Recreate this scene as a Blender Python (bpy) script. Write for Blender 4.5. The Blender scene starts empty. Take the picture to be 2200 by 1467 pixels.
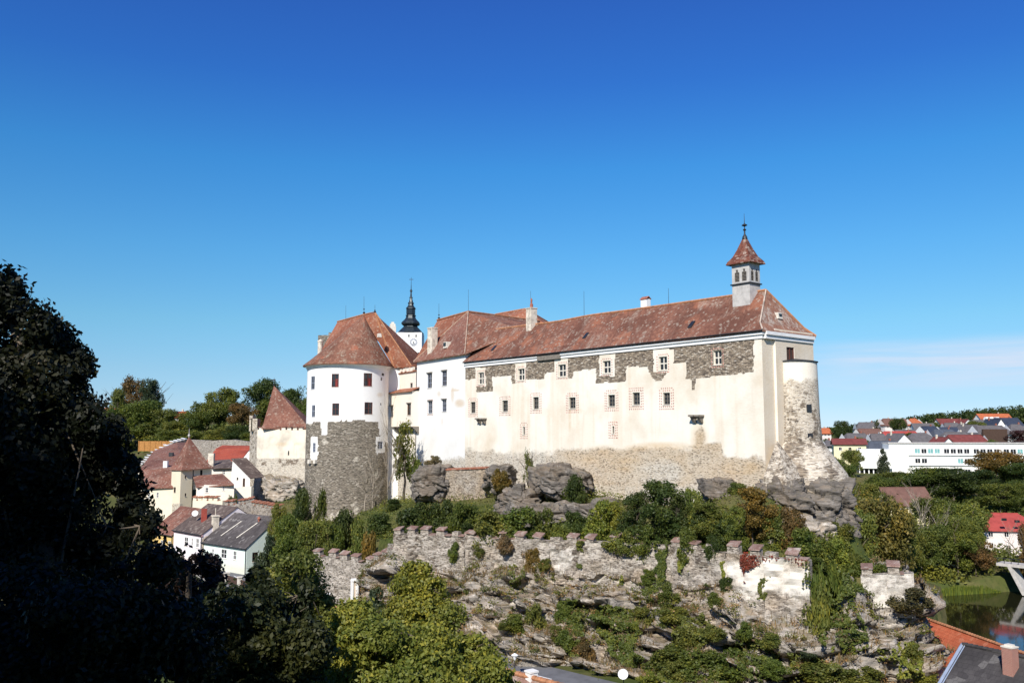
import bpy, math, random
import numpy as np
from mathutils import Vector
random.seed(7); RNG = np.random.default_rng(11)
scene = bpy.context.scene
COL = scene.collection
# ------------------------------------------------------------------ camera, sky, sun, exposure
LENS = 31.0
F = LENS / 36.0 * 2200.0            # focal length in photograph pixels
CX, CY, HORIZON = 1100.0, 733.5, 935.0
PITCH = math.atan((HORIZON - CY) / F)
cam = bpy.data.cameras.new('camera'); cam.lens = LENS; cam.sensor_width = 36.0; cam.sensor_fit = 'HORIZONTAL'
cam.clip_start = 0.5; cam.clip_end = 6000
camo = bpy.data.objects.new('camera', cam); COL.objects.link(camo)
camo.location = (0, 0, 0); camo.rotation_euler = (math.pi / 2 + PITCH, 0, 0)
scene.camera = camo
SUN_EL, SUN_X, SUN_Y = math.radians(38), -0.36, -1.0     # direction towards the sun (plan)
sl = math.hypot(SUN_X, SUN_Y)
SUN = Vector((SUN_X / sl * math.cos(SUN_EL), SUN_Y / sl * math.cos(SUN_EL), math.sin(SUN_EL)))
sd = bpy.data.lights.new('sun', 'SUN'); sd.energy = 4.9; sd.angle = math.radians(0.5); sd.color = (1.0, 0.95, 0.86)
so = bpy.data.objects.new('sun', sd); COL.objects.link(so)
so.rotation_euler = SUN.to_track_quat('Z', 'Y').to_euler(); so.location = (-40, -60, 80)
world = bpy.data.worlds.new('World'); scene.world = world; world.use_nodes = True
wn = world.node_tree; wn.nodes.clear()
sky = wn.nodes.new('ShaderNodeTexSky'); sky.sky_type = 'NISHITA'; sky.sun_disc = False
sky.sun_elevation = SUN_EL; sky.sun_rotation = math.atan2(SUN_X, SUN_Y)
sky.altitude = 800; sky.air_density = 1.0; sky.dust_density = 0.15; sky.ozone_density = 4.0
bg = wn.nodes.new('ShaderNodeBackground'); bg.inputs['Strength'].default_value = 0.136
wo = wn.nodes.new('ShaderNodeOutputWorld')
# a clear, deep autumn sky: colour-grade the sky model by elevation (polarised blue overhead, pale at the horizon)
tc = wn.nodes.new('ShaderNodeTexCoord'); sep = wn.nodes.new('ShaderNodeSeparateXYZ'); wn.links.new(tc.outputs['Generated'], sep.inputs[0])
rp_ = wn.nodes.new('ShaderNodeValToRGB'); wn.links.new(sep.outputs[2], rp_.inputs[0]); els = rp_.color_ramp.elements
SKYR = [(0.0, (.47, .58, .86)), (.034, (.45, .56, .74)), (.071, (.45, .595, .70)), (.123, (.43, .68, .725)), (.201, (.335, .715, .85)), (.293, (.23, .69, .955)), (.379, (.185, .53, .98)), (.458, (.19, .47, .98)), (1.0, (.20, .46, .98))]
while len(els) < len(SKYR): els.new(0.5)
for e_, (q_, c_) in zip(els, SKYR): e_.position = q_; e_.color = (*[k / 1.1 for k in c_], 1)
hs = wn.nodes.new('ShaderNodeMix'); hs.data_type = 'RGBA'; hs.blend_type = 'MULTIPLY'; hs.inputs[0].default_value = 1.0
wn.links.new(sky.outputs[0], hs.inputs[6]); wn.links.new(rp_.outputs[0], hs.inputs[7])
# thin streaks of cirrus low in the sky on the right
mp = wn.nodes.new('ShaderNodeMapping'); mp.inputs['Scale'].default_value = (2.0, 2.0, 26.0); mp.inputs['Rotation'].default_value = (0, math.radians(3.0), 0)
wn.links.new(tc.outputs['Generated'], mp.inputs[0])
cn = wn.nodes.new('ShaderNodeTexNoise'); cn.inputs['Scale'].default_value = 2.2; cn.inputs['Detail'].default_value = 6; cn.inputs['Distortion'].default_value = 0.35
wn.links.new(mp.outputs[0], cn.inputs['Vector'])
def wmath(op, a, b=None, c=None):
    m = wn.nodes.new('ShaderNodeMath'); m.operation = op
    for k, v in enumerate((a, b, c)):
        if v is None: continue
        if isinstance(v, (int, float)): m.inputs[k].default_value = v
        else: wn.links.new(v, m.inputs[k])
    return m.outputs[0]
def wrange(v, a, b, lo=0.0, hi=1.0):
    m = wn.nodes.new('ShaderNodeMapRange'); m.interpolation_type = 'SMOOTHSTEP'
    wn.links.new(v, m.inputs[0])
    for k, q in enumerate((a, b, lo, hi)): m.inputs[k + 1].default_value = q
    return m.outputs[0]
band = wmath('MULTIPLY', wrange(sep.outputs[2], 0.035, 0.065), wrange(sep.outputs[2], 0.105, 0.080))
side = wrange(sep.outputs[0], 0.26, 0.40)
cl = wmath('MULTIPLY', wmath('MULTIPLY', band, side), wrange(cn.outputs['Fac'], 0.36, 0.66, 0.22, 0.85))
cm = wn.nodes.new('ShaderNodeMix'); cm.data_type = 'RGBA'
wn.links.new(cl, cm.inputs[0]); wn.links.new(hs.outputs[2], cm.inputs[6]); cm.inputs[7].default_value = (4.3, 4.7, 5.6, 1)
wn.links.new(cm.outputs[2], bg.inputs['Color']); wn.links.new(bg.outputs[0], wo.inputs[0])
vs = scene.view_settings
vs.view_transform = 'Standard'; vs.look = 'None'; vs.exposure = 0.29; vs.gamma = 1.0; vs.use_curve_mapping = False
scene.cycles.max_bounces = 6; scene.cycles.diffuse_bounces = 3; scene.cycles.transparent_max_bounces = 8
scene.cycles.caustics_reflective = False; scene.cycles.caustics_refractive = False

# ------------------------------------------------------------------ picture <-> place
cp, sp = math.cos(PITCH), math.sin(PITCH)
def ray(px, py):
    cx, cy = (px - CX) / F, (CY - py) / F
    return np.array([cx, cp - cy * sp, sp + cy * cp])
def at(px, py, Y):
    d = ray(px, py); return d * (Y / d[1])
def atz(px, py, z):
    d = ray(px, py); return d * (z / d[2])
def proj(P):
    P = np.asarray(P, float)
    fwd = P[..., 1] * cp + P[..., 2] * sp
    up = -P[..., 1] * sp + P[..., 2] * cp
    return np.stack([CX + F * P[..., 0] / fwd, CY - F * up / fwd], -1)
def in_poly(q, poly):
    q = np.asarray(q, float); x, y = q[..., 0], q[..., 1]
    ins = np.zeros(x.shape, bool); n = len(poly)
    for i in range(n):
        x0, y0 = poly[i]; x1, y1 = poly[(i + 1) % n]
        if y0 == y1: continue
        c = ((y0 > y) != (y1 > y)) & (x < (x1 - x0) * (y - y0) / (y1 - y0) + x0)
        ins ^= c
    return ins
# ------------------------------------------------------------------ numpy noise
def _h(ix, iy, iz, seed):
    n = (ix * 374761393 + iy * 668265263 + iz * 2147483647 + seed * 974711) & 0xFFFFFFFF
    n = ((n ^ (n >> 13)) * 1274126177) & 0xFFFFFFFF
    n = (n ^ (n >> 16)) & 0xFFFFFFFF
    return n / 4294967295.0
def vnoise(p, seed=0):
    p = np.asarray(p, float); i = np.floor(p).astype(np.int64); f = p - i; f = f * f * (3 - 2 * f)
    r = 0
    for dx in (0, 1):
        wx = f[..., 0] if dx else 1 - f[..., 0]
        for dy in (0, 1):
            wy = f[..., 1] if dy else 1 - f[..., 1]
            for dz in (0, 1):
                wz = f[..., 2] if dz else 1 - f[..., 2]
                r = r + wx * wy * wz * _h(i[..., 0] + dx, i[..., 1] + dy, i[..., 2] + dz, seed)
    return r
def fbm(p, oct=4, seed=0):
    p = np.asarray(p, float); a, r, t = 1.0, 0, 0
    for k in range(oct):
        r = r + a * vnoise(p * (2.03 ** k), seed + k * 17); t += a; a *= 0.5
    return r / t
def cells(p, seed=0):
    """broken blocks: per-block random value, and distance to the nearest joint"""
    p = np.asarray(p, float); i = np.floor(p).astype(np.int64); d1 = np.full(p.shape[:-1], 9.0); d2 = d1.copy(); v = d1 * 0
    for dx in (-1, 0, 1):
        for dy in (-1, 0, 1):
            for dz in (-1, 0, 1):
                a, b, c = i[..., 0] + dx, i[..., 1] + dy, i[..., 2] + dz
                q = np.stack([a + _h(a, b, c, seed), b + _h(a, b, c, seed + 1), c + _h(a, b, c, seed + 2)], -1)
                d = np.abs(p - q).sum(-1) * .6 + np.abs(p - q).max(-1) * .5; r = _h(a, b, c, seed + 3); m = d < d1
                d2 = np.where(m, d1, np.minimum(d2, d)); v = np.where(m, r, v); d1 = np.where(m, d, d1)
    return v, d2 - d1
# ------------------------------------------------------------------ mesh builder
def nrm(v):
    v = np.asarray(v, float); return v / (np.linalg.norm(v) + 1e-12)
class MB:
    def __init__(s): s.v = []; s.f = []; s.uv = []; s.mi = []; s.mask = []; s.m = (0, 0, 0); s.k = 0
    def vert(s, p, mask=None):
        s.v.append((float(p[0]), float(p[1]), float(p[2]))); s.mask.append(mask if mask is not None else s.m); return len(s.v) - 1
    def face(s, idx, uv=None):
        if uv is None:
            P = np.array([s.v[i] for i in idx]); n = np.zeros(3)
            for a in range(len(P)):
                n += np.cross(P[a] - P[0], P[(a + 1) % len(P)] - P[0])
            n = nrm(n)
            t = np.array([-n[1], n[0], 0.0])
            t = nrm(t) if np.linalg.norm(t) > 1e-3 else np.array([1.0, 0, 0])
            b = np.cross(n, t); uv = [(float(p @ t), float(p @ b)) for p in P]
        s.f.append(tuple(idx)); s.uv.extend(uv); s.mi.append(s.k)
    def poly(s, pts, uv=None): s.face([s.vert(p) for p in pts], uv)
    def hexa(s, c):      # c: 8 corners, bottom 0-3 ccw from above, top 4-7
        i = [s.vert(p) for p in c]
        for q in ((3, 2, 1, 0), (4, 5, 6, 7), (0, 1, 5, 4), (1, 2, 6, 5), (2, 3, 7, 6), (3, 0, 4, 7)): s.face([i[k] for k in q])
    def box(s, c, size, rot=0.0, taper=1.0):   # c = centre of the bottom
        w, d, h = size; cr, sr = math.cos(rot), math.sin(rot); P = []
        for z, k in ((0, 1.0), (h, taper)):
            for x, y in ((-1, -1), (1, -1), (1, 1), (-1, 1)):
                a, b = x * w / 2 * k, y * d / 2 * k
                P.append((c[0] + a * cr - b * sr, c[1] + a * sr + b * cr, c[2] + z))
        s.hexa(P)
    def prism(s, base, z0, z1, top=True, bottom=False):     # base: ccw xy list
        n = len(base); lo = [s.vert((x, y, z0)) for x, y in base]; hi = [s.vert((x, y, z1)) for x, y in base]
        for k in range(n): s.face([lo[k], lo[(k + 1) % n], hi[(k + 1) % n], hi[k]])
        if top: s.face(hi)
        if bottom: s.face(lo[::-1])
    def tube(s, pts, rads, n=6, cap=True):
        pts = [np.asarray(p, float) for p in pts]
        if np.isscalar(rads): rads = [rads] * len(pts)
        rings = []
        for k, p in enumerate(pts):
            d = nrm(pts[min(k + 1, len(pts) - 1)] - pts[max(k - 1, 0)])
            a = np.cross(d, [0, 0, 1.0]) if abs(d[2]) < 0.95 else np.cross(d, [1.0, 0, 0]); a = nrm(a); b = np.cross(d, a)
            rings.append([s.vert(p + rads[k] * (math.cos(t) * a + math.sin(t) * b)) for t in [2 * math.pi * j / n for j in range(n)]])
        for k in range(len(rings) - 1):
            for j in range(n): s.face([rings[k][j], rings[k][(j + 1) % n], rings[k + 1][(j + 1) % n], rings[k + 1][j]])
        if cap: s.face(rings[0][::-1]); s.face(rings[-1])
    def lathe(s, c, prof, n=24, rot=0.0, a0=0.0, a1=2 * math.pi, square=False):   # prof: (r, z) bottom to top
        full = abs(a1 - a0 - 2 * math.pi) < 1e-6; m = n if full else n + 1; rings = []
        for r, z in prof:
            rings.append([s.vert((c[0] + r * math.cos(rot + a0 + (a1 - a0) * j / n), c[1] + r * math.sin(rot + a0 + (a1 - a0) * j / n), c[2] + z)) for j in range(m)])
        for k in range(len(prof) - 1):
            for j in range(n):
                q = [rings[k][j], rings[k][(j + 1) % m], rings[k + 1][(j + 1) % m], rings[k + 1][j]]
                r0, z0 = prof[k]; r1, z1 = prof[k + 1]; L = math.hypot(r1 - r0, z1 - z0) + 1e-6
                rr = max(r0, r1, 0.2); u0, u1 = (a1 - a0) * j / n * rr, (a1 - a0) * (j + 1) / n * rr
                base = sum(math.hypot(prof[i + 1][0] - prof[i][0], prof[i + 1][1] - prof[i][1]) for i in range(k))
                s.face(q, [(u0, base), (u1, base), (u1, base + L), (u0, base + L)])
    def shell(s, polys, th=0.18):      # roof planes with thickness; polys are lists of points, ccw seen from outside
        key = lambda p: (round(p[0], 3), round(p[1], 3), round(p[2], 3)); cnt = {}
        for P in polys:
            s.poly(P); s.poly([(p[0], p[1], p[2] - th) for p in P[::-1]])
            for a in range(len(P)):
                e = (key(P[a]), key(P[(a + 1) % len(P)])); cnt.setdefault(frozenset(e), []).append((P[a], P[(a + 1) % len(P)]))
        for L in cnt.values():
            if len(L) == 1:
                a, b = L[0]; lo = lambda p: (p[0], p[1], p[2] - th)
                s.poly([lo(a), lo(b), b, a])
    def build(s, name, mats, parent=None, smooth=False):
        me = bpy.data.meshes.new(name); me.from_pydata(s.v, [], s.f)
        uvl = me.uv_layers.new(name='UVMap'); uvl.data.foreach_set('uv', np.array(s.uv, np.float32).ravel())
        if any(m != (0, 0, 0) for m in s.mask):
            at_ = me.attributes.new('mask', 'FLOAT_COLOR', 'POINT')
            a = np.ones((len(s.v), 4), np.float32); a[:, :3] = np.array(s.mask, np.float32); at_.data.foreach_set('color', a.ravel())
        if not isinstance(mats, (list, tuple)): mats = [mats]
        for m in mats: me.materials.append(m)
        if len(mats) > 1: me.polygons.foreach_set('material_index', np.array(s.mi, np.int32))
        if smooth: me.polygons.foreach_set('use_smooth', np.ones(len(s.f), bool))
        me.update()
        o = bpy.data.objects.new(name, me); COL.objects.link(o)
        if parent is not None: o.parent = parent
        return o
def fast_mesh(name, V, Fq, mat, parent=None, smooth=False, tone=None, uv=None, mask=None):
    me = bpy.data.meshes.new(name); n, m = len(V), len(Fq); k = Fq.shape[1]
    me.vertices.add(n); me.vertices.foreach_set('co', np.asarray(V, np.float32).ravel())
    me.loops.add(m * k); me.loops.foreach_set('vertex_index', np.asarray(Fq, np.int32).ravel())
    me.polygons.add(m); me.polygons.foreach_set('loop_start', np.arange(0, m * k, k, dtype=np.int32))
    if smooth: me.polygons.foreach_set('use_smooth', np.ones(m, bool))
    me.update(calc_edges=True)
    if tone is not None:
        a = me.attributes.new('tone', 'FLOAT', 'FACE'); a.data.foreach_set('value', np.asarray(tone, np.float32))
    if uv is not None:
        l = me.uv_layers.new(name='UVMap'); l.data.foreach_set('uv', np.asarray(uv, np.float32)[np.asarray(Fq).ravel()].ravel())
    if mask is not None:
        a = me.attributes.new('mask', 'FLOAT_COLOR', 'POINT'); q = np.ones((n, 4), np.float32); q[:, :3] = mask; a.data.foreach_set('color', q.ravel())
    me.materials.append(mat); me.validate()
    o = bpy.data.objects.new(name, me); COL.objects.link(o)
    if parent is not None: o.parent = parent
    return o
def tag(o, label=None, cat=None, group=None, kind=None):
    if label: o['label'] = label
    if cat: o['category'] = cat
    if group: o['group'] = group
    if kind: o['kind'] = kind
    return o
def thing(name, label, cat, loc=(0, 0, 0), group=None):
    o = bpy.data.objects.new(name, None); o.empty_display_size = 0.5; COL.objects.link(o)
    return tag(o, label, cat, group)
# ------------------------------------------------------------------ materials
def node(nt, t, ins=None, **props):
    nd = nt.nodes.new(t)
    for k, v in props.items(): setattr(nd, k, v)
    for k, v in (ins or {}).items():
        s = nd.inputs[k]
        if isinstance(v, bpy.types.NodeSocket): nt.links.new(v, s)
        else:
            if isinstance(v, tuple) and len(v) == 3 and s.type == 'RGBA': v = v + (1.0,)
            s.default_value = v
    return nd
def mix(nt, f, a, b, blend='MIX'):
    m = node(nt, 'ShaderNodeMix', {0: f, 6: a, 7: b}, data_type='RGBA', blend_type=blend, clamp_factor=True); return m.outputs[2]
def mth(nt, op, a, b=0.0, c=0.0, clamp=False):
    return node(nt, 'ShaderNodeMath', {0: a, 1: b, 2: c}, operation=op, use_clamp=clamp).outputs[0]
def ramp(nt, f, stops, interp='LINEAR'):
    r = node(nt, 'ShaderNodeValToRGB', {0: f}); cr = r.color_ramp; cr.interpolation = interp
    while len(cr.elements) < len(stops): cr.elements.new(0.5)
    for e, (p, c) in zip(cr.elements, stops): e.position = p; e.color = tuple(c) + (1.0,) if len(c) == 3 else c
    return r.outputs[0]
def noise(nt, v, scale, detail=4.0, rough=0.55, dist=0.0):
    return node(nt, 'ShaderNodeTexNoise', {'Vector': v, 'Scale': scale, 'Detail': detail, 'Roughness': rough, 'Distortion': dist}).outputs['Fac']
def mapv(nt, v, scale=(1, 1, 1), loc=(0, 0, 0)):
    return node(nt, 'ShaderNodeMapping', {'Vector': v, 'Scale': scale, 'Location': loc}).outputs[0]
def step(nt, v, a, b, lo=0.0, hi=1.0):
    return node(nt, 'ShaderNodeMapRange', {0: v, 1: a, 2: b, 3: lo, 4: hi}, interpolation_type='SMOOTHSTEP').outputs[0]
def newmat(name):
    m = bpy.data.materials.new(name); m.use_nodes = True; nt = m.node_tree; nt.nodes.clear(); return m, nt
def finish(nt, col, rough=0.9, bump=None, bs=0.3, bd=0.05, spec=0.25, metal=0.0):
    ins = {'Base Color': col, 'Roughness': rough, 'Metallic': metal, 'Specular IOR Level': spec}
    if bump is not None: ins['Normal'] = node(nt, 'ShaderNodeBump', {'Height': bump, 'Strength': bs, 'Distance': bd}).outputs[0]
    p = node(nt, 'ShaderNodeBsdfPrincipled', ins)
    nt.links.new(p.outputs[0], node(nt, 'ShaderNodeOutputMaterial').inputs[0])
def stones(nt, uv, sx, sy, seed=0.0):
    """irregular coursed rubble: per-stone random value and closeness to the joint"""
    d = node(nt, 'ShaderNodeTexNoise', {'Vector': uv, 'Scale': 1.3, 'Detail': 2.0}).outputs['Color']
    v = node(nt, 'ShaderNodeVectorMath', {0: uv, 1: node(nt, 'ShaderNodeVectorMath', {0: d, 1: (0.22, 0.12, 0)}, operation='MULTIPLY').outputs[0]}, operation='ADD').outputs[0]
    v = mapv(nt, v, (sx, sy, 1), (seed, seed * 1.7, 0))
    a = node(nt, 'ShaderNodeTexVoronoi', {'Vector': v, 'Scale': 1.0}, voronoi_dimensions='2D')
    e = node(nt, 'ShaderNodeTexVoronoi', {'Vector': v, 'Scale': 1.0}, voronoi_dimensions='2D', feature='DISTANCE_TO_EDGE')
    return node(nt, 'ShaderNodeSeparateColor', {0: a.outputs['Color']}).outputs[0], e.outputs['Distance']
def M_wall(name, plaster, stain=(0.5, 0.42, 0.30), stain_amt=0.35, dark=None, rubble=None, ochre=(0.56, 0.37, 0.17), mortar=(0.66, 0.61, 0.52)):
    m, nt = newmat(name)
    uv = node(nt, 'ShaderNodeUVMap').outputs[0]
    at_ = node(nt, 'ShaderNodeAttribute', attribute_name='mask'); sc = node(nt, 'ShaderNodeSeparateColor', {0: at_.outputs['Color']})
    n1 = noise(nt, uv, 0.22, 6, 0.6); n2 = noise(nt, mapv(nt, uv, (1.0, 2.6, 1)), 2.2, 5, 0.65); n3 = noise(nt, mapv(nt, uv, (2.2, 0.16, 1)), 1.0, 4, 0.6)
    pl = mix(nt, step(nt, n1, 0.42, 0.75, 0, stain_amt), plaster, stain)
    pl = mix(nt, step(nt, n3, 0.56, 0.80, 0, stain_amt * 0.7), pl, stain)
    pl = mix(nt, step(nt, n2, 0.48, 0.80, 0, 0.24), pl, tuple(c * 0.66 for c in plaster))
    pl = mix(nt, step(nt, noise(nt, mapv(nt, uv, (0.9, 0.10, 1), (3, 7, 0)), 2.6, 6, 0.7), 0.60, 0.82, 0, stain_amt * 0.5), pl, tuple(c * 0.7 for c in stain))
    r, e = stones(nt, uv, 3.0, 8.0)
    r2, e2 = stones(nt, uv, 4.0, 10.0, 5.3)
    dk = ramp(nt, r, dark or [(0.0, (0.09, 0.07, 0.055)), (0.3, (0.19, 0.15, 0.112)), (0.62, (0.295, 0.232, 0.165)), (0.85, (0.42, 0.34, 0.25)), (1.0, (0.58, 0.52, 0.43))])
    dk = mix(nt, step(nt, e, 0.10, 0.0, 0, 0.75), dk, (0.25, 0.215, 0.175))
    dk = mix(nt, step(nt, noise(nt, uv, 0.5, 4), 0.5, 0.75, 0, 0.4), dk, (0.33, 0.29, 0.23))
    rb = ramp(nt, r2, rubble or [(0.0, (0.20, 0.17, 0.14)), (0.12, (0.30, 0.255, 0.20)), (0.22, (0.50, 0.43, 0.335)), (0.6, (0.63, 0.565, 0.46)), (1.0, (0.72, 0.665, 0.57))])
    rb = mix(nt, step(nt, e2, 0.16, 0.02, 0, 0.7), rb, mortar)
    jit = mth(nt, 'MULTIPLY', mth(nt, 'SUBTRACT', noise(nt, uv, 1.3, 7, 0.75), 0.5), 1.5)
    def edge(ch, w=0.16):
        return step(nt, mth(nt, 'ADD', sc.outputs[ch], jit), 0.5 - w, 0.5 + w)
    c = mix(nt, mth(nt, 'MULTIPLY', sc.outputs[2], mth(nt, 'ADD', mth(nt, 'MULTIPLY', n2, 0.6), 0.35)), pl, ochre)
    ro = mix(nt, mth(nt, 'MULTIPLY', sc.outputs[2], 1.0), rb, mix(nt, 0.80, rb, (0.92, 0.70, 0.44), 'MULTIPLY'))
    fG, fR = edge(1, 0.3), edge(0, 0.08)
    c = mix(nt, fG, c, ro); c = mix(nt, fR, c, dk)
    hgt = mth(nt, 'ADD', mth(nt, 'MULTIPLY', step(nt, e, 0.0, 0.16), fR), mth(nt, 'MULTIPLY', step(nt, e2, 0.0, 0.16), mth(nt, 'MULTIPLY', fG, 0.8)))
    hgt = mth(nt, 'ADD', hgt, mth(nt, 'MULTIPLY', n2, 0.5))
    hgt = mth(nt, 'SUBTRACT', hgt, mth(nt, 'MULTIPLY', fR, 0.8))
    finish(nt, c, 0.93, hgt, 0.7, 0.06, 0.15)
    return m
def M_plain(name, col, rough=0.85, var=0.18, scale=1.2, spec=0.25, metal=0.0, bump=0.0):
    m, nt = newmat(name); p = node(nt, 'ShaderNodeTexCoord').outputs['Object']
    n = noise(nt, p, scale, 5, 0.6)
    c = mix(nt, step(nt, n, 0.35, 0.75), tuple(min(1, k * (1 + var * 0.5)) for k in col), tuple(k * (1 - var) for k in col))
    finish(nt, c, rough, n if bump else None, bump, 0.05, spec, metal); return m
def M_tile(name, c1, c2, lichen, la=0.4, tw=0.2, th=0.19, patch=None, moss=None):
    m, nt = newmat(name); uv = node(nt, 'ShaderNodeUVMap').outputs[0]
    jx = node(nt, 'ShaderNodeTexNoise', {'Vector': uv, 'Scale': 0.8, 'Detail': 2.0}).outputs['Color']
    uvw = node(nt, 'ShaderNodeVectorMath', {0: uv, 1: node(nt, 'ShaderNodeVectorMath', {0: jx, 1: (0.05, 0.22, 0)}, operation='MULTIPLY').outputs[0]}, operation='ADD').outputs[0]
    b = node(nt, 'ShaderNodeTexBrick', {'Vector': uvw, 'Color1': (0, 0, 0), 'Color2': (1, 1, 1), 'Mortar': (0.5, 0.5, 0.5), 'Scale': 1.0, 'Mortar Size': 0.012, 'Brick Width': tw, 'Row Height': th, 'Mortar Smooth': 0.3})
    v = node(nt, 'ShaderNodeTexVoronoi', {'Vector': mapv(nt, uvw, (1 / (tw * 1.4), 1 / (th * 1.4), 1)), 'Scale': 1.0}, voronoi_dimensions='2D')
    rv = node(nt, 'ShaderNodeSeparateColor', {0: v.outputs['Color']}).outputs[1]
    c = mix(nt, rv, c1, c2)
    n1 = noise(nt, uv, 0.16, 5, 0.6); n2 = noise(nt, mapv(nt, uv, (1, 0.45, 1)), 0.55, 5, 0.65)
    c = mix(nt, step(nt, n1, 0.40, 0.66, 0, 0.65), c, tuple(k * 0.55 for k in c1))
    if patch: c = mix(nt, step(nt, noise(nt, mapv(nt, uv, (1, 1, 1), (9, 4, 0)), 0.2, 4, 0.6), 0.55, 0.63, 0, 0.8), c, patch)
    c = mix(nt, mth(nt, 'MULTIPLY', step(nt, n2, 0.50, 0.70, 0.0, la), step(nt, rv, 0.25, 0.8, 0.4, 1.0)), c, lichen)
    c = mix(nt, step(nt, node(nt, 'ShaderNodeSeparateColor', {0: v.outputs['Color']}).outputs[2], 0.90, 0.95, 0, 0.55), c, lichen)
    c = mix(nt, mth(nt, 'MULTIPLY', b.outputs['Fac'], 0.65), c, tuple(k * 0.3 for k in c1))
    sv = node(nt, 'ShaderNodeSeparateXYZ', {0: uvw}).outputs[1]
    row = mth(nt, 'FRACT', mth(nt, 'DIVIDE', sv, th))
    h = mth(nt, 'ADD', mth(nt, 'MULTIPLY', mth(nt, 'SUBTRACT', 1.0, row), 0.9), mth(nt, 'MULTIPLY', rv, 0.8))
    finish(nt, c, 0.85, h, 0.55, 0.05, 0.2); return m
def M_leaf(name, trans=0.3):
    m, nt = newmat(name)
    oc = node(nt, 'ShaderNodeObjectInfo'); a = node(nt, 'ShaderNodeAttribute', attribute_name='tone').outputs['Fac']
    c = mix(nt, step(nt, a, 0.0, 0.55), mix(nt, 1.0, oc.outputs['Color'], (0.50, 0.62, 0.55), 'MULTIPLY'), oc.outputs['Color'])
    c = mix(nt, step(nt, a, 0.55, 1.0), c, mix(nt, 1.0, oc.outputs['Color'], (1.75, 1.45, 0.95), 'MULTIPLY'))
    d = node(nt, 'ShaderNodeBsdfPrincipled', {'Base Color': c, 'Roughness': 0.55, 'Specular IOR Level': 0.3})
    t = node(nt, 'ShaderNodeBsdfTranslucent', {'Color': mix(nt, 1.0, c, (1.25, 1.35, 0.7), 'MULTIPLY')})
    s = node(nt, 'ShaderNodeMixShader', {0: trans, 1: d.outputs[0], 2: t.outputs[0]})
    nt.links.new(s.outputs[0], node(nt, 'ShaderNodeOutputMaterial').inputs[0]); return m
def M_rock(name, tint=(1, 1, 1), grass=0.8):
    m, nt = newmat(name); p = node(nt, 'ShaderNodeTexCoord').outputs['Object']
    g = node(nt, 'ShaderNodeNewGeometry'); nz = node(nt, 'ShaderNodeSeparateXYZ', {0: g.outputs['Normal']}).outputs[2]
    st = mapv(nt, p, (0.5, 0.5, 2.2))
    n1 = noise(nt, st, 0.9, 8, 0.68, 0.7); n2 = noise(nt, p, 0.25, 4, 0.55); n3 = noise(nt, st, 3.6, 6, 0.7); n4 = noise(nt, mapv(nt, p, (1, 1, 1.6)), 0.7, 6, 0.6)
    T = lambda c: tuple(a * b for a, b in zip(c, tint))
    c = ramp(nt, n1, [(0.30, T((0.10, 0.094, 0.088))), (0.46, T((0.25, 0.235, 0.215))), (0.58, T((0.36, 0.335, 0.305))), (0.75, T((0.60, 0.57, 0.53)))])
    c = mix(nt, step(nt, n2, 0.47, 0.68, 0, 0.42), c, T((0.36, 0.28, 0.20)))
    c = mix(nt, step(nt, n3, 0.60, 0.80, 0, 0.45), c, T((0.13, 0.12, 0.11)))
    c = mix(nt, step(nt, n4, 0.58, 0.68, 0, 0.55), c, T((0.66, 0.63, 0.59)))
    gr = mix(nt, step(nt, noise(nt, p, 1.4, 5), 0.4, 0.65), (0.30, 0.225, 0.15), (0.17, 0.15, 0.075))
    gm = mth(nt, 'MULTIPLY', step(nt, mth(nt, 'ADD', nz, mth(nt, 'MULTIPLY', mth(nt, 'SUBTRACT', noise(nt, p, 0.9, 5), 0.5), 1.1)), 0.62, 0.90), grass)
    c = mix(nt, gm, c, gr)
    finish(nt, c, 0.95, mth(nt, 'ADD', n1, mth(nt, 'MULTIPLY', n3, 0.8)), 1.0, 0.22, 0.12); return m
def M_ground(name):
    m, nt = newmat(name); p = node(nt, 'ShaderNodeTexCoord').outputs['Object']
    n1 = noise(nt, p, 0.05, 6, 0.6); n2 = noise(nt, p, 0.9, 6, 0.7)
    c = mix(nt, step(nt, n1, 0.42, 0.6), (0.065, 0.085, 0.022), (0.13, 0.115, 0.045))
    c = mix(nt, step(nt, n2, 0.45, 0.75, 0, 0.75), c, (0.035, 0.05, 0.015))
    finish(nt, c, 1.0, n2, 0.8, 0.2, 0.1); return m
def M_water(name):
    m, nt = newmat(name); p = node(nt, 'ShaderNodeTexCoord').outputs['Object']
    n = noise(nt, mapv(nt, p, (0.5, 0.16, 1)), 1.0, 3, 0.5)
    finish(nt, mix(nt, noise(nt, p, 0.06, 3), (0.010, 0.010, 0.004), (0.020, 0.019, 0.007)), 0.06, n, 0.10, 0.08, 0.5); return m
def M_glass(name, col=(0.02, 0.022, 0.026), rough=0.08, spec=0.5):
    m, nt = newmat(name); p = node(nt, 'ShaderNodeTexCoord').outputs['Object']
    finish(nt, mix(nt, noise(nt, p, 1.5, 3), tuple(k * 0.5 for k in col), tuple(k * 1.6 for k in col)), rough, noise(nt, p, 0.8, 2), 0.05, 0.02, spec); return m

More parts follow.
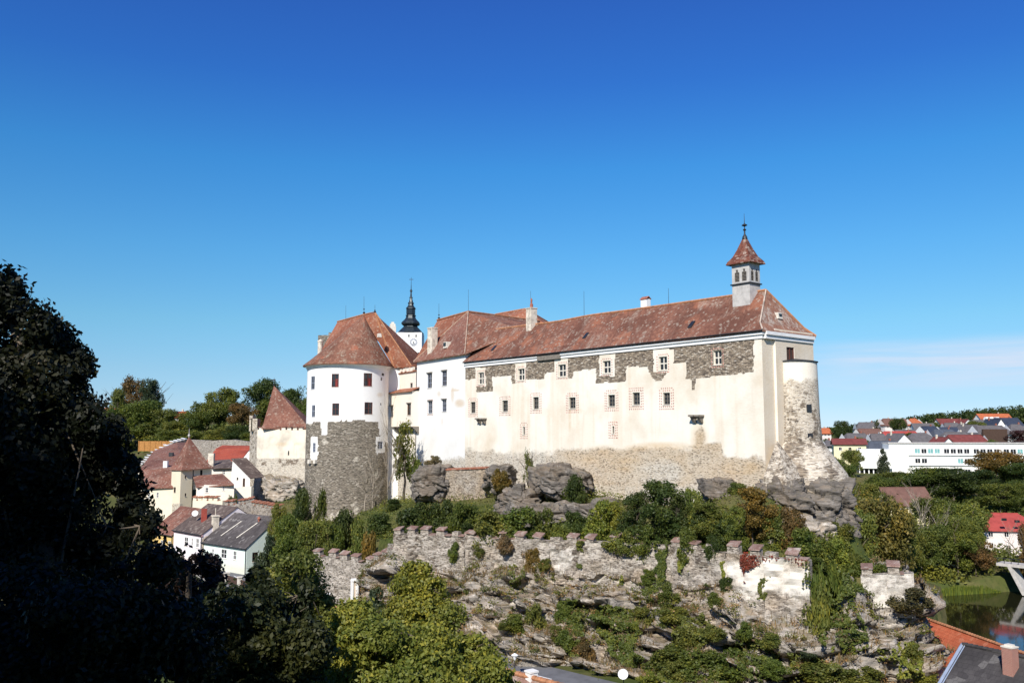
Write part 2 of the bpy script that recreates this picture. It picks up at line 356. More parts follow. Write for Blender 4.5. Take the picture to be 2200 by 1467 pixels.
W_CREAM = M_wall('cream_render', (0.815, 0.765, 0.66), (0.62, 0.53, 0.40), 0.6)
W_WHITE = M_wall('white_render', (0.83, 0.81, 0.765), (0.60, 0.55, 0.46), 0.22)
W_TOWER = M_wall('tower_render', (0.84, 0.82, 0.785), (0.70, 0.66, 0.60), 0.10,
                 dark=[(0.0, (0.09, 0.078, 0.062)), (0.3, (0.185, 0.16, 0.126)), (0.65, (0.29, 0.248, 0.19)), (0.9, (0.40, 0.345, 0.27)), (1.0, (0.56, 0.51, 0.43))])
W_PINK = M_wall('blush_render', (0.80, 0.725, 0.62), (0.66, 0.55, 0.43), 0.22)
W_ZWINGER = M_wall('rampart_masonry', (0.70, 0.655, 0.575), (0.40, 0.34, 0.26), 0.5,
                   dark=[(0.0, (0.06, 0.05, 0.04)), (0.3, (0.15, 0.12, 0.095)), (0.6, (0.27, 0.225, 0.175)), (0.85, (0.40, 0.35, 0.285)), (1.0, (0.55, 0.51, 0.44))],
                   rubble=[(0.0, (0.10, 0.085, 0.07)), (0.22, (0.20, 0.17, 0.14)), (0.5, (0.33, 0.285, 0.235)), (1.0, (0.52, 0.47, 0.40))], mortar=(0.50, 0.45, 0.385))
W_YELLOW = M_wall('yellow_render', (0.78, 0.69, 0.53), (0.60, 0.49, 0.34), 0.3)
T_MAIN = M_tile('clay_tile_brown', (0.175, 0.075, 0.05), (0.275, 0.125, 0.08), (0.40, 0.34, 0.27), 0.6, patch=(0.32, 0.125, 0.07))
T_TOWER = M_tile('clay_tile_weathered', (0.185, 0.080, 0.052), (0.29, 0.14, 0.09), (0.36, 0.31, 0.23), 0.8, patch=(0.38, 0.135, 0.075))
T_ORANGE = M_tile('clay_tile_orange', (0.29, 0.10, 0.055), (0.39, 0.165, 0.095), (0.46, 0.36, 0.27), 0.45)
T_END = M_tile('clay_tile_grey', (0.23, 0.10, 0.065), (0.33, 0.18, 0.12), (0.50, 0.45, 0.38), 0.85)
T_DARKRED = M_tile('clay_tile_darkred', (0.20, 0.085, 0.06), (0.30, 0.145, 0.10), (0.40, 0.33, 0.26), 0.5)
T_SLATE = M_tile('slate_tile', (0.075, 0.065, 0.062), (0.125, 0.11, 0.105), (0.28, 0.26, 0.24), 0.4, 0.35, 0.35)
T_BROWN = M_tile('brown_tile', (0.10, 0.072, 0.062), (0.16, 0.12, 0.10), (0.30, 0.25, 0.21), 0.3, 0.35, 0.3)
T_RED = M_tile('bright_red_tile', (0.40, 0.075, 0.04), (0.47, 0.105, 0.055), (0.45, 0.16, 0.10), 0.15, 0.3, 0.33)
LEAF = M_leaf('leaf'); BARK = M_plain('bark', (0.13, 0.105, 0.08), 0.95, 0.4, 3.0, 0.1, 0, 0.6)
BARK_PALE = M_plain('pale_bark', (0.33, 0.28, 0.22), 0.95, 0.4, 3.0, 0.1, 0, 0.4)
ROCK = M_rock('cliff_rock', (1.24, 1.19, 1.12)); ROCK_GREY = M_rock('outcrop_rock', (0.62, 0.585, 0.55), 0.4)
GROUND = M_ground('grassland'); WATER = M_water('river_water'); GLASS = M_glass('window_glass')
GLASS_RED = M_plain('red_curtain', (0.22, 0.03, 0.025), 0.6, 0.5, 2.0)
STONE_TRIM = M_plain('limewashed_stone', (0.66, 0.61, 0.52), 0.9, 0.2, 2.0)
WHITE = M_plain('white_paint', (0.80, 0.79, 0.76), 0.8, 0.08, 1.0)
GREYWOOD = M_plain('grey_timber', (0.20, 0.175, 0.145), 0.9, 0.4, 4.0)
DARKWOOD = M_plain('dark_brown_timber', (0.075, 0.045, 0.032), 0.8, 0.4, 4.0)
REDWOOD = M_plain('oxblood_timber', (0.13, 0.045, 0.035), 0.7, 0.3, 4.0)
ORANGEWOOD = M_plain('larch_boards', (0.42, 0.20, 0.06), 0.8, 0.35, 3.0)
COPPER = M_plain('dark_sheet_metal', (0.030, 0.040, 0.045), 0.38, 0.5, 2.0, 0.5, 0.35)
RUST = M_tile('rusty_shingle', (0.14, 0.045, 0.030), (0.22, 0.085, 0.055), (0.50, 0.42, 0.34), 0.95, 0.3, 0.22)
IRON = M_plain('iron', (0.045, 0.047, 0.05), 0.55, 0.3, 6.0, 0.5, 0.5)
CONC = M_plain('grey_render', (0.48, 0.455, 0.42), 0.92, 0.22, 1.6)
CHIM = M_plain('stained_chimney_render', (0.60, 0.53, 0.43), 0.92, 0.45, 1.3)
BRICKRED = M_plain('red_brick', (0.32, 0.12, 0.08), 0.9, 0.35, 5.0)
RIDGE = M_plain('ridge_tile_clay', (0.40, 0.19, 0.10), 0.9, 0.35, 2.0)
ASPHALT = M_plain('asphalt', (0.15, 0.15, 0.155), 0.95, 0.2, 0.8)
# ------------------------------------------------------------------ terrain
PLATEAU = [(-15.0, 112.5), (-6, 107), (6, 99), (16, 91.5), (27.5, 84.5), (33, 86), (37, 86), (37.6, 93), (38.4, 106), (39, 132), (20, 170), (-8, 190), (-34, 195), (-44, 172), (-38, 158), (-26, 148), (-20, 125)]
PC = np.array([(-20, 125, -14.5), (-29, 155, -15.5), (-15, 113, -13.6), (-14, 150, -11.5), (-8, 143, -9), (0, 105, -12.6), (10, 121, -8.3), (3, 132, -8.5), (14, 96, -12.4),
               (27, 86, -12.6), (27, 100, -6.6), (40, 105, -8), (38, 89, -14.2), (43, 112, -13), (32, 86, -13.5), (30, 120, -6), (0, 160, -5), (-35, 190, -12)], float)
OC = np.array([(0, 0, -2.2), (-30, 0, 2), (30, 0, -5), (0, 20, -12), (0, 40, -20), (-40, 30, -8), (-20, 40, -18), (30, 40, -23), (0, 60, -22.6), (40, 60, -26), (-30, 80, -22.4), (-45, 110, -22),
               (-60, 145, -22), (-20, 95, -22.5), (0, 80, -22.5), (20, 70, -23), (36, 72, -25.5), (-44, 148, -22), (-48, 172, -14), (-40, 186, -12.8), (-62, 170, -20), (-80, 200, -19), (-60, 200, -16), (-80, 250, -9),
               (-75, 300, -3), (-95, 350, 0), (-50, 340, 0), (-30, 280, -6), (-30, 330, 0), (55, 180, -26), (84, 177, -27.8), (105, 180, -27), (95, 185, -25.3), (120, 300, -12.6), (180, 300, -12.6), (80, 225, -20), (60, 185, -24.5), (112, 250, -16.5),
               (150, 420, -4), (300, 420, -3), (150, 600, 1), (400, 600, 8), (250, 800, 0), (500, 800, 12), (700, 1500, 8), (0, 800, -8), (0, 500, -8), (-200, 500, 6), (-600, 800, 20), (0, -40, 14),
               (-40, -30, 24), (40, -40, 10), (-150, 60, 10), (-150, 200, -5), (160, 60, -20), (250, 150, -22), (160, 120, -25), (400, 1500, 2), (-400, 1500, 30), (0, 1500, -4), (-1500, 1500, 40), (1500, 1500, 20), (1500, 0, 0), (-1500, 0, 30), (0, -1500, 40)], float)
RIVER = [(45.5, 90), (46.5, 104), (56, 120), (69, 145), (79, 168), (98, 172), (115, 174), (150, 172), (150, 84)]
ROADP = np.array([(-62, 172), (-55, 160), (-48.5, 150), (-36, 129), (-21, 108), (-6, 92), (4, 82.5), (14, 73), (26, 62)], float)
def idw(x, y, C, p=3.0):
    d = np.sqrt((x[..., None] - C[:, 0]) ** 2 + (y[..., None] - C[:, 1]) ** 2) + 0.8
    w = d ** -p; return (w * C[:, 2]).sum(-1) / w.sum(-1)
def seg_dist(x, y, P):
    best = np.full(x.shape, 1e9)
    for a, b in zip(P[:-1], P[1:]):
        ab = b - a; t = np.clip(((x - a[0]) * ab[0] + (y - a[1]) * ab[1]) / (ab @ ab), 0, 1)
        best = np.minimum(best, np.hypot(x - a[0] - t * ab[0], y - a[1] - t * ab[1]))
    return best
ROADZ = -22.0
def ground_h(x, y):
    x = np.asarray(x, float); y = np.asarray(y, float)
    h = idw(x, y, OC); q = np.stack([x, y], -1)
    h = h + (fbm(np.stack([x * 0.05, y * 0.05, x * 0], -1), 3, 5) - 0.5) * 1.6
    rd = seg_dist(x, y, ROADP); t = np.clip((rd - 5.0) / 8.0, 0, 1); h = np.where(rd < 13, (ROADZ - 0.12) * (1 - t) + h * t, h)
    h = np.where(in_poly(q, RIVER), -32.0, h)
    pl = idw(x, y, PC) + (fbm(np.stack([x * 0.25, y * 0.25, x * 0], -1), 3, 9) - 0.5) * 1.0
    return np.where(in_poly(q, PLATEAU), pl, h)
def gh(x, y): return float(ground_h(np.array([x]), np.array([y]))[0])
def ground_hit(px, py, y0=40.0, y1=900.0):
    d = ray(px, py); Y = np.concatenate([np.arange(y0, 220, 0.5), np.arange(220, y1, 3.0)])
    X = d[0] / d[1] * Y; Z = d[2] / d[1] * Y; g = ground_h(X, Y); k = np.argmax(Z < g)
    return np.array([X[k], Y[k], g[k]])
ax = np.concatenate([np.linspace(-1600, -200, 29)[:-1], np.arange(-200, -80, 5.0), np.arange(-80, 75, 1.25), np.arange(75, 240, 4.0), np.linspace(240, 1600, 28)])
ay = np.concatenate([np.linspace(-300, -20, 15)[:-1], np.arange(-20, 70, 4.0), np.arange(70, 200, 1.25), np.arange(200, 480, 5.0), np.linspace(480, 2200, 36)])
GX, GY = np.meshgrid(ax, ay); GZ = ground_h(GX, GY); nx, ny = len(ax), len(ay)
I = np.arange(nx * ny).reshape(ny, nx)
Q = np.stack([I[:-1, :-1], I[:-1, 1:], I[1:, 1:], I[1:, :-1]], -1).reshape(-1, 4)
tag(fast_mesh('ground', np.stack([GX, GY, GZ], -1).reshape(-1, 3), Q, GROUND, smooth=True), kind='structure')
mb = MB(); mb.poly([(x, y, -29.5) for x, y in [(43, 82), (150, 82), (150, 176), (43, 176)]]); tag(mb.build('river', WATER), kind='structure')
# road with kerb, pavement and painted dashes
def strip(P, off0, off1, z, name, mat, kind='structure', h=0.0):
    mb = MB(); P = np.asarray(P, float); T = np.gradient(P, axis=0); T /= np.linalg.norm(T, axis=1)[:, None]; N = np.stack([T[:, 1], -T[:, 0]], 1)
    for k in range(len(P) - 1):
        a, b, c, d = P[k] + N[k] * off0, P[k + 1] + N[k + 1] * off0, P[k + 1] + N[k + 1] * off1, P[k] + N[k] * off1
        if h: mb.hexa([(*p, z) for p in (a, d, c, b)] + [(*p, z + h) for p in (a, d, c, b)])
        else: mb.poly([(*p, z) for p in (a, d, c, b)][::-1])
    return tag(mb.build(name, mat), kind=kind) if kind else mb.build(name, mat)
def resample(P, n):
    P = np.asarray(P, float); s = np.r_[0, np.cumsum(np.linalg.norm(np.diff(P, axis=0), axis=1))]; t = np.linspace(0, s[-1], n)
    Q = np.stack([np.interp(t, s, P[:, k]) for k in range(P.shape[1])], 1)
    for _ in range(6): Q[1:-1] = (Q[:-2] + 2 * Q[1:-1] + Q[2:]) / 4
    return Q
RP = resample(ROADP, 70)
strip(RP, -3.2, 3.2, ROADZ, 'road', ASPHALT)
strip(RP, 3.2, 3.4, ROADZ - 0.1, 'kerb', CONC, h=0.24)
strip(RP, 3.4, 5.0, ROADZ - 0.1, 'pavement', M_plain('paving', (0.36, 0.34, 0.31), 0.95, 0.15, 2.0), h=0.22)
mb = MB()
for k in range(2, 66, 3):
    a, b = RP[k], RP[k] + (RP[k + 1] - RP[k]) * 1.1; t = nrm(np.r_[b - a, 0])[:2]; n = np.array([t[1], -t[0]]) * 0.08
    mb.poly([(*(a - n), ROADZ + .006), (*(a + n), ROADZ + .006), (*(b + n), ROADZ + .006), (*(b - n), ROADZ + .006)])
tag(mb.build('road_marking', WHITE), kind='structure')
# ------------------------------------------------------------------ the cliff below the rampart
ST = [((-17.0, 113.5, -17.5), (-17.5, 109.5, -22.8)), ((-15.2, 111.3, -16.2), (-14.0, 104.5, -22.8)), ((-11.4, 108.6, -15.8), (-9.0, 96.5, -22.8)), ((-2.8, 103.5, -15.2), (-1.0, 87.5, -22.8)), ((5.2, 98.4, -14.5), (4.8, 83.6, -22.9)),
      ((12.4, 93.5, -14.9), (11.0, 79.0, -23.0)), ((18.9, 88.8, -14.8), (16.5, 75.5, -23.6)), ((24.5, 84.6, -17.5), (22, 73, -24.6)), ((27.6, 82.2, -17.6), (26.5, 71.8, -25.5)),
      ((30.5, 82.8, -13.0), (30, 72.0, -25.8)), ((33.2, 83.8, -15.2), (32.6, 73.0, -26.2)), ((36.2, 83.4, -15.2), (35.2, 76, -27.2)), ((37.8, 84.5, -15.0), (37.0, 81, -28.0)),
      ((38.6, 92, -14.0), (39.5, 92, -28.5)), ((39.6, 106, -13.5), (42.0, 106, -28.5)), ((40.5, 130, -13.5), (45, 130, -28.5)), ((38, 150, -14), (48, 150, -28))]
top_ = resample([a for a, b in ST], 640); bot_ = resample([b for a, b in ST], 640)
NT_ = 250; t = np.linspace(0, 1, NT_)[None, :, None]; sidx = np.arange(640)[:, None, None] * 0.106
sl_ = np.arange(640) * .106; top_[:, 2] += np.clip((fbm(np.stack([sl_ * .42, sl_ * 0, sl_ * 0 + 3], -1), 4, 19) - .40) * 5.5, -.4, 1.9) * np.clip((400 - np.arange(640)) / 60., 0, 1); tg_ = np.gradient(top_, axis=0)[:, :2]; tg_ /= np.linalg.norm(tg_, axis=1)[:, None]; top_[:, 0] += tg_[:, 1] * .75; top_[:, 1] -= tg_[:, 0] * .75
TP, BP = top_[:, None, :], bot_[:, None, :]
fr = t + (fbm(np.concatenate([sidx * .12 + 0 * t, t * 1.5 + 0 * sidx, 0 * sidx * t], -1), 4, 41)[..., None] - .5) * .42 * np.sin(math.pi * t); NLED = 5
kk = fr * NLED; ki = np.floor(kk); kf = kk - ki; sst = lambda v, a, b: (lambda u: u * u * (3 - 2 * u))(np.clip((v - a) / (b - a), 0, 1))
zf = np.clip((ki + .12 * kf + .88 * sst(kf, .0, .62)) / NLED, 0, 1); xf = np.clip((ki + .18 * kf + .82 * sst(kf, .55, 1.0) - .16 * np.sin(math.pi * np.clip(kf / .6, 0, 1))) / NLED, -.03, 1)
Pz = TP[..., 2:] + (BP - TP)[..., 2:] * (zf * .8 + t * .2)
Pxy = TP[..., :2] + (BP - TP)[..., :2] * (xf * .8 + t * .2)
CP = np.concatenate([Pxy, Pz + 0 * Pxy[..., :1]], -1)
tang = np.gradient(top_, axis=0)[:, :2]; tang /= np.linalg.norm(tang, axis=1)[:, None]
on = np.stack([tang[:, 1], -tang[:, 0]], 1)[:, None, :]
q = CP.copy(); warp = fbm(q * 0.12, 3, 31)[..., None] * 7
strata = np.stack([q[..., 0] * 0.10 + q[..., 1] * 0.10, q[..., 2] * 0.62 + warp[..., 0] * 0.5 + 0.035 * q[..., 0], q[..., 1] * 0.05], -1)
d = fbm(strata * 1.9, 5, 3); d = (np.floor(d * 9) + np.clip((d * 9 % 1) * 3.2, 0, 1)) / 9
big = fbm(q * 0.16, 4, 77); small = fbm(q * np.array([0.8, 0.8, 2.4]), 4, 12)
edgef = np.minimum(1, np.minimum(t[..., 0] * 8 + 0.22, 1.0))
crk = np.abs(fbm(q * np.array([.55, .55, .9]), 4, 55) - .5) * 2
rot_ = np.stack([q[..., 0] * .9 - q[..., 1] * .42, q[..., 0] * .42 + q[..., 1] * .9, q[..., 2] + .10 * q[..., 0]], -1)
b1, j1 = cells(rot_ * np.array([.24, .34, .50]) + (fbm(q * .35, 3, 6)[..., None] - .5) * .9, 5); b2, j2 = cells(rot_ * np.array([.62, .75, 1.25]) + (fbm(q * .8, 3, 16)[..., None] - .5) * .7, 15)
crack = np.clip(1 - j1 / .16, 0, 1) * .85 + np.clip(1 - j2 / .16, 0, 1) * .16
disp = ((big - .5) * 4.2 + (b1 - .5) * 3.6 + (b2 - .5) * .85 + (d - .5) * .9 + (small - .5) * .35 - crack) * edgef
CP[..., :2] += on * disp[..., None]; CP[..., 2] += ((fbm(q * .5, 3, 90) - .5) * .7 + (b1 - .5) * .5 + (b2 - .5) * .2 - crack * .5) * edgef
CI = np.arange(640 * NT_).reshape(640, NT_)
CQ = np.stack([CI[:-1, :-1], CI[:-1, 1:], CI[1:, 1:], CI[1:, :-1]], -1).reshape(-1, 4)
tag(fast_mesh('cliff', CP.reshape(-1, 3), CQ, ROCK, smooth=False), kind='structure')
SURFPTS = [CP.reshape(-1, 3)]
# ------------------------------------------------------------------ wall surfaces
class Plane:
    def __init__(s, P0, P1):
        s.P0 = np.array(P0[:2], float); s.P1 = np.array(P1[:2], float); s.L = np.linalg.norm(s.P1 - s.P0); s.u = (s.P1 - s.P0) / s.L; s.n = np.array([s.u[1], -s.u[0]])
    def pos(s, a, z, d=0.0):
        p = s.P0 + s.u * a + s.n * d; return np.array([p[0], p[1], z])
    def inv(s, px, py, d=0.0):
        r = ray(px, py); p0 = s.P0 + s.n * d; t = (p0 @ s.n) / (r[:2] @ s.n); p = r * t
        return (p[:2] - s.P0) @ s.u, p[2]
class Cyl:
    def __init__(s, c, r, a0=-math.pi): s.c = np.array(c[:2], float); s.r = r; s.a0 = a0
    def pos(s, a, z, d=0.0):
        t = s.a0 + a / s.r; return np.array([s.c[0] + (s.r + d) * math.cos(t), s.c[1] + (s.r + d) * math.sin(t), z])
    def inv(s, px, py):
        r = ray(px, py); A = r[:2] @ r[:2]; B = -2 * r[:2] @ s.c; C = s.c @ s.c - s.r ** 2; D = max(B * B - 4 * A * C, 0)
        t = (-B - math.sqrt(D)) / (2 * A); p = r * t; a = math.atan2(p[1] - s.c[1], p[0] - s.c[0]) - s.a0
        return (a % (2 * math.pi)) * s.r, p[2]
def pbox(mb, S, s0, s1, z0, z1, d0, d1):
    if s0 > s1: s0, s1 = s1, s0
    mb.hexa([S.pos(s0, z0, d1), S.pos(s1, z0, d1), S.pos(s1, z0, d0), S.pos(s0, z0, d0), S.pos(s0, z1, d1), S.pos(s1, z1, d1), S.pos(s1, z1, d0), S.pos(s0, z1, d0)])
def lines(a, b, stepv, extra):
    ex = sorted(e for e in extra if a + 1e-4 < e < b - 1e-4); keep = []
    for e in ex:
        if not keep or e - keep[-1] > 1e-4: keep.append(e)
    reg = [x for x in np.linspace(a, b, max(2, int(round(abs(b - a) / stepv)) + 1))[1:-1] if all(abs(x - e) > min(stepv * .3, .5) for e in keep)]
    return [a] + sorted(keep + reg) + [b]
def sheet(mb, S, s0, s1, z0, z1, holes=(), stp=0.3, maskfn=None, reveal=0.3, rough=0.0, seed=0, ztop=None):
    """a wall face as a grid with real openings; maskfn(points, pixels, S-coordinates) -> (n,3) kinds of surface"""
    ss = lines(s0, s1, stp, [e for h in holes for e in h[:2]]); zs = lines(z0, z1, stp, [e for h in holes for e in h[2:]])
    A, Z = np.meshgrid(ss, zs); P = np.array([[S.pos(a, z) for a in ss] for z in zs])
    if ztop is not None:
        k = (Z - z0) / (z1 - z0); P[..., 2] = z0 + k * (ztop(A) - z0)
    if rough:
        dd = (fbm(np.stack([A * 0.9, Z * 1.6, A * 0 + seed], -1), 4, seed) - 0.5) * rough
        for i in range(P.shape[0]):
            for j in range(P.shape[1]): P[i, j] = S.pos(ss[j], P[i, j, 2], dd[i, j])
    M = maskfn(P, proj(P), A, Z) if maskfn else np.zeros(P.shape)
    idx = [[mb.vert(P[i, j], tuple(M[i, j])) for j in range(len(ss))] for i in range(len(zs))]
    for i in range(len(zs) - 1):
        for j in range(len(ss) - 1):
            sm, zm = (ss[j] + ss[j + 1]) / 2, (zs[i] + zs[i + 1]) / 2
            if any(h[0] < sm < h[1] and h[2] < zm < h[3] for h in holes): continue
            uv = [(ss[j], zs[i]), (ss[j + 1], zs[i]), (ss[j + 1], zs[i + 1]), (ss[j], zs[i + 1])]
            mb.face([idx[i][j], idx[i][j + 1], idx[i + 1][j + 1], idx[i + 1][j]], uv)
    old = mb.m; mb.m = (0, 0, 0)
    for a, b, c, e in holes:
        for (p, q) in (((a, c), (a, e)), ((a, e), (b, e)), ((b, e), (b, c)), ((b, c), (a, c))):
            mb.poly([S.pos(*p), S.pos(*q), S.pos(*q, -reveal), S.pos(*p, -reveal)])
    mb.m = old
    return P
def hole(S, r):
    x0, y0, x1, y1 = r; ym, xm = (y0 + y1) / 2, (x0 + x1) / 2
    return (S.inv(x0, ym)[0], S.inv(x1, ym)[0], S.inv(xm, y1)[1], S.inv(xm, y0)[1])
def window(S, h, parent, frame=None, glass=None, depth=0.28, cols=2, rows=3, bar=0.06, edge=0.09, dots=0, lintel=None, label=None, curtain=False):
    a, b, c, e = h; mb = MB(); d0, d1 = -depth, -depth + 0.09; ov = 0.02
    pbox(mb, S, a - ov, a + edge, c - ov, e + ov, d0, d1); pbox(mb, S, b - edge, b + ov, c - ov, e + ov, d0, d1)
    pbox(mb, S, a + edge, b - edge, c - ov, c + edge, d0, d1 - .003); pbox(mb, S, a + edge, b - edge, e - edge, e + ov, d0, d1 - .003)
    for k in range(1, cols):
        x = a + (b - a) * k / cols; pbox(mb, S, x - bar / 2, x + bar / 2, c + edge, e - edge, d0 + .01, d1 - .006)
    for k in range(1, rows):
        z = c + (e - c) * k / rows; pbox(mb, S, a + edge, b - edge, z - bar / 2, z + bar / 2, d0 + .012, d1 - .010)
    w = mb.build('window', frame or GREYWOOD, parent)
    if label: w['label'] = label
    mb = MB(); pbox(mb, S, a - ov, b + ov, c - ov, e + ov, d0 - .05, d0 - .01); mb.build('pane', glass or GLASS, w)
    mb = MB(); pbox(mb, S, a - .06, b + .06, c - .09, c + .0, -.05, .07); mb.build('sill', STONE_TRIM, w)
    if lintel:
        mb = MB(); pbox(mb, S, a - .18, b + .18, e + .06, e + .20, -.05, .20); mb.build('lintel', lintel, w)
    if curtain:
        mb = MB(); m = (a + b) / 2; pbox(mb, S, m + .05, m + (b - a) * .33, c + edge, c + (e - c) * .62, d0 - .008, d0 + .004); mb.build('curtain', GLASS_RED, w)
    if dots:
        mb = MB(); g, rr = 0.34, 0.115
        def dia(s, z): mb.hexa([S.pos(s, z - rr, .004), S.pos(s + rr, z, .004), S.pos(s, z + rr, .004), S.pos(s - rr, z, .004), S.pos(s, z - rr, .010), S.pos(s + rr, z, .010), S.pos(s, z + rr, .010), S.pos(s - rr, z, .010)])
        for q in range(dots):
            o = 0.26 + q * 0.30
            for z in np.arange(c - o, e + o + .01, g): dia(a - o, z); dia(b + o, z)
            for s in np.arange(a - o + g, b + o - .1, g): dia(s, c - o); dia(s, e + o)
        mb.build('painted_border', PAINTRED, w)
    return w
PAINTRED = M_plain('faded_red_paint', (0.50, 0.25, 0.20), 0.9, 0.5, 3.0)
def rod(px, ytop, ybase, Y, parent, r=0.035, ball=False):
    a, b = at(px, ybase, Y), at(px, ytop, Y); mb = MB(); mb.tube([a - [0, 0, .3], b], [r, r * .6], 5)
    if ball:
        for k, q in ((.10, .26), (.30, .16)): mb.lathe(a + (b - a) * k, [(.03, -q), (q * .8, -q * .4), (q, 0), (q * .7, q * .5), (.03, q)], 10)
    return mb.build('lightning_rod', IRON, parent)
def chimney(mb, c, w, d, h, rot=0.0, cap=0.1):
    mb.box(c, (w, d, h - .35), rot); mb.box((c[0], c[1], c[2] + h - .35), (w + cap * 2, d + cap * 2, .16), rot); mb.box((c[0], c[1], c[2] + h - .19), (w, d, .19), rot)
# ------------------------------------------------------------------ long castle wing
P1 = atz(1000, 778, 12.0); P2 = atz(1636, 709, 12.0); FAC = Plane(P1, P2); ROT = math.atan2(FAC.u[1], FAC.u[0])
L = FAC.L; ZE = 12.0; DEPTH = 10.0
UP = [(1027.4, 800, 1039.4, 825.3), (1112.5, 792, 1126.7, 817), (1199, 782.8, 1215.6, 809.3), (1294.8, 775, 1311.8, 802), (1415, 766, 1433, 795.3), (1532.8, 753, 1549.7, 783.3)]
MID = [(1010.7, 863.3, 1021.2, 887), (1078.7, 860, 1091, 884), (1145, 852.8, 1157.2, 878.5), (1222.5, 853.5, 1236.4, 877.3), (1306.4, 847.9, 1321, 872.9), (1359, 843, 1374.6, 869.4), (1424.5, 843.4, 1439.3, 869)]
SLIT = [(1123, 916.6, 1127.6, 933.3), (1315, 915.6, 1319.5, 931.3)]
BAND = [(995, 700), (1619, 690), (1619, 799), (1557, 806), (1493.7, 813), (1492.8, 839), (1486, 839), (1484.7, 814.5), (1473.6, 813), (1473.6, 779), (1440, 779), (1430, 803), (1422, 816), (1407, 817), (1397, 803.7), (1390, 787.7), (1345.6, 787.7),
        (1345.6, 818), (1292, 823), (1281, 824.5), (1280.6, 792.6), (1247.5, 795), (1231.5, 799), (1231, 812), (1192, 813), (1192, 800), (1170, 802.5), (1170, 814.7), (1132, 816), (1106, 823), (1100, 823), (1099, 807), (1058, 808.6), (1058, 841.7), (1023, 841.7), (1022, 813.5), (995, 816)]
PADS = [(1021, 789, 1043, 830), (1107, 778, 1130, 822), (1191, 766, 1220, 815), (1288, 760, 1321, 808), (1404, 750, 1447, 800), (1640, 742, 1558, 793), (1139, 763, 1167, 770)]
def wob(px, a=2.2, f=0.09, seed=3):
    return px + a * 2 * (np.stack([fbm(np.stack([px[..., 0] * f, px[..., 1] * f, px[..., 0] * 0 + k], -1), 3, seed + k) for k in (0, 7)], -1) - 0.5)
def blotch(px, x, y, rx, ry): return np.clip(1.2 - ((px[..., 0] - x) / rx) ** 2 - ((px[..., 1] - y) / ry) ** 2, 0, 1)
def fac_mask(P, px, A, Z):
    q = wob(px); M = np.zeros(P.shape); R = in_poly(q, BAND)
    for x0, y0, x1, y1 in PADS: R &= ~((q[..., 0] > x0) & (q[..., 0] < x1) & (q[..., 1] > y0) & (q[..., 1] < y1))
    M[..., 0] = R
    low = np.interp(px[..., 0], [1000, 1100, 1190, 1200, 1290, 1400, 1475, 1530, 1550, 1553, 1600, 1640], [968, 974, 972, 962, 961, 962, 959, 955, 957, 977, 980, 984])
    low = low + (fbm(np.stack([px[..., 0] * .035, px[..., 1] * .05, A * 0], -1), 4, 91) - .5) * 26
    M[..., 1] = np.clip((px[..., 1] - low) / 20.0 + 0.5, 0, 1)
    o = blotch(px, 1300, 985, 110, 30) + blotch(px, 1590, 1005, 60, 22) * 1.1 + blotch(px, 1502, 940, 20, 40) * .9 + blotch(px, 1224, 890, 4, 60) * .8 + blotch(px, 1240, 882, 16, 9) * .6 + blotch(px, 1420, 960, 80, 12) + blotch(px, 1045, 940, 25, 60) * .35 + blotch(px, 1340, 1020, 60, 18) * .7 + blotch(px, 1440, 985, 50, 15) * .5
    M[..., 2] = np.clip(o, 0, 1) * (0.35 + 0.9 * fbm(np.stack([A * .5, Z * .9, A * 0], -1), 4, 61)) * 0.8
    dirt = fbm(np.stack([A * .22, Z * .12, A * 0], -1), 5, 33); strk = fbm(np.stack([A * 1.3, Z * .07, A * 0], -1), 4, 34); M[..., 2] = np.maximum(M[..., 2], np.clip((dirt - .47) * 1.2, 0, .20) + np.clip((strk - .58) * 1.5, 0, .20))
    wz = np.clip((px[..., 0] - 1180) / 40, 0, 1) * np.clip((1052 - px[..., 1]) / 14, 0, 1) * (1 - np.clip(blotch(px, 1418, 1016, 55, 32) * 1.3, 0, 1)) * np.clip((px[..., 1] - low) / 4, 0, 1); M[..., 2] = np.maximum(M[..., 2], wz * (.12 + .62 * fbm(np.stack([A * .4, Z * .7, A * 0], -1), 4, 66)))
    M[..., 1] = np.maximum(M[..., 1], np.clip(blotch(px, 1505, 940, 14, 28) * .75, 0, 1))
    return M
cw = thing('castle_wing', 'long cream castle wing with bare stone upper band, brown tiled roof and bell turret', 'castle wing')
mb = MB(); hs_ = [hole(FAC, r) for r in UP + MID + SLIT]
Pf = sheet(mb, FAC, 0, L, -10.5, ZE + .3, hs_, 0.16, fac_mask, 0.34)
END = Plane(FAC.P1, FAC.P1 - FAC.n * DEPTH)
EW = hole(Plane(FAC.P1 + FAC.u * .30, FAC.P1 + FAC.u * .30 - FAC.n * DEPTH), (1690, 746, 1706.7, 773.7))
def end_mask(P, px, A, Z):
    M = np.zeros(P.shape); M[..., 1] = np.clip((px[..., 1] - 1015) / 10 + .5, 0, 1) * .8
    M[..., 2] = .25 + .5 * fbm(np.stack([A * .5, Z * .35, A * 0], -1), 4, 8); return M
sheet(mb, END, 0, 2.2, -10.5, ZE + .3, (), 0.4, end_mask)
END2 = Plane(FAC.P1 + FAC.u * .30 - FAC.n * 2.2, FAC.P1 + FAC.u * .30 - FAC.n * DEPTH)
ew = (EW[0] - 2.2, EW[1] - 2.2, EW[2], EW[3])
sheet(mb, END2, 0, DEPTH - 2.2, -10.5, ZE + .3, [ew], 0.4, end_mask, 0.2)
mb.poly([END.pos(2.2, -10.5), END2.pos(0, -10.5), END2.pos(0, ZE + .3), END.pos(2.2, ZE + .3)])
Bk = Plane(END2.P1, FAC.P0 - FAC.n * DEPTH); Lf = Plane(FAC.P0 - FAC.n * DEPTH, FAC.P0)
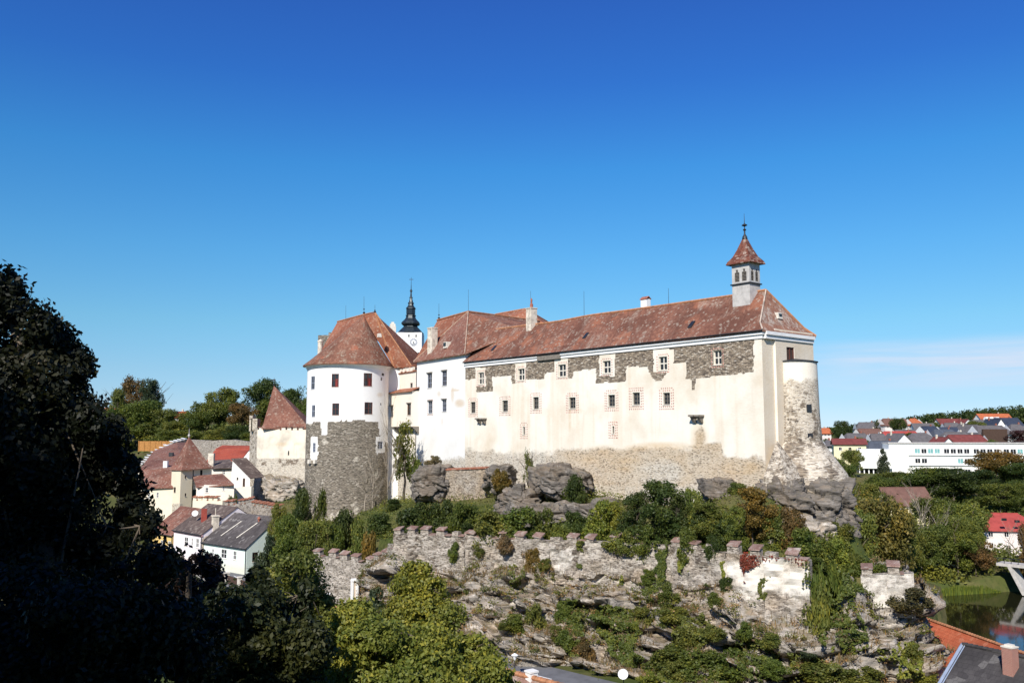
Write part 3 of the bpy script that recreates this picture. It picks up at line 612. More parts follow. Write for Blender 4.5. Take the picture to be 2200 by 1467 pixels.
for S_ in (Bk, Lf): mb.poly([S_.pos(0, -10.5), S_.pos(S_.L, -10.5), S_.pos(S_.L, ZE + .3), S_.pos(0, ZE + .3)])
mb.build('wall', W_CREAM, cw)
for h in hs_[:6]: window(FAC, h, cw, STONE_TRIM, None, 0.30, 2, 2, 0.15, 0.10, dots=1)
for h in hs_[6:13]: window(FAC, h, cw, GREYWOOD, None, 0.30, 2, 3, 0.06, 0.09, dots=2)
for h in hs_[13:]: window(FAC, h, cw, GREYWOOD, None, 0.30, 1, 1, 0.05, 0.04, dots=2, label='narrow slit window in a painted border')
window(END2, ew, cw, REDWOOD, DARKWOOD, 0.16, 2, 1, 0.06, 0.12, label='window closed with brown boards')
# cornice: two stepped white bands with the grey boarded gap
mb = MB()
for z0, z1, d in ((ZE - .95, ZE - .52, .14), (ZE - .518, ZE - .12, .32)):
    g0, g1 = FAC.inv(1157, 755)[0], FAC.inv(1206, 750)[0]
    pbox(mb, FAC, 0, g0, z0, z1, -.1, d); pbox(mb, FAC, g1, L + d, z0, z1, -.1, d); pbox(mb, END2, -2.0, END2.L, z0, z1, -.35, d)
mb.build('cornice', WHITE, cw)
mb = MB(); pbox(mb, FAC, g0 + .01, g1 - .01, ZE - 1.0, ZE - .1, -.1, .33); mb.build('fascia_board', GREYWOOD, cw)
# roof
ZR = 17.5; HIP = 2.7; EO = 0.45
def rp(s, d, z): return FAC.pos(s, z, d)
polys = []; n = 22; xs = np.linspace(-0.1, L + EO, n + 1)
def sag(s): return 0.16 * (vnoise(np.array([[s * .12, 0, 0]]), 4)[0] - .5) * 2
for k in range(n):
    a, b = xs[k], xs[k + 1]
    f = lambda s, m: s * (L - m + .1) / (L + EO + .1) if m > 0 else s
    a1, b1 = a * (L - .55) / (L + EO), b * (L - .55) / (L + EO); a2, b2 = a * (L - HIP) / (L + EO), b * (L - HIP) / (L + EO)
    polys.append([rp(a, EO, ZE - .02 + sag(a) * .5), rp(b, EO, ZE - .02 + sag(b) * .5), rp(b1, -.55, ZE + .95 + sag(b1) * .5), rp(a1, -.55, ZE + .95 + sag(a1) * .5)])
    polys.append([rp(a1, -.55, ZE + .95 + sag(a1) * .5), rp(b1, -.55, ZE + .95 + sag(b1) * .5), rp(b2, -5, ZR + sag(b2)), rp(a2, -5, ZR + sag(a2))])
mbF = MB(); mbF.shell(polys, .2); mbF.build('roof', T_MAIN, cw)
e0 = rp(L + EO, EO, ZE - .02 + sag(L + EO) * .5); e1 = rp(L - .55, -.55, ZE + .95 + sag(L - .55) * .5); e2 = rp(L - HIP, -5, ZR + sag(L - HIP))
f0 = rp(L + EO, -DEPTH - EO, ZE - .02); f1 = rp(L - .55, -DEPTH + .55, ZE + .95)
mbE = MB(); mbE.shell([[e0, f0, f1, e1], [e1, f1, e2]], .2); mbE.build('roof', T_END, cw)['label'] = 'hipped roof end with grey lichened tiles'
mbB = MB(); g0_, g1_ = rp(-.1, -DEPTH - EO, ZE - .02), rp(-.1, -5, ZR)
mbB.shell([[f0, g0_, rp(-.1, -DEPTH + .55, ZE + .95), f1], [f1, rp(-.1, -DEPTH + .55, ZE + .95), g1_, e2]], .2); mbB.build('roof', T_MAIN, cw)
mb = MB(); mb.tube([rp(a * (L - HIP) / (L + EO), -5, ZR + sag(a * (L - HIP) / (L + EO)) + .06) for a in xs], .17, 6); mb.build('ridge_cap', RIDGE, cw)
mb = MB(); mb.tube([e0 + [0, 0, .06], e1 + [0, 0, .08], e2 + [0, 0, .08]], .10, 6); mb.build('ridge_cap', M_plain('lichened_hip_tile', (.48, .38, .30), .9, .4, 1.5), cw)
mb = MB(); mb.tube([f0 + [0, 0, .04], f1 + [0, 0, .06], e2 + [0, 0, .06]], .14, 6); mb.build('ridge_cap', RIDGE, cw)
mb = MB(); mb.tube([rp(xs[0], EO + .08, ZE - .08), rp(L * .5, EO + .08, ZE - .08), rp(L + EO, EO + .08, ZE - .08)], .075, 6); mb.build('gutter', IRON, cw)
RSL = Plane(FAC.P0, FAC.P1)
def on_slope(px, py):        # where a pixel's ray meets the front slope
    a, b, c = rp(0, -.55, ZE + .95), rp(L, -.55, ZE + .95), rp(L / 2, -5, ZR); nn = np.cross(b - a, c - a); r = ray(px, py); return r * ((a @ nn) / (r @ nn))
for (x, y) in ((1258.5, 722), (1485.5, 698), (1061, 749)):
    p = on_slope(x, y); mb = MB(); cr, sr = math.cos(ROT), math.sin(ROT)
    mb.hexa([p + np.array([FAC.u[0] * a + FAC.n[0] * b, FAC.u[1] * a + FAC.n[1] * b, -b * .95 + h]) for h in (0.0, .16) for a, b in ((-.3, .42), (.3, .42), (.3, -.42), (-.3, -.42))])
    w = mb.build('skylight', IRON, cw)
    mb = MB(); mb.hexa([p + np.array([FAC.u[0] * a + FAC.n[0] * b, FAC.u[1] * a + FAC.n[1] * b, -b * .95 + h]) for h in (.155, .17) for a, b in ((-.22, .34), (.22, .34), (.22, -.34), (-.22, -.34))]); mb.build('pane', GLASS, w)
def near_ridge(px, py, d):
    return Plane(FAC.P0 + FAC.n * d, FAC.P1 + FAC.n * d).inv(px, py)
s, z = near_ridge(1142, 690, -4.6); mb = MB(); mb.box(rp(s, -4.6, ZR - 1.6), (1.25, 1.25, 4.1), ROT); mb.box(rp(s, -4.6, ZR + 2.5), (1.4, 1.4, .16), ROT)
c_ = mb.build('chimney', CHIM, cw); mb = MB(); mb.lathe(rp(s, -4.6, ZR + 2.66), [(.25, 0), (.25, .6), (.12, .8), (.16, 1.3), (.05, 1.6)], 10); mb.build('chimney_pot', BRICKRED, c_)
s, z = near_ridge(1387, 655, -5.4); mb = MB(); mb.box(rp(s, -5.4, ZR - .6), (1.1, .8, 1.9), ROT); c_ = mb.build('chimney', WHITE, cw)
mb = MB(); mb.shell([[rp(s - .65, -4.9, ZR + 1.32), rp(s + .65, -4.9, ZR + 1.32), rp(s + .65, -5.4, ZR + 1.7), rp(s - .65, -5.4, ZR + 1.7)], [rp(s + .65, -5.9, ZR + 1.32), rp(s - .65, -5.9, ZR + 1.32), rp(s - .65, -5.4, ZR + 1.7), rp(s + .65, -5.4, ZR + 1.7)]], .08); mb.build('chimney_cap', BRICKRED, c_)
for x, y in ((1140, 625), (1254.5, 625), (1436, 619)):
    s, z = near_ridge(x, y, -5); mb = MB(); mb.tube([rp(s, -5, ZR - .2), rp(s, -5, z)], [.035, .02], 5); mb.build('lightning_rod', IRON, cw)
# roof vent on the hipped end
nn = np.cross(f1 - e1, e2 - e1); r_ = ray(1671.5, 679); p = r_ * ((e1 @ nn) / (r_ @ nn)); mb = MB(); mb.box((p[0], p[1], p[2] - .35), (.9, .7, .75), ROT + math.pi / 2, .8); mb.build('roof_vent', STONE_TRIM, cw)
mb = MB(); q_ = p + np.array([FAC.u[0], FAC.u[1], 0]) * .33; mb.box((q_[0], q_[1], q_[2] - .05), (.5, .12, .3), ROT + math.pi / 2); mb.build('vent_opening', GLASS, cw)
# corbels on the face
for (x0, x1, y) in ((1033, 1043, 901), (1494, 1508, 895)):
    for x in (x0, x1):
        s, z = FAC.inv(x, y); mb = MB(); pbox(mb, FAC, s - .38, s + .38, z, z + .22, -.1, .95)
        mb.hexa([FAC.pos(s - .2, z - .75, .25), FAC.pos(s + .2, z - .75, .25), FAC.pos(s + .2, z - .75, -.1), FAC.pos(s - .2, z - .75, -.1), FAC.pos(s - .2, z, .85), FAC.pos(s + .2, z, .85), FAC.pos(s + .2, z, -.1), FAC.pos(s - .2, z, -.1)])
        mb.build('corbel', GREYWOOD, cw)
# round bastion, its battered foot and the pointed buttress
bc = FAC.P1 - FAC.n * 6.3 + FAC.u * -.2; BR = 2.75
ztop_ = at(1705, 776, bc[1] - 2.6)[2]; zfl = at(1705, 948, bc[1])[2]; zbo = at(1705, 1030, bc[1] - 4)[2] - .6
mb = MB(); prof = [(5.9, zbo - 3.0), (5.85, zbo + .6), (5.6, zbo + 1.2), (3.05, zfl), (2.86, zfl + 3), (BR, ztop_)]
N_ = 72; zz = []; rr = []
for (r0, z0), (r1, z1) in zip(prof[:-1], prof[1:]):
    k = max(1, int((z1 - z0) / .3))
    for j in range(k): zz.append(z0 + (z1 - z0) * j / k); rr.append(r0 + (r1 - r0) * j / k)
zz.append(prof[-1][1]); rr.append(BR); rings = []
for i, (r, z) in enumerate(zip(rr, zz)):
    row = []
    for j in range(N_ + 1):
        a = 2 * math.pi * j / N_; P_ = (bc[0] + r * math.cos(a), bc[1] + r * math.sin(a), z); px = proj(np.array(P_))
        g = np.clip((px[1] - 812) / 12 + (fbm(np.array([a * 3, z * .6, 1.0]), 3, 3) - .5) * 2 + .1, 0, 1); dk_ = np.clip(.30 + (fbm(np.array([a * 2.5, z * .5, 4.0]), 3, 15) - .45) * 1.3, 0, .55) * np.clip((px[1] - 815) / 30, 0, 1)
        dk_ = dk_ + (.12 if z < zfl - .3 else 0)
        row.append(mb.vert(P_, (dk_, g * .9, .15)))
    rings.append(row)
for i in range(len(zz) - 1):
    for j in range(N_):
        u0, u1 = j / N_ * 2 * math.pi * BR, (j + 1) / N_ * 2 * math.pi * BR
        mb.face([rings[i][j], rings[i][j + 1], rings[i + 1][j + 1], rings[i + 1][j]], [(u0, zz[i]), (u1, zz[i]), (u1, zz[i + 1]), (u0, zz[i + 1])])
mb.face([r for r in rings[-1][:-1]])
bo = mb.build('bastion', W_CREAM, cw)
mb = MB(); mb.lathe((bc[0], bc[1], ztop_), [(BR - .05, -.05), (BR + .14, .0), (BR + .14, .09), (BR - .4, .2), (.1, .55)], 40); mb.build('ledge', IRON, bo)
for x, y, r in ((1739, 876, .3), (1741, 938, .34)):
    C_ = Cyl(bc, 3.0); s, z = C_.inv(x, y); mb = MB(); pbox(mb, C_, s - r, s + r, z - .4, z + .4, -.4, .03); mb.build('loophole', GLASS, bo)
apex = at(1669, 946, 100.6); mb = MB(); mb.m = (.50, 1, .15)
b0, b1, b2 = at(1640, 1026, 98.7), at(1690, 1034, 97.0), at(1730, 1024, 99.6)
dn = np.array([0, 0, -3.0])
mb.poly([b0 + dn, b1 + dn, b1, b0]); mb.poly([b1 + dn, b2 + dn, b2, b1]); mb.poly([b0, b1, apex]); mb.poly([b1, b2, apex])
bk0, bk2 = b0 + [2, 4, 0], b2 + [1, 4, 0]; mb.poly([b2, bk2, apex]); mb.poly([bk0, b0, apex]); mb.poly([b2 + dn, bk2 + dn, bk2, b2]); mb.poly([bk0 + dn, b0 + dn, b0, bk0])
mb.build('buttress', W_CREAM, cw)
# bell turret riding the front slope
tl = Plane(FAC.P0 + FAC.n * -3.3, FAC.P1 + FAC.n * -3.3); s0, _ = tl.inv(1574, 650); s1, _ = tl.inv(1611.5, 648)
TW = s1 - s0; tcx = (s0 + s1) / 2; TD = 2.15; dC = -3.3 - TD / 2
zb, zbelt, zeave, zap = ZR - 3.2, tl.inv(1608, 607)[1], tl.inv(1609, 562)[1], tl.inv(1609, 505)[1]
bt = MB(); bt.box(rp(tcx, dC, zb), (TW, TD, zbelt - zb), ROT); T = bt.build('bell_turret', CONC, cw)
mb = MB(); fz = at(1604, 640, 103)[2]
def tpos(face):      # four faces of the turret
    c = rp(tcx, dC, 0)[:2]; u, nn_ = FAC.u, FAC.n
    return {0: Plane(c - u * TW / 2 + nn_ * TD / 2, c + u * TW / 2 + nn_ * TD / 2), 1: Plane(c + u * TW / 2 + nn_ * TD / 2, c + u * TW / 2 - nn_ * TD / 2),
            2: Plane(c + u * TW / 2 - nn_ * TD / 2, c - u * TW / 2 - nn_ * TD / 2), 3: Plane(c - u * TW / 2 - nn_ * TD / 2, c - u * TW / 2 + nn_ * TD / 2)}[face]
mb = MB(); lv = MB(); dk = MB(); zl0, zl1 = zbelt + .28, zbelt + (zeave - zbelt) * .70
for fc in range(4):
    S_ = tpos(fc); W_ = S_.L; hol = [(W_ * .16, W_ * .43, zl0, zl1), (W_ * .57, W_ * .84, zl0, zl1)]
    sheet(mb, S_, 0, W_, zbelt, zeave + .1, hol, .5, None, .14)
    for a, b, c, e in hol:
        w_ = b - a
        for k, (f_, h_) in enumerate(((.0, .0), (.16, .16))):   # stepped arch corners
            pbox(mb, S_, a, a + w_ * (.28 - f_), e - .34 + h_, e, -.13, -.004 - k * .003); pbox(mb, S_, b - w_ * (.28 - f_), b, e - .34 + h_, e, -.13, -.004 - k * .003)
        pbox(dk, S_, a - .02, b + .02, c - .02, e + .02, -.22, -.15)
        lv = MB()
        for z in np.arange(c + .08, e - .03, .17): lv.hexa([S_.pos(a, z - .06, -.02), S_.pos(b, z - .06, -.02), S_.pos(b, z + .02, -.145), S_.pos(a, z + .02, -.145), S_.pos(a, z - .03, -.02), S_.pos(b, z - .03, -.02), S_.pos(b, z + .05, -.145), S_.pos(a, z + .05, -.145)])
        lv.build('louvre', GREYWOOD, T)
mb.build('belfry_stage', CONC, T); dk.build('louvre_backing', GLASS, T)
mb = MB(); mb.box(rp(tcx, dC, zbelt - .08), (TW + .34, TD + .34, .14), ROT); mb.build('belt_ledge', IRON, T)
mb = MB(); c4 = lambda r, z: [rp(tcx + a * r * TW / 2, dC + b * r * TD / 2, z) for a, b in ((-1, 1), (1, 1), (1, -1), (-1, -1))]
H_ = zap - zeave; lev = [(1.42, zeave), (1.30, zeave + H_ * .10), (.92, zeave + H_ * .28), (.60, zeave + H_ * .55), (.16, zap)]; pl_ = []
for (r0, z0), (r1, z1) in zip(lev[:-1], lev[1:]):
    A_, B_ = c4(r0, z0), c4(r1, z1)
    for k in range(4): pl_.append([A_[k], A_[(k + 1) % 4], B_[(k + 1) % 4], B_[k]])
mb.shell(pl_, .10); mb.build('turret_roof', RUST, T)
ztip = tl.inv(1598, 452)[1]; c_ = rp(tcx, dC, 0); mb = MB()
mb.lathe((c_[0], c_[1], zap - .1), [(.34, 0), (.30, .25), (.1, .6), (.09, 1.0), (.22, 1.15), (.07, 1.3), (.05, 1.55), (.36, 1.7), (.30, 1.78), (.05, 1.95), (.03, 2.6), (.02, ztip - zap)], 12); mb.build('finial', IRON, T)
# ------------------------------------------------------------------ generic helpers for houses
def ctr(*p): return np.mean(np.array(p, float), 0)
def roofpart(polys, mat, parent, th=0.18, name='roof'):
    mb = MB(); mb.shell(polys, th); return mb.build(name, mat, parent)
def orient(P):      # make a roof polygon face upwards
    P = [np.asarray(p, float) for p in P]; n = np.zeros(3)
    for a in range(len(P)): n += np.cross(P[a] - P[0], P[(a + 1) % len(P)] - P[0])
    return P if n[2] > 0 else P[::-1]
def house(name, label, cat, c, w, d, zb, ze, zr, rot, wall, roof, group=None, hip=0.0, over=0.45, wins=(), chim=1, base=None, glass=None, frame=None):
    """gabled or hipped house: ridge along local x; c = plan centre; wins = (side, x fraction, z fraction, width, height)"""
    t = thing(name, label, cat, group=group); cr, sr = math.cos(rot), math.sin(rot)
    W = lambda x, y, z: np.array([c[0] + x * cr - y * sr, c[1] + x * sr + y * cr, z])
    f = [W(-w / 2, -d / 2, 0), W(w / 2, -d / 2, 0), W(w / 2, d / 2, 0), W(-w / 2, d / 2, 0)]
    mb = MB(); zb2 = zb - 2.5
    S = [Plane(f[k][:2], f[(k + 1) % 4][:2]) for k in range(4)]; H = {0: [], 1: [], 2: [], 3: []}
    for (sd, xf, zf, ww, wh) in wins:
        a = S[sd].L * xf; z = zb + (ze - zb) * zf; H[sd].append((a - ww / 2, a + ww / 2, z - wh / 2, z + wh / 2))
    for k in range(4): sheet(mb, S[k], 0, S[k].L, zb2, ze, H[k], 3.0, None, 0.16)
    if hip < d * .4:
        for k, sx in ((1, 1), (3, -1)): mb.poly([S[k].pos(0, ze), S[k].pos(d, ze), W(sx * w / 2, 0, ze + (zr - ze) * (1 - hip / (d * .5) * .0))])
    mb.build('wall', wall, t)
    if base:
        m2 = MB()
        for k in range(4): pbox(m2, S[k], -.05, S[k].L + .05, zb2, zb + base, -.1, .06)
        m2.build('plinth', STONE_TRIM, t)
    sl = (zr - ze) / (d / 2); zo = ze - over * sl; X, Y = w / 2 + over * .7, d / 2 + over; hx = max(X - hip, .05); lift = .1
    A = [W(-X, -Y, zo + lift), W(X, -Y, zo + lift), W(X, Y, zo + lift), W(-X, Y, zo + lift)]; R = [W(-hx, 0, zr + lift), W(hx, 0, zr + lift)]
    pol = [[A[0], A[1], R[1], R[0]], [A[2], A[3], R[0], R[1]]]
    if hip: pol += [[A[1], A[2], R[1]], [A[3], A[0], R[0]]]
    rf = roofpart(pol, roof, t)
    mb = MB(); mb.tube([R[0] + [0, 0, .03], R[1] + [0, 0, .03]], .11, 5); mb.build('ridge_cap', roof, rf)
    for k in range(chim):
        mb = MB(); p = W(w * (.22 - .4 * k), d * .1, zr - 1.0); chimney(mb, p, .6, .6, 2.1, rot, .06); mb.build('chimney', BRICKRED if k % 2 == 0 and (int(abs(c[0])) % 2) else CHIM, rf)
    for sd in H:
        for h in H[sd]: window(S[sd], h, t, frame or WHITE, glass, .12, 2, 1, .07, .09)
    return t, W, S
def bbase(px, py, Y): return at(px, py, Y)
# ------------------------------------------------------------------ white cross wing
ww = thing('castle_wing', 'tall white castle wing with steep pointed tiled roof, beside the round tower', 'castle wing')
BR_ = FAC.P0; zW = atz(1000, 758, 1)[2]; zW = at(1000, 758, P1[1])[2]
bl = at(896, 776, zW * F / 159.0)[:2] ; WH = Plane(bl, BR_)
WHW = [(918.2, 802, 928, 833.5), (949.6, 797, 959.9, 828.6), (919.9, 861.7, 928.7, 888), (950, 858.5, 959, 884.3)]
def white_mask(P, px, A, Z):
    M = np.zeros(P.shape); M[..., 1] = np.clip((px[..., 1] - 975 - (1000 - px[..., 0]) * .15) / 22 + .2, 0, .8)
    o = blotch(px, 978, 838, 10, 3) * .9 + blotch(px, 988, 866, 12, 10) * .8 + blotch(px, 972, 848, 4, 18) * .6 + blotch(px, 943, 846, 4, 6) * .5 + blotch(px, 950, 905, 3, 10) * .3
    M[..., 2] = np.clip(o, 0, .8); return M
mb = MB(); hw = [hole(WH, r) for r in WHW]; sheet(mb, WH, 0, WH.L, -17, zW + .2, hw, .25, white_mask, .3)
back = BR_ - WH.n * 14; side = Plane(BR_, back); sheet(mb, side, 0, 14, -2, zW + .2, (), 3.0)
sheet(mb, Plane(bl - WH.n * 14, bl), 0, 14, -17, zW + .2, (), 3.0)
mb.build('wall', W_WHITE, ww)
for k, h in enumerate(hw): window(WH, h, ww, M_plain('blue_grey_frame', (0.30, 0.33, 0.40), .7, .2) if k == 0 else bpy.data.materials['blue_grey_frame'], None, .18, 2, 3, .06, .09, dots=1 if k == 2 else 0, lintel=GREYWOOD)
o_ = WH.n * .5; u_ = WH.u
rbl = np.r_[bl + o_ - u_ * .5, zW - .1]; rbr = np.r_[BR_ + o_ + u_ * .7, zW - .15]
A_ = at(1006, 670, P1[1] + 11.5); B_ = at(939, 688, P1[1] + 24); C_ = at(1160, 690, P1[1] + 24); Bl_ = np.r_[bl - WH.n * 16 - u_ * 3, zW]; Cr = FAC.pos(9.0, ZR - .5, -5.4)
rf = roofpart([orient([rbl, rbr, A_])], T_DARKRED, ww)
roofpart([orient([rbl, A_, B_, Bl_])], T_ORANGE, ww)['label'] = 'orange roof slope behind the hip'
roofpart([orient([rbr, Cr, C_, A_])], T_MAIN, ww)
mb = MB(); mb.tube([rbr + [0, 0, .05], A_ + [0, 0, .08]], .10, 6); mb.tube([rbl + [0, 0, .05], A_ + [0, 0, .08]], .09, 6); mb.build('ridge_cap', M_plain('lichened_ridge', (.42, .30, .22), .9, .4, 1.5), rf)
mb = MB(); mb.tube([B_ + [0, 0, .05], A_ + [0, 0, .1], C_ + [0, 0, .06]], .15, 6); mb.build('ridge_cap', RIDGE, rf)
def onpoly(P, px, py):
    P = [np.asarray(p, float) for p in P]; nn = np.cross(P[1] - P[0], P[2] - P[0]); r = ray(px, py); return r * ((P[0] @ nn) / (r @ nn))
p = onpoly([rbl, rbr, A_], 962, 742); mb = MB(); mb.box(p - [0, 0, .5], (1.2, 1.2, 1.1), ROT - .1, .9); dr = mb.build('dormer', STONE_TRIM, ww); mb = MB(); mb.box(p + np.r_[WH.n * .62, -.15], (.75, .1, .6), ROT - .1); mb.build('opening', GLASS, dr)
p = onpoly([rbr, Cr, C_], 1046, 705); mb = MB(); mb.box(p - [0, 0, .3], (1.3, 1.0, .9), .4, .6); mb.build('dormer', T_ORANGE, ww)
p = onpoly([rbl, rbr, A_], 929, 750); mb = MB(); mb.box(p - [0, 0, 1.5], (1.45, 1.2, 5.2), ROT); mb.box(p + [0, 0, 3.7], (1.6, 1.35, .2), ROT); mb.build('chimney', CHIM, ww)
rod(1006.3, 622, 671, A_[1], ww); rod(943, 652, 687, B_[1], ww, .04, True)
# rear roof seen over the ridge
rw = thing('castle_wing', 'small orange tiled roof peeping over the ridges beside the cream chimney', 'castle wing')
Yq = P1[1] + 42; k0, k1 = at(1064, 676, Yq + 6), at(1129, 664, Yq - 2); e0_, e1_, e2_ = at(1050, 720, Yq - 6), at(1180, 703, Yq - 7), at(1190, 700, Yq + 8)
roofpart([orient([e0_, e1_, k1, k0]), orient([e1_, e2_, k1]), orient([k0, k1, e2_, e0_ + [-2, 20, 0]])], T_ORANGE, rw)
mb = MB(); mb.tube([k0 + [0, 0, .1], k1 + [0, 0, .1], e2_ + [0, 0, .1]], .15, 5); mb.build('ridge_cap', RIDGE, rw)
mb = MB(); cc = ctr(e0_, e1_, e2_, e0_ + [-2, 20, 0]); mb.prism([(x, y) for x, y in [e0_[:2] + [1, 1], e1_[:2] + [-1, 1], e2_[:2] + [-1, -1], e0_[:2] + [-1, 18]]], -6, e0_[2] - .3); mb.build('wall', W_WHITE, rw)
# ------------------------------------------------------------------ round tower
rt = thing('round_tower', 'broad round white tower on a dark stone base under a tiled conical roof', 'tower')
TC = np.array([(748 - CX) / F * 167.0, 167.0]); TR = 7.6; CY_ = Cyl(TC, TR, -math.pi * 1.12)
zT = at(760, 781, TC[1] - TR)[2]
TWN = [(668.3, 808, 676.4, 836.4), (712.5, 802.8, 728, 831.5), (781.5, 801.6, 799.6, 829.8), (669.8, 870, 677, 895.8), (713.7, 866, 728.7, 892), (783.2, 864, 800.4, 889.7), (672, 951, 678, 971), (811, 948, 822, 964)]
TST = [(640, 909), (660.5, 909), (681, 906), (689, 905), (689, 934), (703, 934), (703.5, 906), (730, 904), (777, 902.7), (811, 907), (816, 935), (823, 945), (840, 960), (850, 1010), (850, 1200), (640, 1200)]
TPD = [(667, 937, 683, 987), (808, 938, 826, 975)]
def tower_mask(P, px, A, Z):
    q = wob(px, 1.6); R = in_poly(q, TST)
    for x0, y0, x1, y1 in TPD: R &= ~((q[..., 0] > x0) & (q[..., 0] < x1) & (q[..., 1] > y0) & (q[..., 1] < y1))
    M = np.zeros(P.shape); M[..., 0] = R * (1 - .55 * np.clip((fbm(np.stack([A * .5, Z * .8, A * 0], -1), 4, 44) - .60) * 9, 0, 1)); M[..., 1] = R
    M[..., 2] = blotch(px, 816, 848, 7, 5) * .6; return M
mb = MB(); ht = [hole(CY_, r) for r in TWN]; sheet(mb, CY_, 0, TR * math.pi * 1.25, -17.5, zT + .2, ht, .3, tower_mask, .22); mb.build('wall', W_TOWER, rt, True)
for k, h in enumerate(ht): window(CY_, h, rt, REDWOOD if k in (1, 2, 4, 5) else bpy.data.materials['blue_grey_frame'], None, .12, 2, 2 if k < 6 else 3, .07, .11, curtain=k in (1, 2))
mb = MB(); mb.lathe((TC[0], TC[1], zT), [(TR - .1, -.75), (TR + .18, -.62), (TR + .2, -.35), (TR + .55, -.2), (TR + .6, .02), (TR - .3, .02)], 72); mb.build('cornice', WHITE, rt)
AQ = at(781, 677, TC[1] + .8); zA = AQ[2]
mb = MB(); mb.lathe((TC[0], TC[1], zT), [(TR + .85, -.12), (TR + .9, .06), (TR - .1, 1.05), (TR - 1.5, 2.6), (TR * .5, (zA - zT) * .52), (.05, zA - zT)], 56, a0=-math.pi * 1.05, a1=.75); 
for i_, v_ in enumerate(mb.v):      # the tip of the half cone leans towards the ridge
    k_ = max(0, (v_[2] - zT) / (zA - zT)); mb.v[i_] = (v_[0] + (AQ[0] - TC[0]) * k_, v_[1] + (AQ[1] - TC[1]) * k_, v_[2])
mb.build('roof', T_TOWER, rt, True)
R1 = at(725, 692, TC[1] + 12); R2 = at(805, 671, TC[1] + .8); AP = AQ.copy()
Le = at(693, 757, TC[1] + 10); Le0 = at(655, 788, TC[1]); 
roofpart([orient([np.r_[TC + [-TR + .2, 2.5], zT + .5], AP, R1, np.r_[TC + [-TR + .6, 13], zT + 2.0]])], T_ORANGE, rt)
hb0, hb1 = at(846, 788, 167.5), at(884, 787, 166.0); hb2 = hb1 + [4, 16, 0]
roofpart([orient([hb0, hb1, R2]), orient([hb1, hb2, R1 + [3, 4, 0], R2]), orient([AP, hb0, R2])], T_ORANGE, rt)['label'] = 'orange tiled hip beside the cone'
mb = MB(); mb.tube([hb0 + [0, 0, .1], R2 + [0, 0, .1], AP + [0, 0, .1], R1 + [0, 0, .1]], .16, 6); mb.tube([hb1 + [0, 0, .1], R2 + [0, 0, .1]], .14, 6); mb.build('ridge_cap', RIDGE, rt)
mb = MB(); mb.prism([TC + [3, 1], hb1[:2] + [-.6, 1.8], hb2[:2] + [-1, 0], TC + [-6, 18], TC + [-6.5, 13], TC + [-6.2, 3]], -14, zT + .25); mb.build('rear_wall', W_TOWER, rt)
rod(782, 637, 676, AP[1], rt, .04, True); rod(805.5, 655, 672, R2[1], rt, .04, True); rod(743, 656, 690, R1[1] - 3, rt)
# patches of old mortar along the eaves, little roof vent
C2 = Cyl(TC, TR * .62); s, z = C2.inv(750, 752); 
mb = MB(); p = at(750, 751, TC[1] - TR * .66); mb.box(p - [0, 0, .3], (1.1, .8, .7), 0, .7); mb.build('roof_vent', T_ORANGE, rt)
p = at(815, 721, TC[1] - TR * .3); mb = MB(); mb.box(p - [0, 0, .3], (.7, .7, .7), .5, .8); mb.build('roof_vent', STONE_TRIM, rt)
p = at(687.5, 764, TC[1] + 3); mb = MB(); mb.lathe(p - [0, 0, 1.5], [(.5, 0), (.48, 4.1), (.55, 4.15), (.55, 4.4), (.3, 4.5), (.05, 4.7)], 12); mb.build('chimney', CHIM, rt)
for x in (667.5, 679): s, z = CY_.inv(x, 990); mb = MB(); pbox(mb, CY_, s - .28, s + .28, z - .45, z + .25, -.1, .5); mb.build('corbel', STONE_TRIM, rt)
for x, y, w, h in ((822.5, 804.5, 4, 2.6), (819, 814, 2, 3), (818, 868, 1.4, 2.2)):
    s, z = CY_.inv(x, y); mb = MB(); pbox(mb, CY_, s - w * .09, s + w * .09, z - h * .09, z + h * .09, -.2, .012); mb.build('putlog_hole', GLASS, rt)
s, z = CY_.inv(807, 1083); mb = MB(); pbox(mb, CY_, s - .16, s + .16, z - .6, z + .6, -.2, .02); mb.build('loophole', GLASS, rt)
# dark ruined keep behind it
kp = thing('ruined_keep', 'dark broken stone keep wall rising behind the round tower roof', 'ruin')
a, b = at(690, 722, TC[1] + 22), at(716, 712, TC[1] + 22); mb = MB(); mb.m = (1, 1, 0)
for k in range(6):
    x0, x1 = a[0] + (b[0] + 4 - a[0]) * k / 6, a[0] + (b[0] + 4 - a[0]) * (k + 1) / 6; zt = a[2] + (b[2] - a[2]) * k / 6 + random.uniform(-.4, .4); mb.box(((x0 + x1) / 2, a[1], -8), (x1 - x0, 6, zt + 8))
mb.build('wall', W_TOWER, kp)
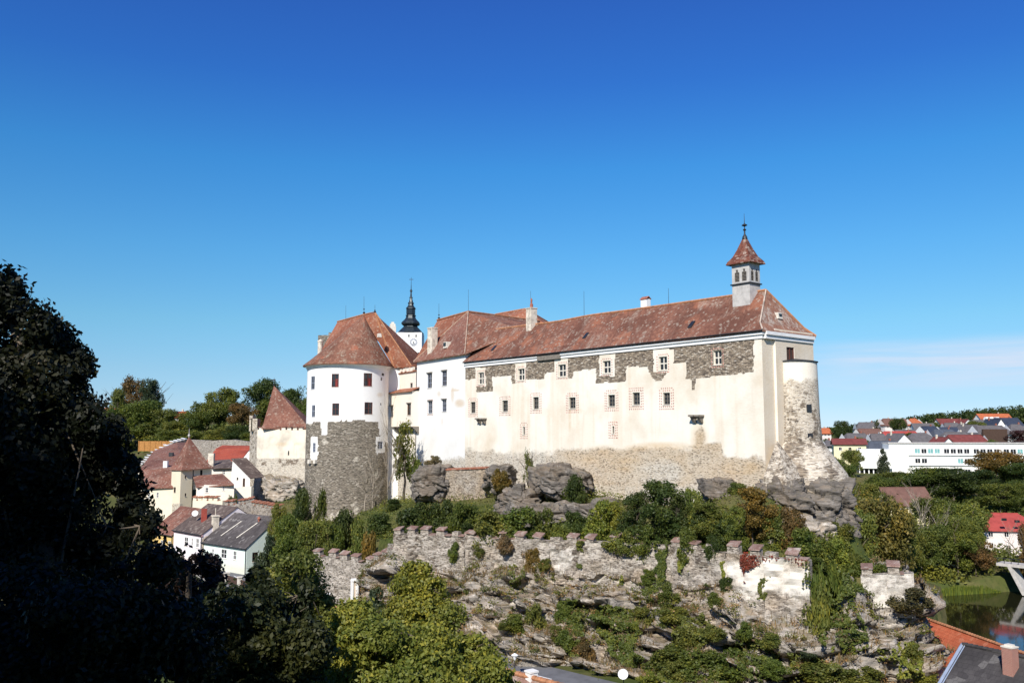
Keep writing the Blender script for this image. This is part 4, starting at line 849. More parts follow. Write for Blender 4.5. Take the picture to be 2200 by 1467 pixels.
# ------------------------------------------------------------------ battlement helper
def merlons(S, mb_wall, parent, s0, s1, zt, pitch, mw, mh, th, capmat, ruin=0.0, capn='tile_cap', seed=1, slope=0.0, cap_h=0.28):
    R = random.Random(seed); k = 0; s = s0
    while s + mw <= s1 + .01:
        z = zt(s) if callable(zt) else zt; h = mh * (1 - ruin * R.random()); w = mw * (1 + ruin * R.uniform(-.25, .25))
        if ruin:
            jj = [R.uniform(-.28, .06) * ruin for _ in range(4)]; ins = R.uniform(0, .12) * ruin
            mb_wall.hexa([S.pos(s, z - .05, .012), S.pos(s + w, z - .05, .012), S.pos(s + w, z - .05, -th), S.pos(s, z - .05, -th), S.pos(s + ins, z + h + jj[0], .012 - ins), S.pos(s + w - ins, z + h + jj[1], .012 - ins), S.pos(s + w - ins, z + h + jj[2], -th), S.pos(s + ins, z + h + jj[3], -th)])
        else: pbox(mb_wall, S, s, s + w, z - .05, z + h, -th, .0 + .012)
        if R.random() > ruin * .55:
            c = MB(); e = .10 if not ruin else R.uniform(.0, .10); z1 = z + h - (.05 if ruin else 0)
            j = [R.uniform(-.05, .05) * (1 + 2 * ruin) for _ in range(4)]
            c.hexa([S.pos(s - e, z1 + j[0], e + .08), S.pos(s + w + e, z1 + j[1], e + .08), S.pos(s + w + e, z1 + cap_h + j[2], -th - e), S.pos(s - e, z1 + cap_h + j[3], -th - e),
                    S.pos(s - e, z1 + .12 + j[0], e + .08), S.pos(s + w + e, z1 + .12 + j[1], e + .08), S.pos(s + w + e, z1 + cap_h + .14 + j[2], -th - e), S.pos(s - e, z1 + cap_h + .14 + j[3], -th - e)])
            c.build(capn, capmat, parent)
        g = MB(); gs0, gs1 = s + w + .05, min(s + pitch - .05, s1)
        if gs1 - gs0 > .3 and capmat is not None and R.random() > .3 + ruin * .5:
            g.hexa([S.pos(gs0, z + .02, .1), S.pos(gs1, z + .02, .1), S.pos(gs1, z + .14, -th * .8), S.pos(gs0, z + .14, -th * .8), S.pos(gs0, z + .1, .1), S.pos(gs1, z + .1, .1), S.pos(gs1, z + .22, -th * .8), S.pos(gs0, z + .22, -th * .8)]); g.build(capn, capmat, parent)
        s += pitch * (1 + ruin * R.uniform(-.2, .2)); k += 1
# ------------------------------------------------------------------ link between tower and white wing, with its bay on corbels
lk = thing('castle_bay', 'narrow blush link with tile capped battlement and corbelled bay beside the round tower', 'castle wing')
UPP = Plane(bl + WH.n * .15 - WH.u * 16, bl + WH.n * .15); zU = UPP.inv(890, 797)[1]
mb = MB(); hu = [hole(UPP, (841.6, 829, 847, 839)), hole(UPP, (880.9, 822.5, 886.3, 832.8))]
sheet(mb, UPP, 0, 16, -17, zU, hu, .5, lambda P, px, A, Z: np.stack([A * 0, np.clip((px[..., 1] - 985) / 25 + .2, 0, .75), A * 0], -1), .25)
merlons(UPP, mb, lk, 1.2, 15.5, zU + .1, 1.75, .95, .75, .5, T_ORANGE, 0.0, seed=3)
mb.poly([UPP.pos(0, zU, 0), UPP.pos(16, zU, 0), UPP.pos(16, zU, -1), UPP.pos(0, zU, -1)]); mb.build('wall', W_PINK, lk)
mb = MB(); pbox(mb, UPP, 0, 16, zU - .14, zU + .03, -.6, .22); mb.build('coping', T_ORANGE, lk)
for h in hu: window(UPP, h, lk, GREYWOOD, None, .2, 1, 1, .05, .07)
BAY = Plane(bl + WH.n * 1.5 - WH.u * 15, bl + WH.n * 1.5 + WH.u * 1.2); zB = BAY.inv(909, 837)[1]; zB0 = BAY.inv(868, 916)[1]
mb = MB(); hb = [hole(BAY, (837.7, 872, 844.5, 896)), hole(BAY, (875, 867, 882.6, 891.7))]; sa = BAY.inv(824, 900)[0]
sheet(mb, BAY, sa, BAY.L, zB0, zB, hb, .6, None, .2)
mb.poly([BAY.pos(BAY.L, zB0), BAY.pos(BAY.L, zB0, -1.6), BAY.pos(BAY.L, zB, -1.6), BAY.pos(BAY.L, zB)]); mb.poly([BAY.pos(sa, zB0, -1.6), BAY.pos(sa, zB0), BAY.pos(sa, zB), BAY.pos(sa, zB, -1.6)]); mb.poly([BAY.pos(sa, zB0, -1.6), BAY.pos(BAY.L, zB0, -1.6), BAY.pos(BAY.L, zB0), BAY.pos(sa, zB0)])
by = mb.build('bay', W_PINK, lk)
mb = MB(); mb.shell([[BAY.pos(sa - .3, zB, .4), BAY.pos(BAY.L + .3, zB, .4), BAY.pos(BAY.L + .1, zB + .75, -1.45), BAY.pos(sa - .3, zB + .75, -1.45)]], .16); mb.build('bay_roof', T_ORANGE, lk)
for h in hb: window(BAY, h, lk, M_plain('brown_frame', (.16, .08, .04), .7, .3), None, .15, 1, 3, .05, .1, lintel=GREYWOOD)
nC = 6
for k in range(nC + 1):
    s = sa + .3 + (BAY.L - sa - .6) * k / nC; mb = MB()
    for j in range(5):
        q0, q1 = j / 5, (j + 1) / 5; pbox(mb, BAY, s - .3, s + .3, zB0 - 1.3 * (1 - q0) ** 1.3, zB0 - 1.3 * (1 - q1) ** 1.3 + (.0 if j < 4 else -.003), -1.6, -1.5 + 1.46 * q1)
    mb.build('corbel', GREYWOOD, lk)
# roof of the inner range behind the link, and the chimney by the clock tower
ir = thing('castle_wing', 'brown tiled inner roof wedged between the round tower and the clock tower foot', 'castle wing')
i0, i1, i2, i3, i4 = at(846, 800, 178), at(905, 788, 170), at(909, 764, 183), at(874, 763, 183), at(856, 731, 190)
roofpart([orient([i0, i1, i2, i3]), orient([i0, i3, i4])], T_DARKRED, ir); mb = MB(); mb.prism([i0[:2], i1[:2], i2[:2], i3[:2]], -8, min(i0[2], i1[2]) - .4); mb.build('wall', W_PINK, ir)
p = at(843, 732, 182); mb = MB(); mb.box(p - [0, 0, 3], (1.35, 1.2, 6.0), .2); mb.box(p + [0, 0, 3.0], (1.1, 1.0, .5), .2); mb.box(p + [0, 0, 3.5], (.6, .6, .4), .2); mb.build('chimney', STONE_TRIM, ir)
# ------------------------------------------------------------------ clock tower with onion spire
ct = thing('clock_tower', 'white church tower with a round clock face and dark onion spire behind the castle roofs', 'church tower')
YC = 222.0; kx = YC / F; x0, x1 = at(852, 720, YC)[0], at(906, 720, YC)[0]; zc0, zc1 = at(880, 764, YC)[2], at(880, 714, YC)[2]; Wc = x1 - x0; rc = -.14
cc = np.array([(x0 + x1) / 2, YC + Wc / 2]); mb = MB(); CT = Plane(cc + [-Wc / 2, -Wc / 2], cc + [Wc / 2, -Wc / 2])
small = [hole(CT, r) for r in ((877, 718.5, 880, 723.5), (892.5, 719, 895.5, 724), (875, 755.5, 878.5, 761.5), (897.5, 757, 901, 762.5))]
f4 = [CT.P0, CT.P1, CT.P1 + [0, Wc], CT.P0 + [0, Wc]]
for k in range(4): sheet(mb, Plane(f4[k], f4[(k + 1) % 4]), 0, Wc, -10, zc1, small if k == 0 else (), 1.2, None, .4)
mb.build('wall', W_WHITE, ct)
for h in small: window(CT, h, ct, GREYWOOD, None, .2, 1, 1, .05, .05)
s, z = CT.inv(888.5, 735); r = 8.3 * kx; mb = MB(); S_ = CT
def disc(mb, S, s, z, r, d0, d1, n=40):
    a = [mb.vert(S.pos(s + r * math.cos(t), z + r * math.sin(t), d1)) for t in np.linspace(0, 2 * math.pi, n, endpoint=False)]; b = [mb.vert(S.pos(s + r * math.cos(t), z + r * math.sin(t), d0)) for t in np.linspace(0, 2 * math.pi, n, endpoint=False)]
    mb.face(a)
    for k in range(n): mb.face([b[k], b[(k + 1) % n], a[(k + 1) % n], a[k]])
disc(mb, CT, s, z, r, 0, .06); ck = mb.build('clock_face', M_plain('clock_face_grey', (.30, .31, .34), .7, .1), ct)
mb = MB(); disc(mb, CT, s, z, r * .60, .06, .075); mb.build('dial_centre', M_plain('dial_white', (.72, .72, .70), .7, .1), ck)
mb = MB()
for k in range(12):
    t = k * math.pi / 6; c0, c1 = math.cos(t), math.sin(t)
    mb.hexa([CT.pos(s + r * q * c0 - e * c1 * r * .05, z + r * q * c1 + e * c0 * r * .05, d) for d in (.06, .08) for q, e in ((.72, -1), (.94, -1), (.94, 1), (.72, 1))])
mb.build('hour_marks', WHITE, ck)
for ln, ang, wd in ((.62, math.radians(-62), .07), (.9, math.radians(-100), .05)):
    mb = MB(); c0, c1 = math.cos(ang), math.sin(ang); mb.hexa([CT.pos(s + r * q * c0 - e * c1 * r * wd, z + r * q * c1 + e * c0 * r * wd, d) for d in (.09, .11) for q, e in ((-.15, -1), (ln, -1), (ln, 1), (-.15, 1))]); mb.build('clock_hand', IRON, ck)
prof = [(545, 112), (541, 106), (520, 88), (490, 67), (480, 62), (474, 78), (466, 86), (456, 87), (446, 80), (434, 66), (420, 52), (408, 46), (397, 43), (391, 49), (387, 48), (383, 36), (335, 33), (331, 46), (324, 45), (316, 36), (302, 26), (290, 22), (286, 29), (280, 28), (272, 20), (240, 11), (236, 16), (230, 15), (224, 9), (184, 6), (178, 12), (168, 11), (160, 4), (110, 2.0), (52, 1.2)]
sc_ = kx / 4.075; mb = MB(); yb = 548; zz0 = zc1
mb.lathe((cc[0], cc[1], zz0), [(r_ * sc_ * (1.0 if y < 500 else 1.12), (yb - y) * sc_ * 1.035) for y, r_ in prof], 8, math.pi / 8); sp_ = mb.build('onion_spire', COPPER, ct)
mb = MB()
for k in range(8):
    a = k * math.pi / 4; q = 33 * sc_; mb.box((cc[0] + q * math.cos(a), cc[1] + q * math.sin(a), zz0 + (548 - 378) * sc_ * 1.035), (.35, .9, 1.25), a)
mb.build('lantern_openings', GLASS, sp_)
mb = MB(); zt = zz0 + (548 - 75) * sc_ * 1.035; mb.box((cc[0], cc[1], zt), (1.1, .1, .12)); mb.build('cross_arm', IRON, sp_)
# ------------------------------------------------------------------ square gate tower
W_GATE = M_wall('stained_render', (.78, .71, .58), (.42, .37, .30), .75)
gt = thing('gate_tower', 'square pale tower with battlement and steep red pyramid roof left of the round tower', 'tower')
YG = 203.0; a, b = at(553, 926, YG), at(663, 920, YG - 3); GS = Plane(a, b); zg = (a[2] + b[2]) / 2; mb = MB()
def gate_mask(P, px, A, Z):
    M = np.zeros(P.shape); M[..., 1] = np.clip((px[..., 1] - 984) / 6 + .5, 0, 1); M[..., 0] = M[..., 1] * np.clip(.30 + (fbm(np.stack([A * .5, Z * .5, A * 0], -1), 3, 4) - .45) * 1.5, .1, .6)
    M[..., 2] = np.clip(blotch(px, 605, 954, 14, 5) * .5 + blotch(px, 640, 953, 10, 4) * .4, 0, .6); return M
sheet(mb, GS, 0, GS.L, -16, zg, (), .3, gate_mask)
lf = Plane(a[:2] + np.array([-3.0, 4.5]), a[:2]); sheet(mb, lf, 0, lf.L, -16, zg + .5, (), .6, lambda P, px, A, Z: np.stack([A * 0 + .47, A * 0 + 1, A * 0], -1))
rs = Plane(b[:2], b[:2] + np.array([2, 11])); sheet(mb, rs, 0, rs.L, -16, zg, (), 1.5)
merlons(GS, mb, gt, .4, GS.L - .2, zg - .05, 1.42, .95, .55, .45, T_DARKRED, 0, seed=5, cap_h=.1); mb.build('wall', W_GATE, gt)
gc = (GS.P0 + GS.P1) / 2 - GS.n * 5.2 + [-.4, 0]; ap = at(588.6, 828, gc[1]); hwid = 5.75; zb_ = zg + .35
base4 = [gc + q for q in (np.array([-hwid, -4.9]), np.array([hwid, -4.9]), np.array([hwid, 5.5]), np.array([-hwid, 5.5]))]; pl_ = []
AP2 = np.array([gc[0] + (ap[0] - gc[0]), gc[1], ap[2]])
for k in range(4):
    A0, B0 = np.r_[base4[k], zb_], np.r_[base4[(k + 1) % 4], zb_]; A1, B1 = A0 + (AP2 - A0) * .16 + [0, 0, -.55], B0 + (AP2 - B0) * .16 + [0, 0, -.55]; pl_ += [[A0, B0, B1, A1], [A1, B1, AP2]]
roofpart(pl_, T_DARKRED, gt); mb = MB()
p = at(618, 920, YG - .2) ; mb.box((p[0], p[1] + 1.6, p[2]), (1.9, 2.2, 2.3)); mb.box((p[0], p[1] + 1.6, p[2] + 2.3), (1.2, 2.0, .55)); dm = mb.build('dormer', CONC, gt); mb = MB(); mb.box((p[0], p[1] + .52, p[2] + .9), (.45, .2, .85)); mb.build('opening', GLASS, dm)
p = at(549, 926, YG + 3.2); mb = MB(); mb.m = (.42, .8, .1); mb.box(p, (1.4, 2.5, 2.9)); mb.box(p + [-.8, 0, 0], (.7, 2.5, 3.6)); mb.build('turret', W_GATE, gt)
mb = MB(); mb.lathe(AP2 - [0, 0, .2], [(.12, 0), (.3, .35), (.06, .6), (.05, 1.6), (.02, 2.1)], 8); mb.box(AP2 + [0, 0, 1.1], (.7, .08, .35)); mb.build('finial', IRON, gt)
s, z = GS.inv(620, 973); mb = MB(); pbox(mb, GS, s - .15, s + .15, z - .5, z + .5, -.2, .015); mb.build('loophole', GLASS, gt)
mb = MB(); mb.tube([GS.pos(GS.L - .25, zg, .2), GS.pos(GS.L - .25, -14, .2)], .1, 6); mb.build('downpipe', REDWOOD, gt)
# ------------------------------------------------------------------ yellow corner tower and the old houses round it
YT = 188.0
yt = thing('corner_tower', 'yellow corner tower with a pointed red pyramid roof among the old town roofs', 'tower')
c0, c1, c2 = at(369, 1012, YT + 3), at(389, 1008, YT), at(414, 1012, YT + 2.2); c3 = at(455, 1012, YT + 6.0); zt = at(390, 1006, YT)[2]; zb = -17.5; mb = MB()
fa, fb, fc = Plane(c0, c1), Plane(c1, c2), Plane(c2 + [0, .6, 0], c3)
lowst = lambda P, px, A, Z: np.stack([A * 0, np.clip((px[..., 1] - 1082) / 5 + .5, 0, 1) * np.where(px[..., 0] < 392, 1, .0), A * 0 + .12], -1)
ha = [hole(fa, (373.5, 1046, 377.5, 1058))]; hbb = [hole(fb, (397, 1021, 400, 1028)), hole(fb, (397, 1059, 400, 1066))]
sheet(mb, fa, 0, fa.L, zb, zt, ha, .5, lowst, .15); sheet(mb, fb, 0, fb.L, zb, zt, hbb, .5, lowst, .15)
mb.build('wall', W_YELLOW, yt)
mb = MB(); h2 = [hole(fc, (430, 1009, 435, 1021))]; sheet(mb, fc, 0, fc.L, zb + 6, zt, h2, 1.0, None, .15); mb.build('rear_wall', W_PINK, yt)
for S_, hh in ((fa, ha), (fb, hbb), (fc, h2)):
    for h in hh: window(S_, h, yt, DARKWOOD, None, .1, 1, 2, .05, .08)
ap = at(406, 938, YT + 6); r0, r1, r2, r3 = at(364, 1008, YT + 3), at(390, 1009, YT - .7), at(459, 1004, YT + 5), at(425, 1000, YT + 14); pl_ = []
rr_ = [r0, r1, r2, r3]
for k in range(4):
    A0, B0 = rr_[k], rr_[(k + 1) % 4]; A1, B1 = A0 + (ap - A0) * .2 + [0, 0, -.45], B0 + (ap - B0) * .2 + [0, 0, -.45]; pl_ += [orient([A0, B0, B1, A1]), orient([A1, B1, ap])]
roofpart(pl_, T_DARKRED, yt); mb = MB(); mb.lathe(ap - [0, 0, .1], [(.14, 0), (.3, .4), (.08, .7), (.05, 1.3), (.02, 1.9)], 8); mb.build('finial', CONC, yt)
def simple_roofed(name, label, rp_, mat, walls, wmat, wins=(), cat='house', extra=None):
    t = thing(name, label, cat); pr = [orient([at(*q) for q in P]) for P in rp_]; roofpart(pr, mat, t); mb = MB(); SS = []
    for (q0, q1, ztp, zbt) in walls: SS.append((Plane(at(*q0)[:2], at(*q1)[:2]), ztp, zbt))
    for k, (S_, a, b) in enumerate(SS):
        hh = [hole(S_, r) for i, r in wins if i == k]; sheet(mb, S_, 0, S_.L, b, a, hh, 1.5, None, .12)
        for h in hh: window(S_, h, t, WHITE, None, .1, 2, 2, .05, .08)
    mb.build('wall', wmat, t); return t
z_ = lambda px, py, Y: at(px, py, Y)[2]
simple_roofed('town_house', 'yellow house with red tiled lean-to roof directly left of the pointed corner tower', [[(300, 1048, 192), (372, 1047, 190), (372, 1009, 196), (304, 1008, 199)]], T_DARKRED, [((296, 1047, 193), (372, 1047, 190.4), z_(340, 1047, 191), -19)], W_YELLOW, [(0, (336, 1057, 341, 1069)), (0, (318, 1060, 323, 1071))])
t = simple_roofed('town_house', 'long old house under a big sloping red roof with two dormers and a white chimney', [[(300, 1008, 205), (392, 1008, 203), (380, 950, 235), (330, 968, 238)], [(392, 1008, 203), (425, 1000, 212), (400, 950, 240), (380, 950, 235)]], T_DARKRED, [((296, 1010, 206), (392, 1010, 204), z_(340, 1009, 205), -16)], W_PINK)
for (x, y, Y, m_) in ((356, 1005, 206, WHITE), (368, 978, 218, IRON)):
    p = at(x, y, Y); mb = MB(); mb.box(p - [0, 0, 1.0], (.95, .9, 2.6 if m_ is WHITE else 1.7)); mb.build('chimney' if m_ is WHITE else 'dormer', m_, t)
t = simple_roofed('town_house', 'house with bright new red roof between the pointed tower and the square tower', [[(442, 992, 222), (518, 988, 220), (538, 963, 236), (462, 966, 238)]], T_RED, [((444, 992, 223), (520, 989, 221), z_(480, 991, 222), -14)], W_WHITE)
simple_roofed('town_house', 'second bright red roof lying higher and behind, against the rampart', [[(462, 964, 244), (538, 962, 242), (536, 957, 254), (478, 956, 256)]], T_RED, [((462, 966, 245), (538, 964, 243), z_(500, 965, 244), -10)], W_WHITE)
t = simple_roofed('town_house', 'lilac grey house with dark brown roof and a white chimney behind the pointed tower', [[(455, 1006, 205), (506, 1004, 203), (494, 986, 213), (452, 989, 216)]], T_BROWN, [((452, 1006, 206), (506, 1004, 204), z_(480, 1005, 205), -16)], W_PINK, [(0, (479, 1009, 484, 1019))])
p = at(454, 992, 208); mb = MB(); mb.box(p - [0, 0, 1], (1.3, 1.0, 3.0)); mb.build('chimney', CHIM, t)
t = thing('town_house', 'white gabled house with a dark door and brown roof, beside the square tower', 'house')
ga, gb, gp, gr0 = at(496, 1046, 197), at(537, 1042, 193), at(500, 986, 197), at(538, 1024, 193)
mb = MB(); S_ = Plane(ga, gb); hd = [hole(S_, (521.5, 1027, 526.5, 1045)), hole(S_, (508.5, 1025, 512, 1031))]; ztop = lambda A: np.interp(A, [0, .5, S_.L], [gp[2] - .6, gp[2], gr0[2]])
sheet(mb, S_, 0, S_.L, -16, gr0[2] - .01, hd, .5, None, .12)
mb.poly([S_.pos(0, gr0[2] - .01), S_.pos(S_.L, gr0[2] - .01), S_.pos(.4, gp[2])]); mb.build('wall', W_WHITE, t); window(S_, hd[0], t, DARKWOOD, DARKWOOD, .1, 1, 1, .05, .3); window(S_, hd[1], t, GREYWOOD, None, .1, 1, 2, .04, .06)
roofpart([orient([S_.pos(.1, gp[2] + .15, .3), S_.pos(S_.L + .4, gr0[2] - .2, .3), S_.pos(S_.L + .4, gr0[2] - .1, -3.6), S_.pos(.3, gp[2] + .25, -3.6)])], T_BROWN, t)
t = simple_roofed('town_house', 'low house with brown red roof below the pointed tower, grey walls in shade', [[(422, 1046, 182), (503, 1040, 181), (478, 1017, 190), (414, 1022, 191)]], T_DARKRED, [((422, 1046, 183), (438, 1044, 181.6), z_(430, 1044, 182), -17), ((438, 1044, 181.6), (503, 1040, 182), z_(470, 1041, 182), -17)], W_PINK, [(1, (441, 1047, 448, 1058)), (1, (478, 1045, 483, 1054))])
# pale garden walls and the battlemented town wall with red caps
def wall_thing(name, label, cat, pts, mat, th=.6, maskv=(0, 0, 0), mer=None, rough=0.0, maskfn=None, stp=.6, capmat=None, seed=1, ruin=0.0):
    t = thing(name, label, cat); mb = MB()
    for i, ((x0, y0, Y0, yb0), (x1, y1, Y1, yb1)) in enumerate(zip(pts[:-1], pts[1:])):
        a, b = at(x0, y0, Y0), at(x1, y1, Y1); S_ = Plane(a, b); za, zb_ = a[2], b[2]; zlo = min(at(x0, yb0, Y0)[2], at(x1, yb1, Y1)[2]) - 1.0; f = lambda A, L=S_.L, p=za, q=zb_: p + (q - p) * np.clip(A / L, 0, 1)
        mf = maskfn or (lambda P, px, A, Z: np.zeros(P.shape) + np.array(maskv)); mb.m = maskv
        P = sheet(mb, S_, 0, S_.L, zlo, max(za, zb_), (), stp, mf, 0, rough, seed + i, f); SURFPTS.append(P.reshape(-1, 3))
        mb.poly([S_.pos(0, za, .02), S_.pos(S_.L, zb_, .02), S_.pos(S_.L, zb_, -th), S_.pos(0, za, -th)]); mb.poly([S_.pos(S_.L, zlo, -th), S_.pos(0, zlo, -th), S_.pos(0, za, -th), S_.pos(S_.L, zb_, -th)])
        mb.poly([S_.pos(S_.L, zlo), S_.pos(S_.L, zlo, -th), S_.pos(S_.L, zb_, -th), S_.pos(S_.L, zb_)]); mb.poly([S_.pos(0, zlo, -th), S_.pos(0, zlo), S_.pos(0, za), S_.pos(0, za, -th)])
        if mer: merlons(S_, mb, t, .1, S_.L - .1, lambda s, g=f: float(g(np.array(s))), mer[0], mer[1], mer[2], th, capmat, ruin, seed=seed * 10 + i)
        elif capmat is not None: c = MB(); pbox(c, S_, -.1, S_.L + .1, 0, .01, -th, 0); c = MB(); c.hexa([S_.pos(-.1, za - .02, .14), S_.pos(S_.L + .1, zb_ - .02, .14), S_.pos(S_.L + .1, zb_ + .08, -th - .1), S_.pos(-.1, za + .08, -th - .1), S_.pos(-.1, za + .12, .14), S_.pos(S_.L + .1, zb_ + .12, .14), S_.pos(S_.L + .1, zb_ + .3, -th - .1), S_.pos(-.1, za + .3, -th - .1)]); c.build('coping', capmat, t)
    mb.build('wall', mat, t); return t
wall_thing('garden_wall', 'plain pale wall below the white gabled house', 'wall', [(503, 1048, 190, 1080), (540, 1044, 188, 1080)], W_PINK)
wall_thing('battlement_wall', 'cream battlement wall with six sloping red tile caps above the brown roofed pink house', 'wall', [(414, 1074, 183, 1130), (478, 1075, 178, 1130)], W_YELLOW, .6, (0, 0, 0), (1.62, 1.05, .55), capmat=T_ORANGE, seed=2)
wall_thing('battlement_wall', 'grey stone battlement wall with red caps between the two brown roofed houses', 'wall', [(482, 1084, 170, 1160), (512, 1082, 167, 1160), (528, 1080, 164, 1160), (541, 1076, 161, 1160)], W_ZWINGER, .6, (.2, 1, 0), (1.8, 1.1, .6), .2, capmat=T_ORANGE, seed=4)
wall_thing('battlement_wall', 'sloping battlement wall with six red caps above the mint gabled house', 'wall', [(540, 1085, 160, 1150), (608, 1096, 150, 1160)], W_ZWINGER, .6, (0, .75, .2), (1.75, 1.15, .55), .15, capmat=T_ORANGE, seed=6)
wall_thing('rampart_wall', 'stepped old stone rampart climbing behind the red roofs', 'wall', [(305, 1000, 250, 1015), (332, 975, 262, 1000), (372, 952, 272, 985), (402, 944, 280, 970)], W_ZWINGER, 1.2, (.25, 1, 0), (2.2, 1.2, .3), .3, seed=8, stp=1.0)
wall_thing('rampart_wall', 'low stone rampart running from the pointed tower roof to the square tower', 'wall', [(402, 944, 280, 965), (455, 946, 268, 985), (500, 944, 262, 985), (542, 950, 255, 985)], W_ZWINGER, 1.2, (.35, 1, 0), None, .4, seed=9, stp=1.0)
t = thing('fence', 'orange brown board fence at the foot of the wooded hill', 'fence'); a, b = at(298, 962, 288), at(370, 960, 286); S_ = Plane(a, b); mb = MB()
for k in range(60): pbox(mb, S_, S_.L * k / 60, S_.L * (k + .9) / 60, a[2] - 1.0, a[2] + 2.2, -.05, 0)
mb.build('board_panel', ORANGEWOOD, t)
for k in range(7): mb = MB(); pbox(mb, S_, S_.L * k / 6 - .1, S_.L * k / 6 + .1, a[2] - 1.2, a[2] + 2.35, .0, .14); mb.build('post', ORANGEWOOD, t)
# ------------------------------------------------------------------ houses on the road: mint, pink, yellow
def street_house(name, label, e0, e1, ridge, zb, dep, wall, roof, wins, gwins=(), plinth=True, trim=None):
    t = thing(name, label, 'house'); S = Plane(e0, e1); ze = (e0[2] + e1[2]) / 2; zr = ridge; n = -S.n * dep; mb = MB()
    hh = [hole(S, r) for r in wins]; sheet(mb, S, 0, S.L, zb - .5, ze, hh, 1.2, lambda P, px, A, Z: np.stack([A * 0, A * 0, np.clip((zb + 1.3 - Z) / .6, 0, .5)], -1), .14)
    G = Plane(S.P1, S.P1 + n); G2 = Plane(S.P0 + n, S.P0); gh_ = [hole(G, r) for r in gwins]
    sheet(mb, G, 0, dep, zb - .5, ze, gh_, 1.5, None, .14); sheet(mb, G2, 0, dep, zb - .5, ze, (), 3.0)
    for g in (G, G2): mb.poly([g.pos(0, ze), g.pos(dep, ze), g.pos(dep / 2, zr)])
    mb.build('wall', wall, t)
    for h in hh: window(S, h, t, WHITE, None, .1, 2, 2, .06, .09)
    for h in gh_: window(G, h, t, DARKWOOD, None, .1, 2, 2, .06, .09)
    o = .35; k = (zr - ze) / (dep / 2); P = lambda s, y, z: S.pos(s, z + .12, -y)
    rf = roofpart([[P(-o * .3, -o, ze - o * k), P(S.L + .1, -o, ze - o * k), P(S.L + .1, dep / 2, zr), P(-o * .3, dep / 2, zr)], [P(S.L + .1, dep + o, ze - o * k), P(-o * .3, dep + o, ze - o * k), P(-o * .3, dep / 2, zr), P(S.L + .1, dep / 2, zr)]], roof, t, .14)
    if trim: mb = MB(); pbox(mb, S, -.1, S.L + .1, ze - .45, ze - .1, -.05, .16); mb.build('cornice', trim, t)
    mb = MB(); mb.tube([S.pos(-.1, ze - o * k + .1, o + .06), S.pos(S.L + .1, ze - o * k + .1, o + .06)], .07, 6); mb.tube([S.pos(S.L - .1, ze - .1, .12), S.pos(S.L - .1, zb, .12)], .06, 6); mb.build('gutter', IRON, t)
    return t, S, P, rf, ze
MINT = M_wall('mint_render', (.70, .80, .72), (.62, .62, .50), .15); PINKW = M_wall('pink_white_render', (.80, .74, .76), (.70, .62, .62), .12)
e1 = at(530, 1176, 143); e0 = at(436, 1163, 151.5); rz = at(588, 1111, 147.5)[2]
t, S_, P_, rf, ze = street_house('roadside_house', 'single storey mint green house with dark slate roof on the road', e0, e1, rz, -22, 11.5, MINT, T_SLATE, [(475, 1179, 487, 1199), (501, 1183, 508, 1202), (455, 1178, 460, 1193)], [(542, 1186, 554, 1206)])
for s in (3.5, 8.2): mb = MB(); P0, P1_ = P_(s, 1.2, ze + 1.2 * (rz - ze) / 5.75 + .05), P_(s + 1.3, 4.2, ze + 4.2 * (rz - ze) / 5.75 + .05); mb.tube([P0, P1_], .09, 4); mb.build('snow_guard', STONE_TRIM, rf)
p = P_(9.3, 4.6, rz - 1.6); mb = MB(); mb.lathe(p, [(.16, 0), (.16, 1.0), (.28, 1.05), (.28, 1.2), (.05, 1.5)], 8); mb.build('vent_pipe', BRICKRED, rf)
w = wall_thing('party_wall', 'crumbling pale stone firewall between the pink and the mint house roofs', 'wall', [(438, 1158, 151.2, 1180), (470, 1132, 155, 1160), (532, 1102, 158.5, 1130)], W_ZWINGER, .4, (0, .9, .3), None, .25, seed=21)
p = at(462, 1137, 153.6); mb = MB(); mb.box(p - [0, 0, 2.2], (1.0, 1.0, 4.4), .6); mb.box(p + [0, 0, 2.2], (1.2, 1.2, .2), .6); mb.tube([p + [0, 0, 2.4], p + [0, 0, 3.6]], .08, 6); mb.build('chimney', CHIM, w)
e1p = S_.P0; e1q = np.r_[e1p - S_.u * .3, at(437, 1147, 151.6)[2]]; e0q = at(374, 1137, 159.5)
t, S2, P2_, rf, ze2 = street_house('roadside_house', 'pink and white house with brown roof, red chimney and satellite dish', e0q, e1q, at(480, 1084, 158)[2] - .3, -22, 12.5, PINKW, T_BROWN, [(396, 1153, 404, 1172), (411, 1155, 415, 1172), (421, 1156, 427, 1176)], (), True, M_plain('rose_paint', (.55, .33, .33), .8, .15))
p = at(438, 1116, 157); mb = MB(); mb.box(p - [0, 0, 1.8], (.85, .8, 3.7), .5); mb.build('chimney', M_plain('oxide_red_render', (.33, .07, .05), .85, .2), rf)
def dish(parent, p, r, name='satellite_dish', az=0.0, mast=1.0):
    mb = MB(); mb.lathe((0, 0, 0), [(.02, -.02), (r * .5, .04 * r / .4), (r * .85, .10 * r / .4), (r, .15 * r / .4), (r * .99, .17 * r / .4), (r * .8, .11 * r / .4), (.02, .01)], 20)
    d = nrm([math.sin(az), -math.cos(az), .45]); q = Vector(d).to_track_quat('Z', 'Y')
    for i, v in enumerate(mb.v): w_ = q @ Vector(v); mb.v[i] = (w_.x + p[0], w_.y + p[1], w_.z + p[2])
    o = mb.build(name, WHITE, parent); mb = MB(); mb.tube([np.array(p) - d * .04, np.array(p) - d * .2, np.array(p) + [0, .2, -mast]], .03, 5); mb.tube([np.array(p) + [0, 0, -r * .9], np.array(p) + d * r * .9], .015, 4); mb.build('mast', IRON, o)
    return o
o = dish(None, at(419, 1103, 157.5), .55, az=.2, mast=1.2); tag(o, 'white satellite dish on the brown roof beside the red chimney', 'satellite dish')
